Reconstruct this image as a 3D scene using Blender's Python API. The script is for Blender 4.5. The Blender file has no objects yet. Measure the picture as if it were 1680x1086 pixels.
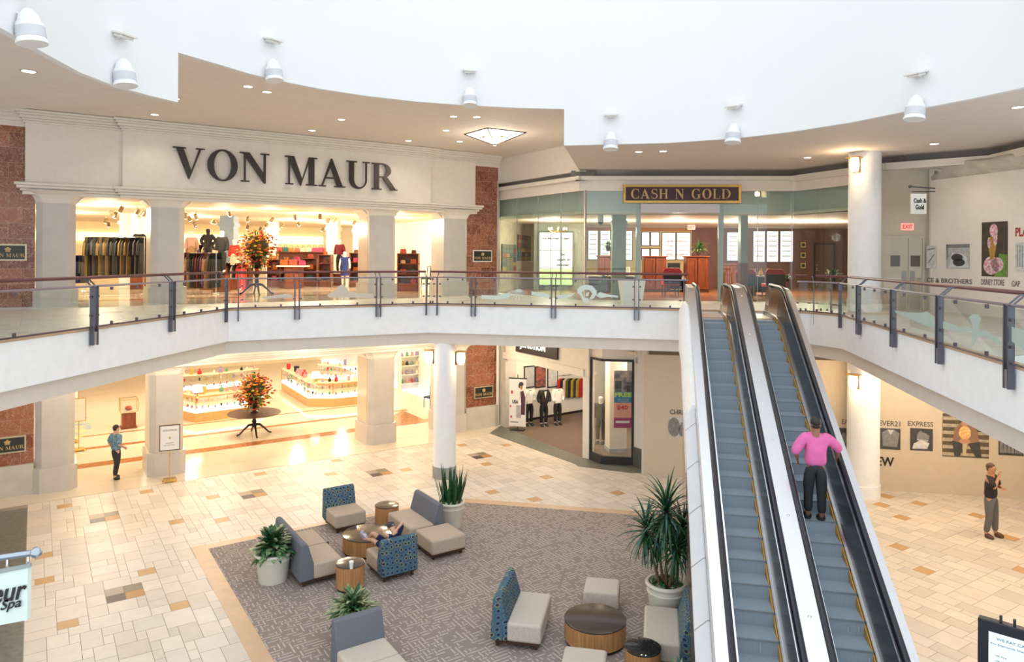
import bpy, bmesh, random
from math import *
from mathutils import Matrix, Vector
random.seed(7)
S = bpy.context.scene
COL = S.collection
# ------------------------------------------------------------------ camera
# the photo's picture plane (1680x1086), used to read positions off real surfaces
F, H0, RO, EYE, ZU = 1187., 422., .006, 6.7, 5.23
cam = bpy.data.cameras.new('camera'); camo = bpy.data.objects.new('camera', cam); COL.objects.link(camo)
cam.sensor_width = 36; cam.lens = F / 1680 * 36
cam.shift_y = -(543 - H0) / 1680
camo.location = (0, 0, EYE)
camo.matrix_world = Matrix.Translation((0, 0, EYE)) @ Matrix.Rotation(radians(90), 4, 'X') @ Matrix.Rotation(RO, 4, 'Z')
cam.clip_end = 200
S.camera = camo
# ------------------------------------------------------------------ world / exposure
w = bpy.data.worlds.new('sky'); S.world = w; w.use_nodes = True
bg = w.node_tree.nodes['Background']; bg.inputs[0].default_value = (.90, .955, 1, 1); bg.inputs[1].default_value = 1.25
S.view_settings.view_transform = 'Standard'; S.view_settings.look = 'None'
S.view_settings.gamma = 1; S.view_settings.use_curve_mapping = False
S.view_settings.exposure = 0.40
LW = 1.0   # lamp power factor

# ------------------------------------------------------------------ reading positions
def ray(x, y):
    dx, dy = x - 840, y - H0; c, s = cos(RO), sin(RO)
    return (dx * c + dy * s) / F, -(dy * c - dx * s) / F
def fl(x, y, z=0):
    a, b = ray(x, y); D = (z - EYE) / b
    return Vector((a * D, D, z))
def dep(x, y, D):
    a, b = ray(x, y); return Vector((a * D, D, EYE + b * D))
def onl(x, y, P, Q):
    a, b = ray(x, y); dx, dy = Q[0] - P[0], Q[1] - P[1]
    k = (P[0] - a * P[1]) / (a * dy - dx); D = P[1] + k * dy
    return Vector((a * D, D, EYE + b * D))
A_, B_ = radians(33.4), radians(-11.5)
SF = Matrix.Rotation(A_, 4, 'Z')      # department store frame: x along its front, y into it
EF = Matrix.Rotation(B_, 4, 'Z')      # escalator frame
SFi, EFi = SF.inverted(), EF.inverted()
def onT(x, y, t):                     # point of the store plane y=t, in store frame
    return SFi @ onl(x, y, SF @ Vector((0, t, 0)), SF @ Vector((1, t, 0)))
# ------------------------------------------------------------------ materials
MATS = {}
def mat(name, col, rough=.5, metal=0, noise=0, nscale=5, spec=.5, emit=0, bump=0, ecol=None, col2=None, stretch=None, coat=0):
    if name in MATS: return MATS[name]
    m = bpy.data.materials.new(name); m.use_nodes = True; nt = m.node_tree; p = nt.nodes['Principled BSDF']
    c4 = (*col, 1); p.inputs['Base Color'].default_value = c4
    p.inputs['Roughness'].default_value = rough; p.inputs['Metallic'].default_value = metal
    p.inputs['Specular IOR Level'].default_value = spec
    if coat: p.inputs['Coat Weight'].default_value = coat; p.inputs['Coat Roughness'].default_value = .08
    if emit:
        p.inputs['Emission Color'].default_value = (*(ecol or col), 1); p.inputs['Emission Strength'].default_value = emit
    tc = nt.nodes.new('ShaderNodeTexCoord'); nz = nt.nodes.new('ShaderNodeTexNoise'); nz.inputs['Scale'].default_value = nscale
    nz.inputs['Detail'].default_value = 4
    if stretch:
        mp = nt.nodes.new('ShaderNodeMapping'); mp.inputs['Scale'].default_value = stretch
        nt.links.new(tc.outputs['Object'], mp.inputs[0]); nt.links.new(mp.outputs[0], nz.inputs['Vector'])
    else: nt.links.new(tc.outputs['Object'], nz.inputs['Vector'])
    mx = nt.nodes.new('ShaderNodeMix'); mx.data_type = 'RGBA'
    k = 1 - (noise or .04)
    mx.inputs['A'].default_value = (*[v * k for v in col], 1) if col2 is None else (*col2, 1)
    mx.inputs['B'].default_value = c4
    rp = nt.nodes.new('ShaderNodeMapRange'); rp.inputs[1].default_value = .35; rp.inputs[2].default_value = .65
    nt.links.new(nz.outputs[0], rp.inputs[0]); nt.links.new(rp.outputs[0], mx.inputs['Factor'])
    nt.links.new(mx.outputs['Result'], p.inputs['Base Color'])
    if bump:
        b = nt.nodes.new('ShaderNodeBump'); b.inputs['Strength'].default_value = bump; b.inputs['Distance'].default_value = .01
        nt.links.new(nz.outputs[0], b.inputs['Height']); nt.links.new(b.outputs[0], p.inputs['Normal'])
    MATS[name] = m; return m
def glass(name, tint, refl=.06, mixfac=None):
    if name in MATS: return MATS[name]
    m = bpy.data.materials.new(name); m.use_nodes = True; nt = m.node_tree; nt.nodes.clear()
    o = nt.nodes.new('ShaderNodeOutputMaterial'); t = nt.nodes.new('ShaderNodeBsdfTransparent'); g = nt.nodes.new('ShaderNodeBsdfGlossy')
    t.inputs[0].default_value = (*tint, 1); g.inputs['Roughness'].default_value = .02
    f = nt.nodes.new('ShaderNodeLayerWeight'); f.inputs[0].default_value = .5
    pw = nt.nodes.new('ShaderNodeMath'); pw.operation = 'POWER'; pw.inputs[1].default_value = 4; nt.links.new(f.outputs['Facing'], pw.inputs[0])
    mm = nt.nodes.new('ShaderNodeMath'); mm.operation = 'MULTIPLY_ADD'; mm.inputs[1].default_value = .5; mm.inputs[2].default_value = refl
    nt.links.new(pw.outputs[0], mm.inputs[0])
    mx = nt.nodes.new('ShaderNodeMixShader'); nt.links.new(mm.outputs[0], mx.inputs[0])
    nt.links.new(t.outputs[0], mx.inputs[1]); nt.links.new(g.outputs[0], mx.inputs[2]); nt.links.new(mx.outputs[0], o.inputs[0])
    MATS[name] = m; return m
class NT:                              # tiny node helper
    def __init__(s, name):
        s.m = bpy.data.materials.new(name); s.m.use_nodes = True; s.t = s.m.node_tree; s.p = s.t.nodes['Principled BSDF']; MATS[name] = s.m
    def n(s, typ, **kw):
        o = s.t.nodes.new('ShaderNode' + typ)
        for k, v in kw.items(): setattr(o, k, v)
        return o
    def math(s, op, a, b=None):
        o = s.n('Math', operation=op)
        for i, v in enumerate((a, b)):
            if v is None: continue
            if isinstance(v, (int, float)): o.inputs[i].default_value = v
            else: s.t.links.new(v, o.inputs[i])
        return o.outputs[0]
    def mix(s, fac, a, b):
        o = s.n('Mix', data_type='RGBA')
        for k, v in (('Factor', fac), ('A', a), ('B', b)):
            if isinstance(v, tuple): o.inputs[k].default_value = (*v, 1)
            elif isinstance(v, (int, float)): o.inputs[k].default_value = v
            else: s.t.links.new(v, o.inputs[k])
        return o.outputs['Result']
    def L(s, a, b): s.t.links.new(a, b)
def m_carpet():
    q = NT('carpet_weave'); tc = q.n('TexCoord'); mp = q.n('Mapping'); mp.inputs['Rotation'].default_value = (0, 0, -A_); q.L(tc.outputs['Object'], mp.inputs[0])
    sx = q.n('SeparateXYZ'); q.L(mp.outputs[0], sx.inputs[0])
    K = 11.5; X = q.math('MULTIPLY', sx.outputs[0], K); Y = q.math('MULTIPLY', sx.outputs[1], K)
    fx = q.math('FRACT', X); fy = q.math('FRACT', Y); cx = q.math('FLOOR', X); cy = q.math('FLOOR', Y)
    cb = q.n('CombineXYZ'); q.L(cx, cb.inputs[0]); q.L(cy, cb.inputs[1]); wn = q.n('TexWhiteNoise', noise_dimensions='2D'); q.L(cb.outputs[0], wn.inputs['Vector'])
    gx = q.math('LESS_THAN', q.math('ABSOLUTE', q.math('SUBTRACT', fx, .5)), .17)
    gy = q.math('LESS_THAN', q.math('ABSOLUTE', q.math('SUBTRACT', fy, .5)), .17)
    sel = q.math('GREATER_THAN', wn.outputs['Value'], .5)
    ln = q.math('ADD', q.math('MULTIPLY', gx, sel), q.math('MULTIPLY', gy, q.math('SUBTRACT', 1, sel)))
    nz = q.n('TexNoise'); nz.inputs['Scale'].default_value = 60; q.L(tc.outputs['Object'], nz.inputs['Vector'])
    base = q.mix(nz.outputs[0], (.235, .195, .175), (.30, .25, .228))
    ln = q.math('MULTIPLY', ln, q.math('LESS_THAN', q.math('FRACT', q.math('MULTIPLY', wn.outputs['Value'], 7.3)), .72))
    c = q.mix(q.math('MULTIPLY', ln, .8), base, (.52, .45, .405))
    q.L(c, q.p.inputs['Base Color']); q.p.inputs['Roughness'].default_value = .95; return q.m
def m_marble():
    q = NT('brown_marble'); tc = q.n('TexCoord')
    geo = q.n('NewGeometry')
    mp = q.n('Mapping'); mp.inputs['Rotation'].default_value = (0, 0, -A_); q.L(geo.outputs['Position'], mp.inputs[0])
    sx = q.n('SeparateXYZ'); q.L(mp.outputs[0], sx.inputs[0]); cb = q.n('CombineXYZ'); q.L(sx.outputs[0], cb.inputs[0]); q.L(sx.outputs[2], cb.inputs[1])
    br = q.n('TexBrick'); br.inputs['Scale'].default_value = 1; br.inputs['Brick Width'].default_value = .62; br.inputs['Row Height'].default_value = .42
    br.inputs['Mortar Size'].default_value = .006; br.inputs['Color1'].default_value = (.21, .06, .032, 1); br.inputs['Color2'].default_value = (.42, .15, .07, 1); br.inputs['Mortar'].default_value = (.5, .3, .2, 1)
    q.L(cb.outputs[0], br.inputs['Vector'])
    nz = q.n('TexNoise'); nz.inputs['Scale'].default_value = 3.2; nz.inputs['Detail'].default_value = 6; nz.inputs['Distortion'].default_value = 2.5; q.L(geo.outputs['Position'], nz.inputs['Vector'])
    v = q.math('LESS_THAN', q.math('ABSOLUTE', q.math('SUBTRACT', nz.outputs[0], .5)), .018)
    v2 = q.math('LESS_THAN', q.math('ABSOLUTE', q.math('SUBTRACT', nz.outputs[0], .6)), .012)
    c = q.mix(q.math('MULTIPLY', q.math('MAXIMUM', v, v2), .55), br.outputs['Color'], (.66, .42, .30))
    n2 = q.n('TexNoise'); n2.inputs['Scale'].default_value = 1.4; n2.inputs['Detail'].default_value = 5; q.L(geo.outputs['Position'], n2.inputs['Vector'])
    c = q.mix(q.math('MULTIPLY', n2.outputs[0], .35), c, (.10, .03, .02))
    q.L(c, q.p.inputs['Base Color']); q.p.inputs['Roughness'].default_value = .18; return q.m
def m_dots():
    q = NT('dotted_blue_fabric'); tc = q.n('TexCoord'); vo = q.n('TexVoronoi'); vo.inputs['Scale'].default_value = 10; vo.inputs['Randomness'].default_value = .35
    vo.voronoi_dimensions = '2D'
    sx = q.n('SeparateXYZ'); q.L(tc.outputs['Object'], sx.inputs[0]); cb = q.n('CombineXYZ')
    q.L(q.math('ADD', sx.outputs[0], q.math('MULTIPLY', sx.outputs[1], .8)), cb.inputs[0]); q.L(q.math('ADD', sx.outputs[2], q.math('MULTIPLY', sx.outputs[1], .25)), cb.inputs[1])
    q.L(cb.outputs[0], vo.inputs['Vector']); d = vo.outputs['Distance']
    sep = q.n('SeparateXYZ'); q.L(vo.outputs['Color'], sep.inputs[0])
    ring = q.math('MULTIPLY', q.math('GREATER_THAN', d, .26), q.math('LESS_THAN', d, .40))
    dot = q.math('LESS_THAN', d, .26)
    c = q.mix(sep.outputs[0], (.045, .10, .17), (.075, .145, .19))
    rc = q.mix(q.math('GREATER_THAN', sep.outputs[1], .6), (.10, .19, .24), (.24, .27, .16))
    c = q.mix(ring, c, rc); c = q.mix(dot, c, (.018, .03, .08))
    q.L(c, q.p.inputs['Base Color']); q.p.inputs['Roughness'].default_value = .9; return q.m
def m_step():
    q = NT('grooved_step_metal'); tc = q.n('TexCoord'); sx = q.n('SeparateXYZ'); q.L(tc.outputs['Object'], sx.inputs[0])
    wv = q.math('SINE', q.math('MULTIPLY', sx.outputs[0], 420)); f = q.math('MULTIPLY', q.math('ADD', wv, 1), .5)
    q.L(q.mix(f, (.22, .275, .33), (.42, .495, .57)), q.p.inputs['Base Color']); q.p.inputs['Metallic'].default_value = .0; q.p.inputs['Roughness'].default_value = .45
    return q.m
def m_tile():
    q = NT('floor_tile'); at = q.n('Attribute', attribute_name='tilecol'); geo = q.n('NewGeometry')
    nz = q.n('TexNoise'); nz.inputs['Scale'].default_value = 4; nz.inputs['Detail'].default_value = 6; q.L(geo.outputs['Position'], nz.inputs['Vector'])
    mx = q.n('Mix', data_type='RGBA', blend_type='MULTIPLY'); mx.inputs['Factor'].default_value = 1
    r = q.mix(nz.outputs[0], (.86, .85, .84), (1, 1, 1)); q.L(at.outputs['Color'], mx.inputs['A']); q.L(r, mx.inputs['B'])
    q.L(mx.outputs['Result'], q.p.inputs['Base Color']); q.p.inputs['Roughness'].default_value = .42; q.p.inputs['Specular IOR Level'].default_value = .3; return q.m
def m_wood(name, c1, c2, ax=2, rough=.4):
    q = NT(name); tc = q.n('TexCoord'); mp = q.n('Mapping'); sc = [28, 28, 28]; sc[ax] = 1.4; mp.inputs['Scale'].default_value = sc; q.L(tc.outputs['Object'], mp.inputs[0])
    nz = q.n('TexNoise'); nz.inputs['Scale'].default_value = 1; nz.inputs['Detail'].default_value = 5; q.L(mp.outputs[0], nz.inputs['Vector'])
    r = q.n('MapRange'); r.inputs[1].default_value = .35; r.inputs[2].default_value = .65; q.L(nz.outputs[0], r.inputs[0])
    q.L(q.mix(r.outputs[0], c1, c2), q.p.inputs['Base Color']); q.p.inputs['Roughness'].default_value = rough; return q.m
M_carpet, M_marble, M_dots, M_step, M_tile = m_carpet(), m_marble(), m_dots(), m_step(), m_tile()
M_oak = m_wood('oak_veneer', (.36, .17, .06), (.52, .28, .115))
M_cherry = m_wood('cherry_wood', (.12, .026, .010), (.23, .062, .022), 2, .3)
M_plank = m_wood('wood_floor', (.22, .07, .03), (.36, .14, .06), 0, .25)
M_white = mat('white_paint', (.86, .875, .89), .6)
M_well = mat('light_well_plaster', (.82, .83, .835), .7, noise=.003)
M_fascia = mat('balcony_white', (.90, .915, .93), .5)
M_band = mat('balcony_beige', (.70, .64, .57), .6)  # shade on the lower band is put into this beige
M_ceil = mat('ceiling_beige', (.77, .69, .63), .8)
M_ceilc = mat('ceiling_cream', (.84, .76, .68), .8)
M_cream = mat('cream_plaster', (.80, .74, .65), .65)
M_stone = mat('honed_cream_stone', (.58, .54, .50), .3, noise=.08, nscale=2)
M_stonew = mat('warm_reveal_stone', (.62, .54, .43), .15, noise=.12, nscale=3, stretch=(9, 9, .8))
M_plinth = mat('pale_block_stone', (.60, .565, .50), .45, noise=.1, nscale=3)
M_polish = mat('polished_cream_floor', (.74, .655, .53), .10, noise=.06, nscale=1)
M_bandm = mat('brown_marble_strip', (.50, .20, .07), .1, noise=.4, nscale=9)
M_slate = mat('green_grey_slate', (.17, .18, .155), .35, noise=.3, nscale=8)
M_tan = mat('tan_border_tile', (.62, .42, .27), .4, noise=.1, nscale=3)
M_grout = mat('tile_grout', (.36, .31, .26), .8)
M_bronze = mat('bronze_paint', (.115, .085, .11), .35, metal=.5)
M_post = mat('post_grey', (.12, .12, .15), .35, metal=.6)
M_rail = mat('handrail_burgundy', (.15, .05, .055), .35, metal=.2)
M_steel = mat('brushed_steel', (.76, .76, .78), .3, metal=1, noise=.02, nscale=30)
M_chrome = mat('chrome_trim', (.8, .8, .82), .15, metal=1)
M_black = mat('black_rubber', (.012, .014, .022), .35)
M_dpanel = mat('dark_balustrade_panel', (.05, .05, .055), .25, metal=.4)
M_brz = mat('bronze_newel_metal', (.24, .18, .12), .22, metal=.85)
M_glass = glass('railing_glass', (.93, .97, .95), .03)
M_sglass = glass('shop_glass', (.87, .93, .905), .045)
M_cglass = glass('clear_case_glass', (.95, .97, .96), .05)
M_etch = mat('etched_glass_frost', (.62, .70, .64), .7)
M_lamp = mat('warm_lamp_glass', (1, .82, .5), .4, emit=7, ecol=(1, .72, .38))
M_lens = mat('downlight_lens', (1, .95, .85), .4, emit=5, ecol=(1, .93, .8))
M_lit = mat('lit_white_panel', (.45, .45, .45), .5, emit=.85, ecol=(1, 1, .97))
M_litg = mat('lit_green_panel', (.4, .6, .2), .5, emit=.7, ecol=(.65, .9, .4))
M_exit = mat('red_exit_letters', (1, .1, .05), .5, emit=2.5, ecol=(1, .1, .05))
M_dark = mat('near_black', (.02, .02, .022), .5)
M_ink = mat('black_ink', (.015, .014, .014), .6)
M_brown = mat('sign_letter_bronze', (.035, .022, .018), .3, metal=.3)
M_gold = mat('gilt', (.55, .33, .09), .3, metal=.8, noise=.2, nscale=20)
M_goldp = mat('gold_paint', (.60, .40, .17), .5)
M_maroon = mat('maroon_board', (.045, .006, .012), .4)
M_brass = mat('brass', (.72, .47, .14), .22, metal=1)
M_seat = mat('oatmeal_fabric', (.53, .43, .34), .92, noise=.18, nscale=30, stretch=(3, 3, .6))
M_seatl = mat('pale_linen_fabric', (.60, .53, .46), .92, noise=.18, nscale=30, stretch=(3, 3, .6))
M_grey = mat('slate_grey_fabric', (.155, .165, .195), .92, noise=.12, nscale=60)
M_leg = mat('dark_walnut_leg', (.06, .025, .014), .4)
M_top = mat('dark_laminate_top', (.065, .048, .042), .16, noise=.06)
M_topo = mat('olive_brown_top', (.085, .062, .04), .14)
M_pot = mat('cream_ceramic', (.72, .70, .61), .35)
M_soil = mat('bark_mulch', (.09, .03, .018), .95, noise=.6, nscale=30)
M_leaf = mat('deep_green_leaf', (.025, .115, .035), .35, noise=.5, nscale=20)
M_leafl = mat('pale_edged_leaf', (.32, .42, .22), .4, noise=.6, nscale=14, col2=(.04, .14, .04))
M_leafb = mat('blue_green_leaf', (.05, .15, .125), .35, noise=.4, nscale=20)
M_leafy = mat('lime_leaf', (.22, .36, .08), .45, noise=.4, nscale=20)
M_stem = mat('brown_stem', (.16, .09, .05), .8)
# ------------------------------------------------------------------ mesh helpers
class MB:
    def __init__(s, T=None): s.v = []; s.f = []; s.T = T; s.mi = []
    def add(s, vs, fs, T=None, mi=0):
        b = len(s.v); M = T if T is not None else s.T
        for v in vs:
            v = Vector(v); s.v.append(M @ v if M is not None else v)
        for f in fs: s.f.append([b + i for i in f]); s.mi.append(mi)
        return s
    def box(s, x0, x1, y0, y1, z0, z1, T=None, mi=0):
        vs = [(x, y, z) for z in (z0, z1) for y in (y0, y1) for x in (x0, x1)]
        return s.add(vs, [(0, 2, 3, 1), (4, 5, 7, 6), (0, 1, 5, 4), (2, 6, 7, 3), (0, 4, 6, 2), (1, 3, 7, 5)], T, mi)
    def cbox(s, c, d, T=None, mi=0):
        return s.box(c[0] - d[0] / 2, c[0] + d[0] / 2, c[1] - d[1] / 2, c[1] + d[1] / 2, c[2] - d[2] / 2, c[2] + d[2] / 2, T, mi)
    def prism(s, P, z0, z1, T=None, mi=0, top=True, bot=True):
        a = sum(P[i][0] * P[(i + 1) % len(P)][1] - P[(i + 1) % len(P)][0] * P[i][1] for i in range(len(P)))
        if a < 0: P = P[::-1]
        n = len(P); vs = [(p[0], p[1], z0) for p in P] + [(p[0], p[1], z1) for p in P]
        fs = [(i, (i + 1) % n, n + (i + 1) % n, n + i) for i in range(n)]
        if bot: fs.append(tuple(range(n))[::-1])
        if top: fs.append(tuple(range(n, 2 * n)))
        return s.add(vs, fs, T, mi)
    def plate(s, P, y0, y1, T=None, mi=0):     # polygon in x,z extruded along y
        a = sum(P[i][0] * P[(i + 1) % len(P)][1] - P[(i + 1) % len(P)][0] * P[i][1] for i in range(len(P)))
        if a < 0: P = P[::-1]
        n = len(P); vs = [(p[0], y0, p[1]) for p in P] + [(p[0], y1, p[1]) for p in P]
        fs = [((i + 1) % n, i, n + i, n + (i + 1) % n) for i in range(n)] + [tuple(range(n)), tuple(range(n, 2 * n))[::-1]]
        return s.add(vs, fs, T, mi)
    def lathe(s, prof, n=24, T=None, c=(0, 0, 0), mi=0, cap=True):
        vs = []; fs = []
        for r, z in prof:
            for i in range(n): a = 2 * pi * i / n; vs.append((c[0] + r * cos(a), c[1] + r * sin(a), c[2] + z))
        m = len(prof)
        for j in range(m - 1):
            for i in range(n): k = (i + 1) % n; fs.append((j * n + i, j * n + k, (j + 1) * n + k, (j + 1) * n + i))
        if cap: fs.append(tuple(range(n))[::-1]); fs.append(tuple(range((m - 1) * n, m * n)))
        return s.add(vs, fs, T, mi)
    def tube(s, pts, r, n=8, T=None, mi=0):
        pts = [Vector(p) for p in pts]; rs = r if isinstance(r, (list, tuple)) else [r] * len(pts); vs = []; fs = []
        up = None
        for j, p in enumerate(pts):
            d = (pts[min(j + 1, len(pts) - 1)] - pts[max(j - 1, 0)]).normalized()
            if up is None: up = Vector((0, 0, 1)) if abs(d.z) < .9 else Vector((1, 0, 0))
            a = d.cross(up).normalized(); b = a.cross(d).normalized(); up = b
            for i in range(n): t = 2 * pi * i / n; vs.append(p + (a * cos(t) + b * sin(t)) * rs[j])
        for j in range(len(pts) - 1):
            for i in range(n): k = (i + 1) % n; fs.append((j * n + i, (j + 1) * n + i, (j + 1) * n + k, j * n + k))
        fs.append(tuple(range(n))); fs.append(tuple(range((len(pts) - 1) * n, len(pts) * n))[::-1])
        return s.add(vs, fs, T, mi)
    def ball(s, c, r, n=10, m=6, T=None, mi=0):
        r = r if isinstance(r, (list, tuple)) else (r, r, r)
        vs = [(c[0], c[1], c[2] - r[2])]; fs = []
        for j in range(1, m):
            a = -pi / 2 + pi * j / m
            for i in range(n): t = 2 * pi * i / n; vs.append((c[0] + r[0] * cos(a) * cos(t), c[1] + r[1] * cos(a) * sin(t), c[2] + r[2] * sin(a)))
        vs.append((c[0], c[1], c[2] + r[2])); L = len(vs) - 1
        for i in range(n):
            k = (i + 1) % n; fs.append((0, 1 + k, 1 + i)); fs.append((L, L - n + i, L - n + k))
            for j in range(m - 2): o = 1 + j * n; fs.append((o + i, o + k, o + n + k, o + n + i))
        return s.add(vs, fs, T, mi)
def link(name, data): o = bpy.data.objects.new(name, data); COL.objects.link(o); return o
def mw(o):
    M = o.matrix_basis.copy()
    while o.parent is not None: o = o.parent; M = o.matrix_basis @ M
    return M
def build(name, mb, mats, parent=None, world=False, sharp=35, bevel=0, seg=2, center=True):
    me = bpy.data.meshes.new(name); vs = mb.v; off = Vector((0, 0, 0))
    if parent is not None and world: I = mw(parent).inverted(); vs = [I @ v for v in vs]
    if parent is None and center and vs:
        xs, ys, zs = zip(*[(v.x, v.y, v.z) for v in vs]); off = Vector(((min(xs) + max(xs)) / 2, (min(ys) + max(ys)) / 2, min(zs)))
        vs = [v - off for v in vs]
    me.from_pydata([tuple(v) for v in vs], [], mb.f)
    mats = mats if isinstance(mats, (list, tuple)) else [mats]
    for m in mats: me.materials.append(m)
    if len(mats) > 1: me.polygons.foreach_set('material_index', mb.mi)
    if len(mb.f) > 4 and len(mb.f) < 20000:
        bm = bmesh.new(); bm.from_mesh(me); bmesh.ops.recalc_face_normals(bm, faces=bm.faces); bm.to_mesh(me); bm.free()
    me.update(); me.shade_smooth(); me.set_sharp_from_angle(angle=radians(sharp))
    o = link(name, me); o.location = off
    if parent is not None: o.parent = parent
    if bevel:
        b = o.modifiers.new('bevel', 'BEVEL'); b.width = bevel; b.segments = seg; b.limit_method = 'ANGLE'; b.angle_limit = radians(40)
    return o
def tag(o, label, cat, group=None):
    o['label'] = label; o['category'] = cat
    if group: o['group'] = group
    return o
def struct(name, mb, m, parent=None):
    o = build(name, mb, m, parent, world=parent is not None, center=False)
    if parent is None: o['kind'] = 'structure'
    return o
def thing(name, label, cat, loc=(0, 0, 0), rz=0, group=None):
    o = link(name, None); o.location = loc; o.rotation_euler = (0, 0, rz); o.empty_display_size = .2
    o.matrix_basis = Matrix.Translation(loc) @ Matrix.Rotation(rz, 4, 'Z')
    return tag(o, label, cat, group)
def copytree(o, parent=None, mats=None):
    c = o.copy(); COL.objects.link(c)
    if parent is not None: c.parent = parent
    for ch in [k for k in KIDS.get(o.name, [])] if o.name in KIDS else list(o.children): copytree(ch, c)
    return c
KIDS = {}
def copymesh(o):                       # copy of one object incl. children, top-level
    c = o.copy(); COL.objects.link(c)
    for ch in list(o.children):
        d = ch.copy(); COL.objects.link(d); d.parent = c
        for g in list(ch.children): e = g.copy(); COL.objects.link(e); e.parent = d
    return c
def place(o, loc, rz=None, label=None):
    o.location = loc
    if rz is not None: o.rotation_euler = (0, 0, rz)
    if label: o['label'] = label
    return o
def lamp(loc, W, col=(1, .8, .55), r=.12, kind='POINT', name='lamp_light', size=1.2, tgt=None, blend=.6, parent=None):
    l = bpy.data.lights.new(name, kind); l.energy = W * LW; l.color = col
    if kind == 'SPOT': l.spot_size = size; l.spot_blend = blend
    l.shadow_soft_size = r
    o = link(name, l); o.location = loc
    if parent is not None: o.parent = parent; o.location = mw(parent).inverted() @ Vector(loc)
    return o
# text by the built-in sans face, turned into a mesh
def textmesh(s, size, ext=.01, shear=0, align='LEFT', bold=0, sx=1, space=1):
    cu = bpy.data.curves.new('text', 'FONT'); cu.body = s; cu.size = size; cu.extrude = ext; cu.shear = shear; cu.align_x = align; cu.offset = bold; cu.space_character = space
    cu.resolution_u = 3
    o = bpy.data.objects.new('text', cu); COL.objects.link(o); dg = bpy.context.evaluated_depsgraph_get(); dg.update()
    me = bpy.data.meshes.new_from_object(o.evaluated_get(dg)); bpy.data.objects.remove(o); bpy.data.curves.remove(cu)
    mb = MB(Matrix.Diagonal((sx, 1, 1, 1)).to_4x4()); mb.add([v.co for v in me.vertices], [tuple(p.vertices) for p in me.polygons]); bpy.data.meshes.remove(me)
    return mb
def wallT(P, Q, s, z, off=0):          # frame on a vertical wall from P to Q: local x along, y up, z towards viewer
    P = Vector((P[0], P[1], 0)); Q = Vector((Q[0], Q[1], 0)); d = (Q - P).normalized(); n = Vector((d.y, -d.x, 0))
    o = P + d * s + n * off + Vector((0, 0, z))
    return Matrix(((d.x, 0, n.x, o.x), (d.y, 0, n.y, o.y), (0, 1, 0, o.z), (0, 0, 0, 1)))
def xf(mb, T): mb.v = [T @ v for v in mb.v]; return mb
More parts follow.
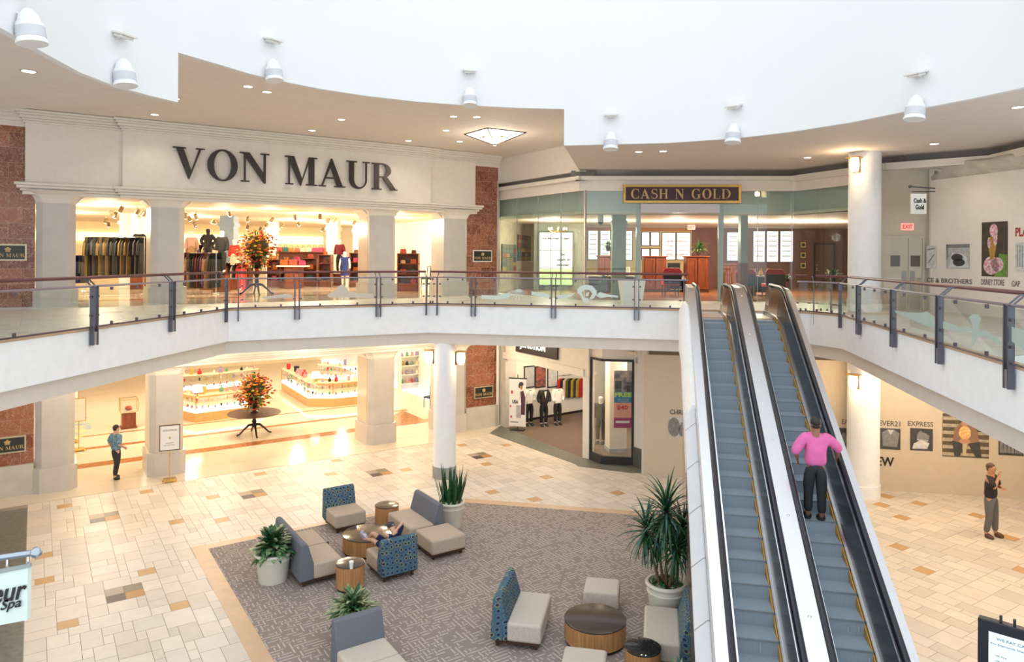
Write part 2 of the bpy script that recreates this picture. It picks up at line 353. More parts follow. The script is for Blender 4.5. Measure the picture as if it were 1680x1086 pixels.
# serif capitals as polygons, cap height 1
def ring(cx, cy, rx, ry, ix, iy, a0=0, a1=360, n=28, icx=None):
    out = []; icx = cx if icx is None else icx
    for i in range(n):
        a, b = radians(a0 + (a1 - a0) * i / n), radians(a0 + (a1 - a0) * (i + 1) / n)
        out.append([(cx + rx * cos(a), cy + ry * sin(a)), (cx + rx * cos(b), cy + ry * sin(b)), (icx + ix * cos(b), cy + iy * sin(b)), (icx + ix * cos(a), cy + iy * sin(a))])
    return out
def rc(x0, x1, y0, y1): return [(x0, y0), (x1, y0), (x1, y1), (x0, y1)]
def serif(ch):
    s = .045
    if ch == 'V': return [[(.05, 1), (.28, 1), (.54, .2), (.47, -.02), (.43, -.02)], [(.44, 0), (.50, .06), (.84, 1), (.76, 1)], rc(-.03, .36, 1 - s, 1), rc(.66, .93, 1 - s, 1)], .93
    if ch == 'O': return ring(.5, .5, .48, .53, .27, .475), 1.0
    if ch == 'N': return [rc(.12, .18, 0, 1), [(.06, 1), (.30, 1), (.84, .22), (.84, -.03), (.78, -.03)], rc(.77, .84, 0, 1), rc(-.02, .30, 1 - s, 1), rc(.02, .30, 0, s), rc(.66, .96, 1 - s, 1)], .98
    if ch == 'M': return [rc(.12, .18, 0, 1), [(.08, 1), (.32, 1), (.62, .18), (.57, -.02), (.53, -.02)], [(.54, 0), (.59, .08), (.90, 1), (.84, 1)], rc(.84, 1.04, 0, 1), rc(.0, .32, 1 - s, 1), rc(.02, .30, 0, s), rc(.84, 1.14, 1 - s, 1), rc(.74, 1.14, 0, s)], 1.16
    if ch == 'A': return [[(.06, 0), (.12, 0), (.47, .86), (.46, 1.02), (.43, 1.02)], [(.43, 1.02), (.47, 1.02), (.88, 0), (.66, 0), (.38, .82)], rc(.2, .66, .29, .345), rc(-.03, .24, 0, s), rc(.56, .97, 0, s)], .95
    if ch == 'U': return [rc(.1, .29, .32, 1), rc(.73, .79, .32, 1), rc(0, .40, 1 - s, 1), rc(.62, .90, 1 - s, 1)] + ring(.445, .34, .345, .36, .22, .29, 180, 360, 18, .51), .92
    if ch == 'R': return [rc(.1, .29, 0, 1), rc(0, .39, 0, s), rc(0, .35, 1 - s, 1), rc(.28, .45, 1 - s, 1), rc(.28, .45, .46, .51), [(.40, .49), (.60, .51), (1.0, 0), (.76, 0)], rc(.74, 1.04, 0, s)] + ring(.42, .73, .35, .27, .16, .22, -90, 90, 16), 1.02
    if ch == 'C': return ring(.5, .5, .48, .53, .28, .475, 48, 312) + [rc(.80, .84, .68, 1.0), rc(.80, .84, 0, .32)], .92
    if ch == 'G': return ring(.5, .5, .48, .53, .28, .475, 48, 318) + [rc(.80, .84, .68, 1.0), rc(.70, .88, .04, .45), rc(.60, .96, .41, .455)], 1.0
    if ch == 'H': return [rc(.1, .28, 0, 1), rc(.68, .86, 0, 1), rc(.28, .68, .48, .535)] + [rc(a, a + .36, b, b + s) for a in (.01, .59) for b in (0, 1 - s)], .96
    if ch == 'L': return [rc(.1, .28, 0, 1), rc(.01, .38, 1 - s, 1), rc(.01, .76, 0, s), rc(.72, .76, 0, .3)], .80
    if ch == 'D': return [rc(.1, .28, 0, 1), rc(.01, .45, 1 - s, 1), rc(.01, .45, 0, s)] + ring(.42, .5, .52, .5, .32, .455, -90, 90, 18), .98
    if ch == 'S': return ring(.38, .74, .30, .28, .17, .225, 40, 250, 14) + ring(.40, .27, .33, .29, .18, .235, -140, 80, 14) + [[(.16, .62), (.25, .52), (.62, .38), (.55, .52), (.28, .66)], rc(.61, .65, .72, 1), rc(.06, .10, 0, .3)], .74
    return [], .4
def serif_word(name, word, h, T, depth, m, parent, sp=.06, wid=1, gaps=.45):
    x = 0
    for ch in word:
        if ch == ' ': x += gaps * h; continue
        P, w_ = serif(ch); mb = MB(T @ Matrix.Translation((x, 0, 0)))
        for i, p in enumerate(P):
            q = [(a * h * wid, b * h) for a, b in p]; e = .0006 * (i % 5)
            n = len(q); ar = sum(q[k][0] * q[(k + 1) % n][1] - q[(k + 1) % n][0] * q[k][1] for k in range(n))
            if ar < 0: q = q[::-1]
            vs = [(a, b, 0) for a, b in q] + [(a, b, depth + e) for a, b in q]
            mb.add(vs, [tuple(range(n))[::-1], tuple(range(n, 2 * n))] + [(k, (k + 1) % n, n + (k + 1) % n, n + k) for k in range(n)])
        build(name, mb, m, parent, world=True); x += (w_ * wid + sp) * h
    return x
def word_w(word, h, sp=.06, wid=1, gaps=.45): return sum(gaps * h if c == ' ' else (serif(c)[1] * wid + sp) * h for c in word)
def words(name, s, T, h, m, parent=None, width=None, align='l', ext=.004, bold=0, shear=0, space=1):
    mb = textmesh(s, 1, .5, shear, bold=bold, space=space)
    xs = [v.x for v in mb.v]; ys = [v.y for v in mb.v]; x0, x1, y0, y1 = min(xs), max(xs), min(ys), max(ys)
    n = s.count('\n') + 1
    k = h / (y1 - y0); kx = (width / (x1 - x0)) if width else k; W = (x1 - x0) * kx
    ox = {'l': 0, 'c': -W / 2, 'r': -W}[align]
    mb.v = [T @ Vector(((v.x - x0) * kx + ox, (v.y - y0) * k, (v.z + .5) * ext)) for v in mb.v]
    return build(name, mb, m, parent, world=parent is not None)
V2 = lambda p: (p[0], p[1])
def sfp(s, t): p = SF @ Vector((s, t, 0)); return (p.x, p.y)
def efp(u, v): p = EF @ Vector((u, v, 0)); return (p.x, p.y)
# ================================================================== SETTING
# --- lower floor: laid tiles of mixed sizes, as one mesh
def tile_floor(name, z, t0, t1, s0, s1, keep, clusters, accents, seed):
    g = .165; rnd = random.Random(seed); ni, nj = int((s1 - s0) / g), int((t1 - t0) / g)
    occ = {}; tiles = []
    def free(i, j, a, b): return all((i + p, j + q) not in occ for p in range(a) for q in range(b)) and i + a <= ni and j + b <= nj
    def put(i, j, a, b, c):
        for p in range(a):
            for q in range(b): occ[(i + p, j + q)] = 1
        tiles.append((i, j, a, b, c))
    for s, t in clusters:
        i, j = round((s - s0) / g) - 2, round((t - t0) / g) - 2
        if free(i, j, 4, 4):
            put(i, j + 2, 2, 2, 't1'); put(i + 2, j + 2, 2, 2, 'ol'); put(i, j, 2, 2, 'dk'); put(i + 2, j, 2, 2, 'or')
    for s, t in accents:
        i, j = round((s - s0) / g) - 1, round((t - t0) / g) - 1
        if free(i, j, 2, 2): put(i, j, 2, 2, 'ac')
    for j in range(nj):
        for i in range(ni):
            if (i, j) in occ: continue
            for a, b in rnd.sample([(2, 2), (2, 3), (3, 3), (3, 2), (3, 4), (2, 4), (3, 3), (2, 3)], 5) + [(2, 2), (2, 1), (1, 2), (1, 1)]:
                if free(i, j, a, b): put(i, j, a, b, ''); break
    colr = {'t1': (.42, .34, .27), 'ol': (.25, .225, .15), 'dk': (.10, .075, .08), 'or': (.50, .27, .10), 'ac': (.60, .37, .17)}
    mb = MB(); cols = []; e = .0045
    for i, j, a, b, c in tiles:
        x0, y0, x1, y1 = s0 + i * g + e, t0 + j * g + e, s0 + (i + a) * g - e, t0 + (j + b) * g - e
        if not keep((x0 + x1) / 2, (y0 + y1) / 2): continue
        mb.add([(x0, y0, z), (x1, y0, z), (x1, y1, z), (x0, y1, z)], [(0, 1, 2, 3)], SF)
        k = rnd.choice([1, 1, .97, .93, .88, 1.03]); q = rnd.uniform(-.012, .012)
        base = (.755 * k + q, .69 * k, .615 * k - q)
        cols.append(colr.get(c, base))
    o = struct(name, mb, M_tile); at = o.data.attributes.new('tilecol', 'FLOAT_COLOR', 'FACE')
    at.data.foreach_set('color', [v for c in cols for v in (*c, 1)])
    return o
C_A, C_B, C_C, C_D, C_E = (3.34, 17.56), (6.07, 17.62), (9.72, 17.45), (12.85, 14.05), (3.33, 6.0)
cl = [(1.48, 16.23), (1.48, 21.07), (5.17, 21.05), (8.88, 21.05), (12.6, 21.05), (16.3, 21.05), (20.0, 16.2)]
ac = [(2.02, 17.0), (2.35, 15.07), (2.99, 19.86), (3.92, 19.27), (.63, 22.69), (2.67, 22.82), (5.85, 22.72), (.22, 19.19), (.2, 17.69), (.5, 15.35), (4.08, 21.25), (7.55, 21.65), (9.7, 20.74), (8.33, 22.89), (12.74, 22.48), (13.13, 17.9), (10.99, 17.55), (11.53, 16.29), (13.92, 15.57), (14.14, 21.6), (12.31, 19.96)]
for p in [(1460, 815), (1510, 825), (1487, 850), (1472, 895), (1600, 845), (1522, 938), (1660, 882), (1670, 935), (1470, 1078)]:
    q = SFi @ fl(*p); ac.append((q.x, q.y))
acc_r = random.Random(3)
for k in range(60):
    s, t = acc_r.uniform(16, 30), acc_r.uniform(0, 20)
    if acc_r.random() < .4: ac.append((s, t))
tile_floor('floor', 0, 2.0, 23.3, -.13, 33, lambda s, t: True, cl, ac, 11)
struct('floor_grout', MB(SF).box(-12, 34, 0, 23.35, -.3, -.004), M_grout)
struct('floor_slate_strip', MB(SF).box(-12, -.14, 0, 23.0, -.003, 0), M_slate)
# seating carpet with its tan border
carp = [sfp(*C_A), sfp(*C_B), sfp(9.72, 17.25), efp(-.6, 19.1), efp(2.6, 19.1), efp(2.6, 4), sfp(3.33, 4)]
bord = [sfp(3.02, 17.9), sfp(9.85, 17.6), efp(-.6, 19.42), efp(2.7, 19.42), efp(2.7, 3.6), sfp(3.02, 3.6)]
struct('floor_border', MB().prism(bord, -.002, .004), M_tan)
struct('floor_carpet', MB().prism(carp, .003, .012), M_carpet)
# department store floors
for nm, z in (('floor_store', 0.0), ('floor_store_upper', ZU)):
    struct(nm, MB(SF).box(-3 if z == 0 else .2, 15.4, 23.3, 46, z - .12, z + .006), M_polish)
    mb = MB(SF)
    mb.box(.5, 13.6, 26.3, 26.85, z, z + .009)
    mb.box(.5, 13.6, 28.75, 29.05, z, z + .009); mb.box(.5, 13.6, 30.8, 30.95, z, z + .009)
    if z == 0: mb.prism([(10.9, 26.6), (13.4, 26.6), (13.4, 28.9)], z, z + .0095)
    struct('floor_marble_band' if z == 0 else 'floor_marble_band_upper', mb, M_bandm)
struct('floor_joint', MB(SF).box(.8, 13.2, 24.5, 24.53, .004, .0075), mat('joint_grey', (.45, .40, .33), .3))
# --- upper floor slab and balcony edge
EDGE = [(-9.5, 3), (-7.5, 19.2), (-2.5, 21.72), (8.0, 19.42), (8.4, 18.4), (5.55, 3)]
def off_edge(P, d):
    out = []
    n = len(P)
    for i in range(n):
        a = Vector(P[max(i - 1, 0)]); b = Vector(P[i]); c = Vector(P[min(i + 1, n - 1)])
        d1 = (b - a).normalized() if i > 0 else (c - b).normalized(); d2 = (c - b).normalized() if i < n - 1 else d1
        n1 = Vector((-d1.y, d1.x)); n2 = Vector((-d2.y, d2.x)); m = (n1 + n2).normalized()
        q = b + m * d / max(.3, m.dot(n1)); out.append((q.x, q.y))
    return out
OUT = [(24, 3), (24, 48), (-32, 48), (-32, 3)]
struct('floor_upper', MB().prism(off_edge(EDGE, .02) + OUT, 4.42, ZU), [M_fascia])
struct('trim_1', MB().prism(off_edge(EDGE, .14) + OUT, 4.08, 4.42), M_band)
E0, E1 = off_edge(EDGE, .015), off_edge(EDGE, .2)
struct('trim_2', MB().prism(E0 + E1[::-1], ZU, ZU + .05), M_tan)
def up_keep(s, t):
    p = SF @ Vector((s, t, 0))
    poly = E1 + OUT; ins = False; n = len(poly)
    for i in range(n):
        x1, y1 = poly[i]; x2, y2 = poly[(i + 1) % n]
        if (y1 > p.y) != (y2 > p.y) and p.x < (x2 - x1) * (p.y - y1) / (y2 - y1) + x1: ins = not ins
    return ins
tile_floor('floor_upper_tiles', ZU + .006, 5, 23.3, -8, 27, up_keep, [(1.5, 21)], [(4, 22), (8, 22.4), (3, 20), (12, 21)], 5)
# --- ceilings and the light well
ZL, ZH = EYE + 3.02, EYE + 4.0
A0, A1 = (-6.72, 14.33), (1.405, 19.62)
wl = [fl(x, y, ZL) for x, y in [(0, 53), (60, 87), (120, 119), (180, 142), (240, 158)]]
wl = [(-6.9, 7.6), (-6.86, 8.8)] + [V2(p) for p in wl] + [A0]
wm = [A0] + [V2(fl(x, y, ZH)) for x, y in [(350, 106), (400, 121), (450, 133), (520, 147), (600, 159), (680, 168), (760, 174), (850, 178.5)]] + [A1]
wr = [A1] + [V2(fl(x, y, ZL)) for x, y in [(1003, 238), (1100, 235.5), (1210, 228), (1300, 217.5), (1400, 202), (1500, 182), (1600, 163), (1680, 146)]]
q = Vector(wr[-1]) ; dq = (q - Vector(wr[-2])).normalized(); wr += [(q.x + .15, q.y - 2), (q.x, q.y - 4.5)]
BB, CC = V2(fl(951, 280, ZL)), V2(fl(810, 302, ZL))
lend = V2(fl(0, 179, ZL))
T_ = .25
struct('ceiling_left', MB().prism(wl + [(A0[0] - .6, A0[1] + .18), lend, (-24, 17.2), (-24, 7.0)], ZL, ZL + .15), M_ceil)
struct('ceiling_middle', MB().prism(wm + [(2.6, 26), (-.75, 29.9), (1, 32), (-30, 24), (-26, 12), (-11, 14.9)], ZH, ZH + .15), M_ceilc)
struct('ceiling_right', MB().prism(wr + [(22, 10), (22, 24), (11.2, 21.9), (9.9, 25.3), BB, (BB[0] - .02, BB[1] - .05)], ZL, ZL + .15), M_ceil)
struct('trim_3', MB().prism([BB, CC, (CC[0] + .2, CC[1] + .3), (BB[0] + .25, BB[1] + .1)], ZL - .02, ZH + .01), M_ceilc)
struct('trim_4', MB().prism([A1, BB, (BB[0] + .12, BB[1]), (A1[0] + .12, A1[1])], ZL + .15, ZH + .02), M_well)
def wellwall(P, z0, z1, off=.0):
    mb = MB(); n = len(P)
    a = [(x, y) for x, y in P]; b = off_edge(P, -.12)
    vs = [(x, y, z) for z in (z0, z1) for (x, y) in a] + [(x, y, z) for z in (z0, z1) for (x, y) in b]
    fs = []
    for i in range(n - 1):
        fs.append((i, i + 1, n + i + 1, n + i)); fs.append((2 * n + i + 1, 2 * n + i, 3 * n + i, 3 * n + i + 1))
        fs.append((i + 1, i, 2 * n + i, 2 * n + i + 1)); fs.append((n + i, n + i + 1, 3 * n + i + 1, 3 * n + i))
    return mb.add(vs, fs)
struct('wall_well_left', wellwall(wl, ZL, 18), M_well)
struct('wall_well_middle', wellwall(wm, ZH, 18), M_well)
struct('wall_well_right', wellwall(wr, ZL, 18), M_well)
# --- department store shell
TF = 24.15          # pillar face
def chamf(s0, s1, t0, t1, c): return [(s0 + c, t0), (s1 - c, t0), (s1, t0 + c), (s1, t1), (s0, t1), (s0, t0 + c)]
PIL = [(.02, .98), (2.92, 3.86), (9.93, 10.93), (12.93, 13.93)]
for k, (lv, z0, zt) in enumerate((('upper', ZU, 8.15), ('lower', 0, 3.05))):
    for j, (s0, s1) in enumerate(PIL):
        c0 = SF @ Vector(((s0 + s1) / 2, TF, z0))
        t = thing('storefront_pillar', ['cream octagonal pillar at the far left end of the %s department store front', 'cream octagonal pillar left of the flower table on the %s store front', 'broad cream pillar right of the flower table on the %s store front', 'cream octagonal pillar beside the brown marble right of the %s store front'][j] % lv, 'pillar', c0, A_)
        build('shaft', MB(SF).prism(chamf(s0, s1, TF, TF + 1.2, .16), z0 + (.7 if z0 == 0 else .5), zt), M_stone, t, world=True)
        build('base', MB(SF).prism(chamf(s0 - .07, s1 + .07, TF - .08, TF + 1.22, .18), z0 - (.0), z0 + (.7 if z0 == 0 else .5)), M_stone, t, world=True)
        mb = MB(SF); pr = [(0, 0), (.02, .03), (.05, .12), (.12, .22), (.24, .30), (.30, .34)]
        for (a, za), (b, zb) in zip(pr[:-1], pr[1:]):
            P0, P1 = chamf(s0 - a, s1 + a, TF - a * .8, TF + 1.2, .16), chamf(s0 - b, s1 + b, TF - b * .8, TF + 1.2, .16)
            mb.add([(x, y, zt + za) for x, y in P0] + [(x, y, zt + zb) for x, y in P1], [(i, (i + 1) % 6, 6 + (i + 1) % 6, 6 + i) for i in range(6)])
        build('capital', mb, M_cream, t, world=True, sharp=20)
        if j == 2: build('reveal_panel', MB(SF).box(s0 - .012, s0 + .002, TF + .25, TF + 1.1, z0 + .75, zt - .02), M_stonew, t, world=True)
# entablature profile bands
def entab(nm, z0, z1, s0, s1, m0, m1, hi, lab):
    t = thing('storefront_entablature', lab, 'store front', SF @ Vector(((s0 + s1) / 2, TF, z0)), A_)
    mb = MB(SF)
    mb.box(s0, m0 + .05, TF - .02, TF + 1.15, z0 + .1, z1); mb.box(m1 - .05, s1, TF - .02, TF + 1.15, z0 + .1, z1); mb.box(m0, m1, TF - .17, TF + 1.15, z0 + .1, z1)
    build('frieze', mb, M_cream, t, world=True)
    mb = MB(SF)
    for a, b, c, d in ((s0, m0, 0, 0), (m0, m1, .15, 1), (m1, s1, 0, 0)):
        for (o, za, zb) in ((.06, .0, .1), (.12, .1, .17), (.2, .17, .25), (.25, .25, .33)):
            ea = o if (d or a == s0) else 0; eb = o if (d or b == s1) else 0
            mb.box(a - ea, b + eb, TF - .02 - c - o, TF + 1.0, z0 + za, z0 + zb)
    build('ledge', mb, M_cream, t, world=True, bevel=.02)
    if hi:
        mb = MB(SF)
        for a, b, c, d in ((s0, m0, 0, 0), (m0, m1, .15, 1), (m1, s1, 0, 0)):
            for (o, za, zb) in ((.05, .34, .28), (.09, .28, .22), (.15, .22, .14), (.2, .14, .07), (.25, .07, .0)):
                ea = o if (d or a == s0) else 0; eb = o if (d or b == s1) else 0
                mb.box(a - ea, b + eb, TF - .02 - c - o, TF + .5, z1 - za, z1 - zb)
        build('cornice', mb, M_cream, t, world=True, bevel=.015)
    return t
entab('u', 8.36, ZH - .01, -.24, 14.2, 2.13, 12.2, True, 'tall cream entablature with cornice above the upper department store entrance')
entab('l', 3.3, 4.07, -.24, 14.2, 2.13, 12.2, False, 'low cream entablature above the lower department store entrance')
# arch soffits between pillars
for nm, zt in (('upper', 8.15), ('lower', 3.05)):
    for k, (a, b) in enumerate(((.98, 2.92), (3.86, 9.93), (10.93, 12.93))):
        mb = MB(SF)
        c = .32
        P = [(a, zt + .42), (b, zt + .42), (b, zt), (b - c * .35, zt + .12), (b - c, zt + .3), (a + c, zt + .3), (a + c * .35, zt + .12), (a, zt)]
        mb.plate(P, TF + .28, TF + 1.15)
        struct('trim_%d' % (10 + k + (3 if nm == 'lower' else 0)), mb, M_cream)
# marble panels either side
for nm, z0, z1 in (('upper', ZU, ZH), ('lower', 0, 4.08)):
    mb = MB(SF); mb.box(-9, .0, 24.32, 24.6, z0 + (.85 if z0 == 0 else .0), z1 - (.0 if z0 == 0 else .42)); struct('wall_marble_left_' + nm, mb, M_marble)
    mb = MB(SF); mb.box(13.9, 15.35, 24.32, 24.6, z0 + (.85 if z0 == 0 else .0), z1 - (.0 if z0 == 0 else .42)); struct('wall_marble_right_' + nm, mb, M_marble)
    if z0 == 0:
        struct('baseboard_left', MB(SF).box(-9, .0, 24.22, 24.6, 0, .86), M_plinth); struct('baseboard_right', MB(SF).box(13.9, 15.4, 24.2, 24.6, 0, .86), M_plinth)
    else:
        for a, b, nn in ((-9, 0, 20), (13.95, 15.4, 21)):
            mb = MB(SF)
            for o, za, zb in ((0, .45, .3), (.06, .3, .2), (.12, .2, .1), (.2, .1, 0)): mb.box(a, b, 24.3 - o, 24.6, z1 - za, z1 - zb)
            struct('trim_%d' % nn, mb, M_cream)
# store interior shell
M_shop = mat('shop_wall_gold', (.86, .74, .52), .7); M_shopc = mat('shop_ceiling', (.80, .66, .50), .8); M_shopw = mat('shop_wall_white', (.9, .84, .72), .7)
for nm, z0, z1 in (('upper', ZU, 8.75), ('lower', 0, 4.07)):
    struct('ceiling_store_' + nm, MB(SF).box(-3, 16.5, 27.2, 46, z1 - .25, z1 - .1), M_shopc)
    struct('ceiling_vestibule_' + nm, MB(SF).box(-.2, 14.2, 25.3, 27.3, z1 - .38 if z0 else z1 - .1, z1 - .1 if z0 else z1), M_shop)
    struct('wall_store_back_' + nm, MB(SF).box(-3, 16.5, 45.8, 46, z0, z1), M_shop)
    struct('wall_store_left_' + nm, MB(SF).box(-3.2, -3, 24.5, 46, z0, z1), M_shopw)
    struct('wall_store_right_' + nm, MB(SF).prism([(13.7, 25.2), (13.9, 25.2), (16.5, 31), (16.5, 46), (16.3, 46), (16.3, 31)], z0, z1), M_shopw)
# --- gold shop front (upper, right)
KK = (9.6, 24.55); LLp = (11.0, 21.2); FB = (2.33, 24.95); FC = (-.72, 29.55)
struct('wall_facade_pier', MB().prism([sfp(15.3, 24.2), (FC[0] + .02, FC[1] + .4), (FC[0] + .1, FC[1] + .5), sfp(15.35, 24.8)], ZU, ZL), M_cream)
def along(P, Q, z0, z1, o0, o1, e0=0, e1=0):    # wall prism from P to Q, from offset o0 to o1 towards the viewer
    P, Q = Vector(P), Vector(Q); d = (Q - P).normalized(); n = Vector((d.y, -d.x)); P = P - d * e0; Q = Q + d * e1
    return [tuple(P + n * o1), tuple(Q + n * o1), tuple(Q + n * o0), tuple(P + n * o0)], z0, z1
zb0, zb1, zg = EYE + 2.66, EYE + 2.79, EYE + 2.30
k = 30
for P, Q, e0, e1 in ((FC, FB, .1, .0), (FB, KK, 0, .1)):
    struct('trim_%d' % k, MB().prism(*along(P, Q, zg, zb0, -.1, .02, e0, e1)), M_ceilc); k += 1
    struct('trim_%d' % k, MB().prism(*along(P, Q, zb0, zb1, -.3, .22, .15, .2)), M_cream); k += 1
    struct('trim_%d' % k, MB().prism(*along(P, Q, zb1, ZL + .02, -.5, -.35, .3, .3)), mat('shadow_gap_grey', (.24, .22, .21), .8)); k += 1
for P, Q in ((KK, LLp), (LLp, (12.95, 19.5)), ((12.95, 19.5), (12.7, 15))):
    struct('trim_%d' % k, MB().prism(*along(P, Q, zb0 - .05, zb1 + .02, -.35, .2, .1, .1)), M_cream); k += 1
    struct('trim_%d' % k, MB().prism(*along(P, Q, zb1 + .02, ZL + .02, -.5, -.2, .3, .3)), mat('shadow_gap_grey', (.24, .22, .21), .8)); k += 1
KE = V2(onl(1396, 400, KK, LLp))
struct('wall_facade_return', MB().prism(*along(KE, (LLp[0] - .25, LLp[1]), ZU, zb0 - .05, -.25, 0)), M_ceilc)
struct('trim_45', MB().prism(*along(KK, KE, zg, zb0 - .0, -.1, .02)), M_ceilc)
# service door wall and hoarding
D0, D1 = (10.75, 21.15), (12.15, 21.0)
struct('wall_service', MB().prism(*along(D0, D1, ZU, zb0 + .1, -.2, 0, .2, .1)), mat('putty_wall', (.60, .54, .43), .7))
struct('trim_50', MB().prism(*along((12.12, 20.98), (12.25, 20.6), ZU, zb0, -.1, .05)), M_cream)
H0w, H1w = (12.13, 20.55), (12.98, 15.2)
struct('wall_hoarding', MB().prism(*along((12.0, 20.75), (12.85, 17.4), ZU, EYE + 2.27, -.12, 0, 0, 1.8)), mat('hoarding_white', (.78, .73, .66), .6))
# lower right hoarding wall (square to the escalators)
lw0, lw1 = efp(-.45, 22.75), efp(12.5, 22.75)
struct('wall_right', MB().prism(*along(lw0, lw1, 0, 3.72, -.15, 0)), mat('hoarding_tan', (.60, .51, .39), .6))
struct('trim_51', MB().prism(*along(lw0, lw1, 3.70, 4.09, -.3, -.16)), mat('grille_brown', (.22, .17, .13), .6))
struct('wall_far_right', MB().prism([efp(12.5, 22.9), efp(12.5, 10), efp(12.8, 10), efp(12.8, 22.9)], 0, 4.08), mat('hoarding_tan', (.60, .51, .39), .6))
# round columns
def column(c, r, z0, z1, lab, collar):
    t = thing('round_column', lab, 'column', (c[0], c[1], z0))
    build('shaft', MB().lathe([(r, z0 + .3), (r, z1)], 48, c=(c[0], c[1], 0)), M_white, t, world=True)
    build('collar', MB().lathe([(r + .02, z0), (r + .02, z0 + .34), (r, z0 + .345)], 48, c=(c[0], c[1], 0)), mat('collar_stone', (.33, .34, .33), .5) if collar else M_white, t, world=True)
    return t
colA = dep(728, 790, 21.9); colB = dep(1417.5, 505, 20.6)
column((colA.x, colA.y + .2), .345, 0, 4.1, 'white round column behind the snake plant planter on the lower floor', True)
column((colB.x, colB.y), .43, ZU, ZL + .02, 'white round column beside the service doors on the upper floor', False)
column((colB.x, colB.y), .43, 0, 4.1, 'white round column to the right of the escalators on the lower floor', False)

# ================================================================== BALCONY RAILINGS
ZR = dict(bot=ZU + .075, mid=ZU + .86, hand=ZU + 1.02, foot=ZU - .28)
RE = off_edge(EDGE, -.05)
def railing(lab, P, Q, posts, panes, etched=None, hP=None, hQ=None):
    P, Q = Vector(P), Vector(Q); d = (Q - P).normalized(); n = Vector((d.y, -d.x))
    t = thing('balcony_railing', lab, 'railing', (*((P + Q) / 2), ZU), atan2(d.y, d.x), 'glass railings round the upper floor')
    L = (Q - P).length; I = lambda s, o, z: (P.x + d.x * s - n.x * o, P.y + d.y * s - n.y * o, z)   # o: inwards
    build('handrail', MB().tube([I(0, .24, ZR['hand']), I(L, .24, ZR['hand'])], .033, 10), M_rail, t, world=True)
    build('top_rail', MB().tube([I(0, .0, ZR['mid']), I(L, .0, ZR['mid'])], .022, 8), mat('rail_pewter', (.30, .27, .33), .3, metal=.6), t, world=True)
    build('bottom_rail', MB().tube([I(0, .0, ZR['bot']), I(L, .0, ZR['bot'])], .017, 8), M_bronze, t, world=True)
    ss = []
    for px, dbl in posts:
        p = onl(px, 500, P, Q) if px is not None else None
        s0 = (Vector((p.x, p.y)) - P).dot(d); ss.append((s0, dbl))
        mb = MB()
        for s1 in ((s0 - .06, s0 + .06) if dbl else (s0,)):
            a, b = s1 - .014, s1 + .014
            vs = [I(q, o, z) for z in (ZR['foot'], ZR['mid'] + .01) for o in (-.04, .045) for q in (a, b)]
            mb.add(vs, [(0, 2, 3, 1), (4, 5, 7, 6), (0, 1, 5, 4), (2, 6, 7, 3), (0, 4, 6, 2), (1, 3, 7, 5)])
            mb.tube([I(s1, .0, ZR['mid'] - .02), I(s1, .17, ZR['hand'] - .02), I(s1, .24, ZR['hand'] - .02)], .014, 6)
        pst = build('post', mb, M_post, t, world=True)
        if dbl:
            mb = MB(); vs = [I(q, o, z) for z in (ZR['foot'] + .01, ZU - .02) for o in (-.03, .03) for q in (s0 - .045, s0 + .045)]
            mb.add(vs, [(0, 2, 3, 1), (4, 5, 7, 6), (0, 1, 5, 4), (2, 6, 7, 3), (0, 4, 6, 2), (1, 3, 7, 5)])
            build('anchor_plate', mb, mat('zinc_plate', (.33, .33, .35), .4, metal=.7), pst, world=False) if False else build('anchor_plate', mb, mat('zinc_plate', (.33, .33, .35), .4, metal=.7), t, world=True)
    cuts = sorted([0] + [s for s, _ in ss] + [L])
    for a, b in zip(cuts[:-1], cuts[1:]):
        if b - a < .25: continue
        a1, b1 = a + (.1 if a > 0 else .02), b - (.1 if b < L else .02)
        mb = MB(); vs = [I(q, o, z) for z in (ZR['bot'] + .03, ZR['mid'] - .04) for o in (-.006, .006) for q in (a1, b1)]
        mb.add(vs, [(0, 2, 3, 1), (4, 5, 7, 6), (0, 1, 5, 4), (2, 6, 7, 3), (0, 4, 6, 2), (1, 3, 7, 5)])
        g = build('glass_panel', mb, M_glass, t, world=True)
        w_ = b1 - a1; nclip = 2 if w_ < 2.2 else 3
        cs = [(a1 + w_ * (k + .5) / nclip, z, .022, .03) for k in range(nclip) for z in (ZR['bot'] + .045, ZR['mid'] - .06)]
        cs += [(s1, z, .03, .02) for s1 in (a1 - .01, b1 + .01) for z in (ZR['bot'] + .22, ZR['mid'] - .2)]
        for s1, z, hw, hz in cs:
            mb = MB(); mb.add([I(q, o, zz) for zz in (z - hz, z + hz) for o in (-.02, .02) for q in (s1 - hw, s1 + hw)], [(0, 2, 3, 1), (4, 5, 7, 6), (0, 1, 5, 4), (2, 6, 7, 3), (0, 4, 6, 2), (1, 3, 7, 5)])
            build('glass_clip', mb, M_bronze, g, world=True)
    if etched: etched(t, lambda s, z: I(s, -.009, z), P, Q, d)
    return t
def px_s(px, y, P, Q):                 # distance along the rail and height under a photo point
    p = onl(px, y, P, Q); P, Q = Vector(P), Vector(Q); return (Vector((p.x, p.y)) - P).dot((Q - P).normalized()), p.z
def etch(t, I, P, Q, shapes, name='etched_art', m=None):
    for sh in shapes:
        q = [px_s(x, y, P, Q) for x, y in sh]; n = len(q)
        build(name, MB().add([I(s, z) for s, z in q], [tuple(range(n))]), m or M_etch, t, world=True)
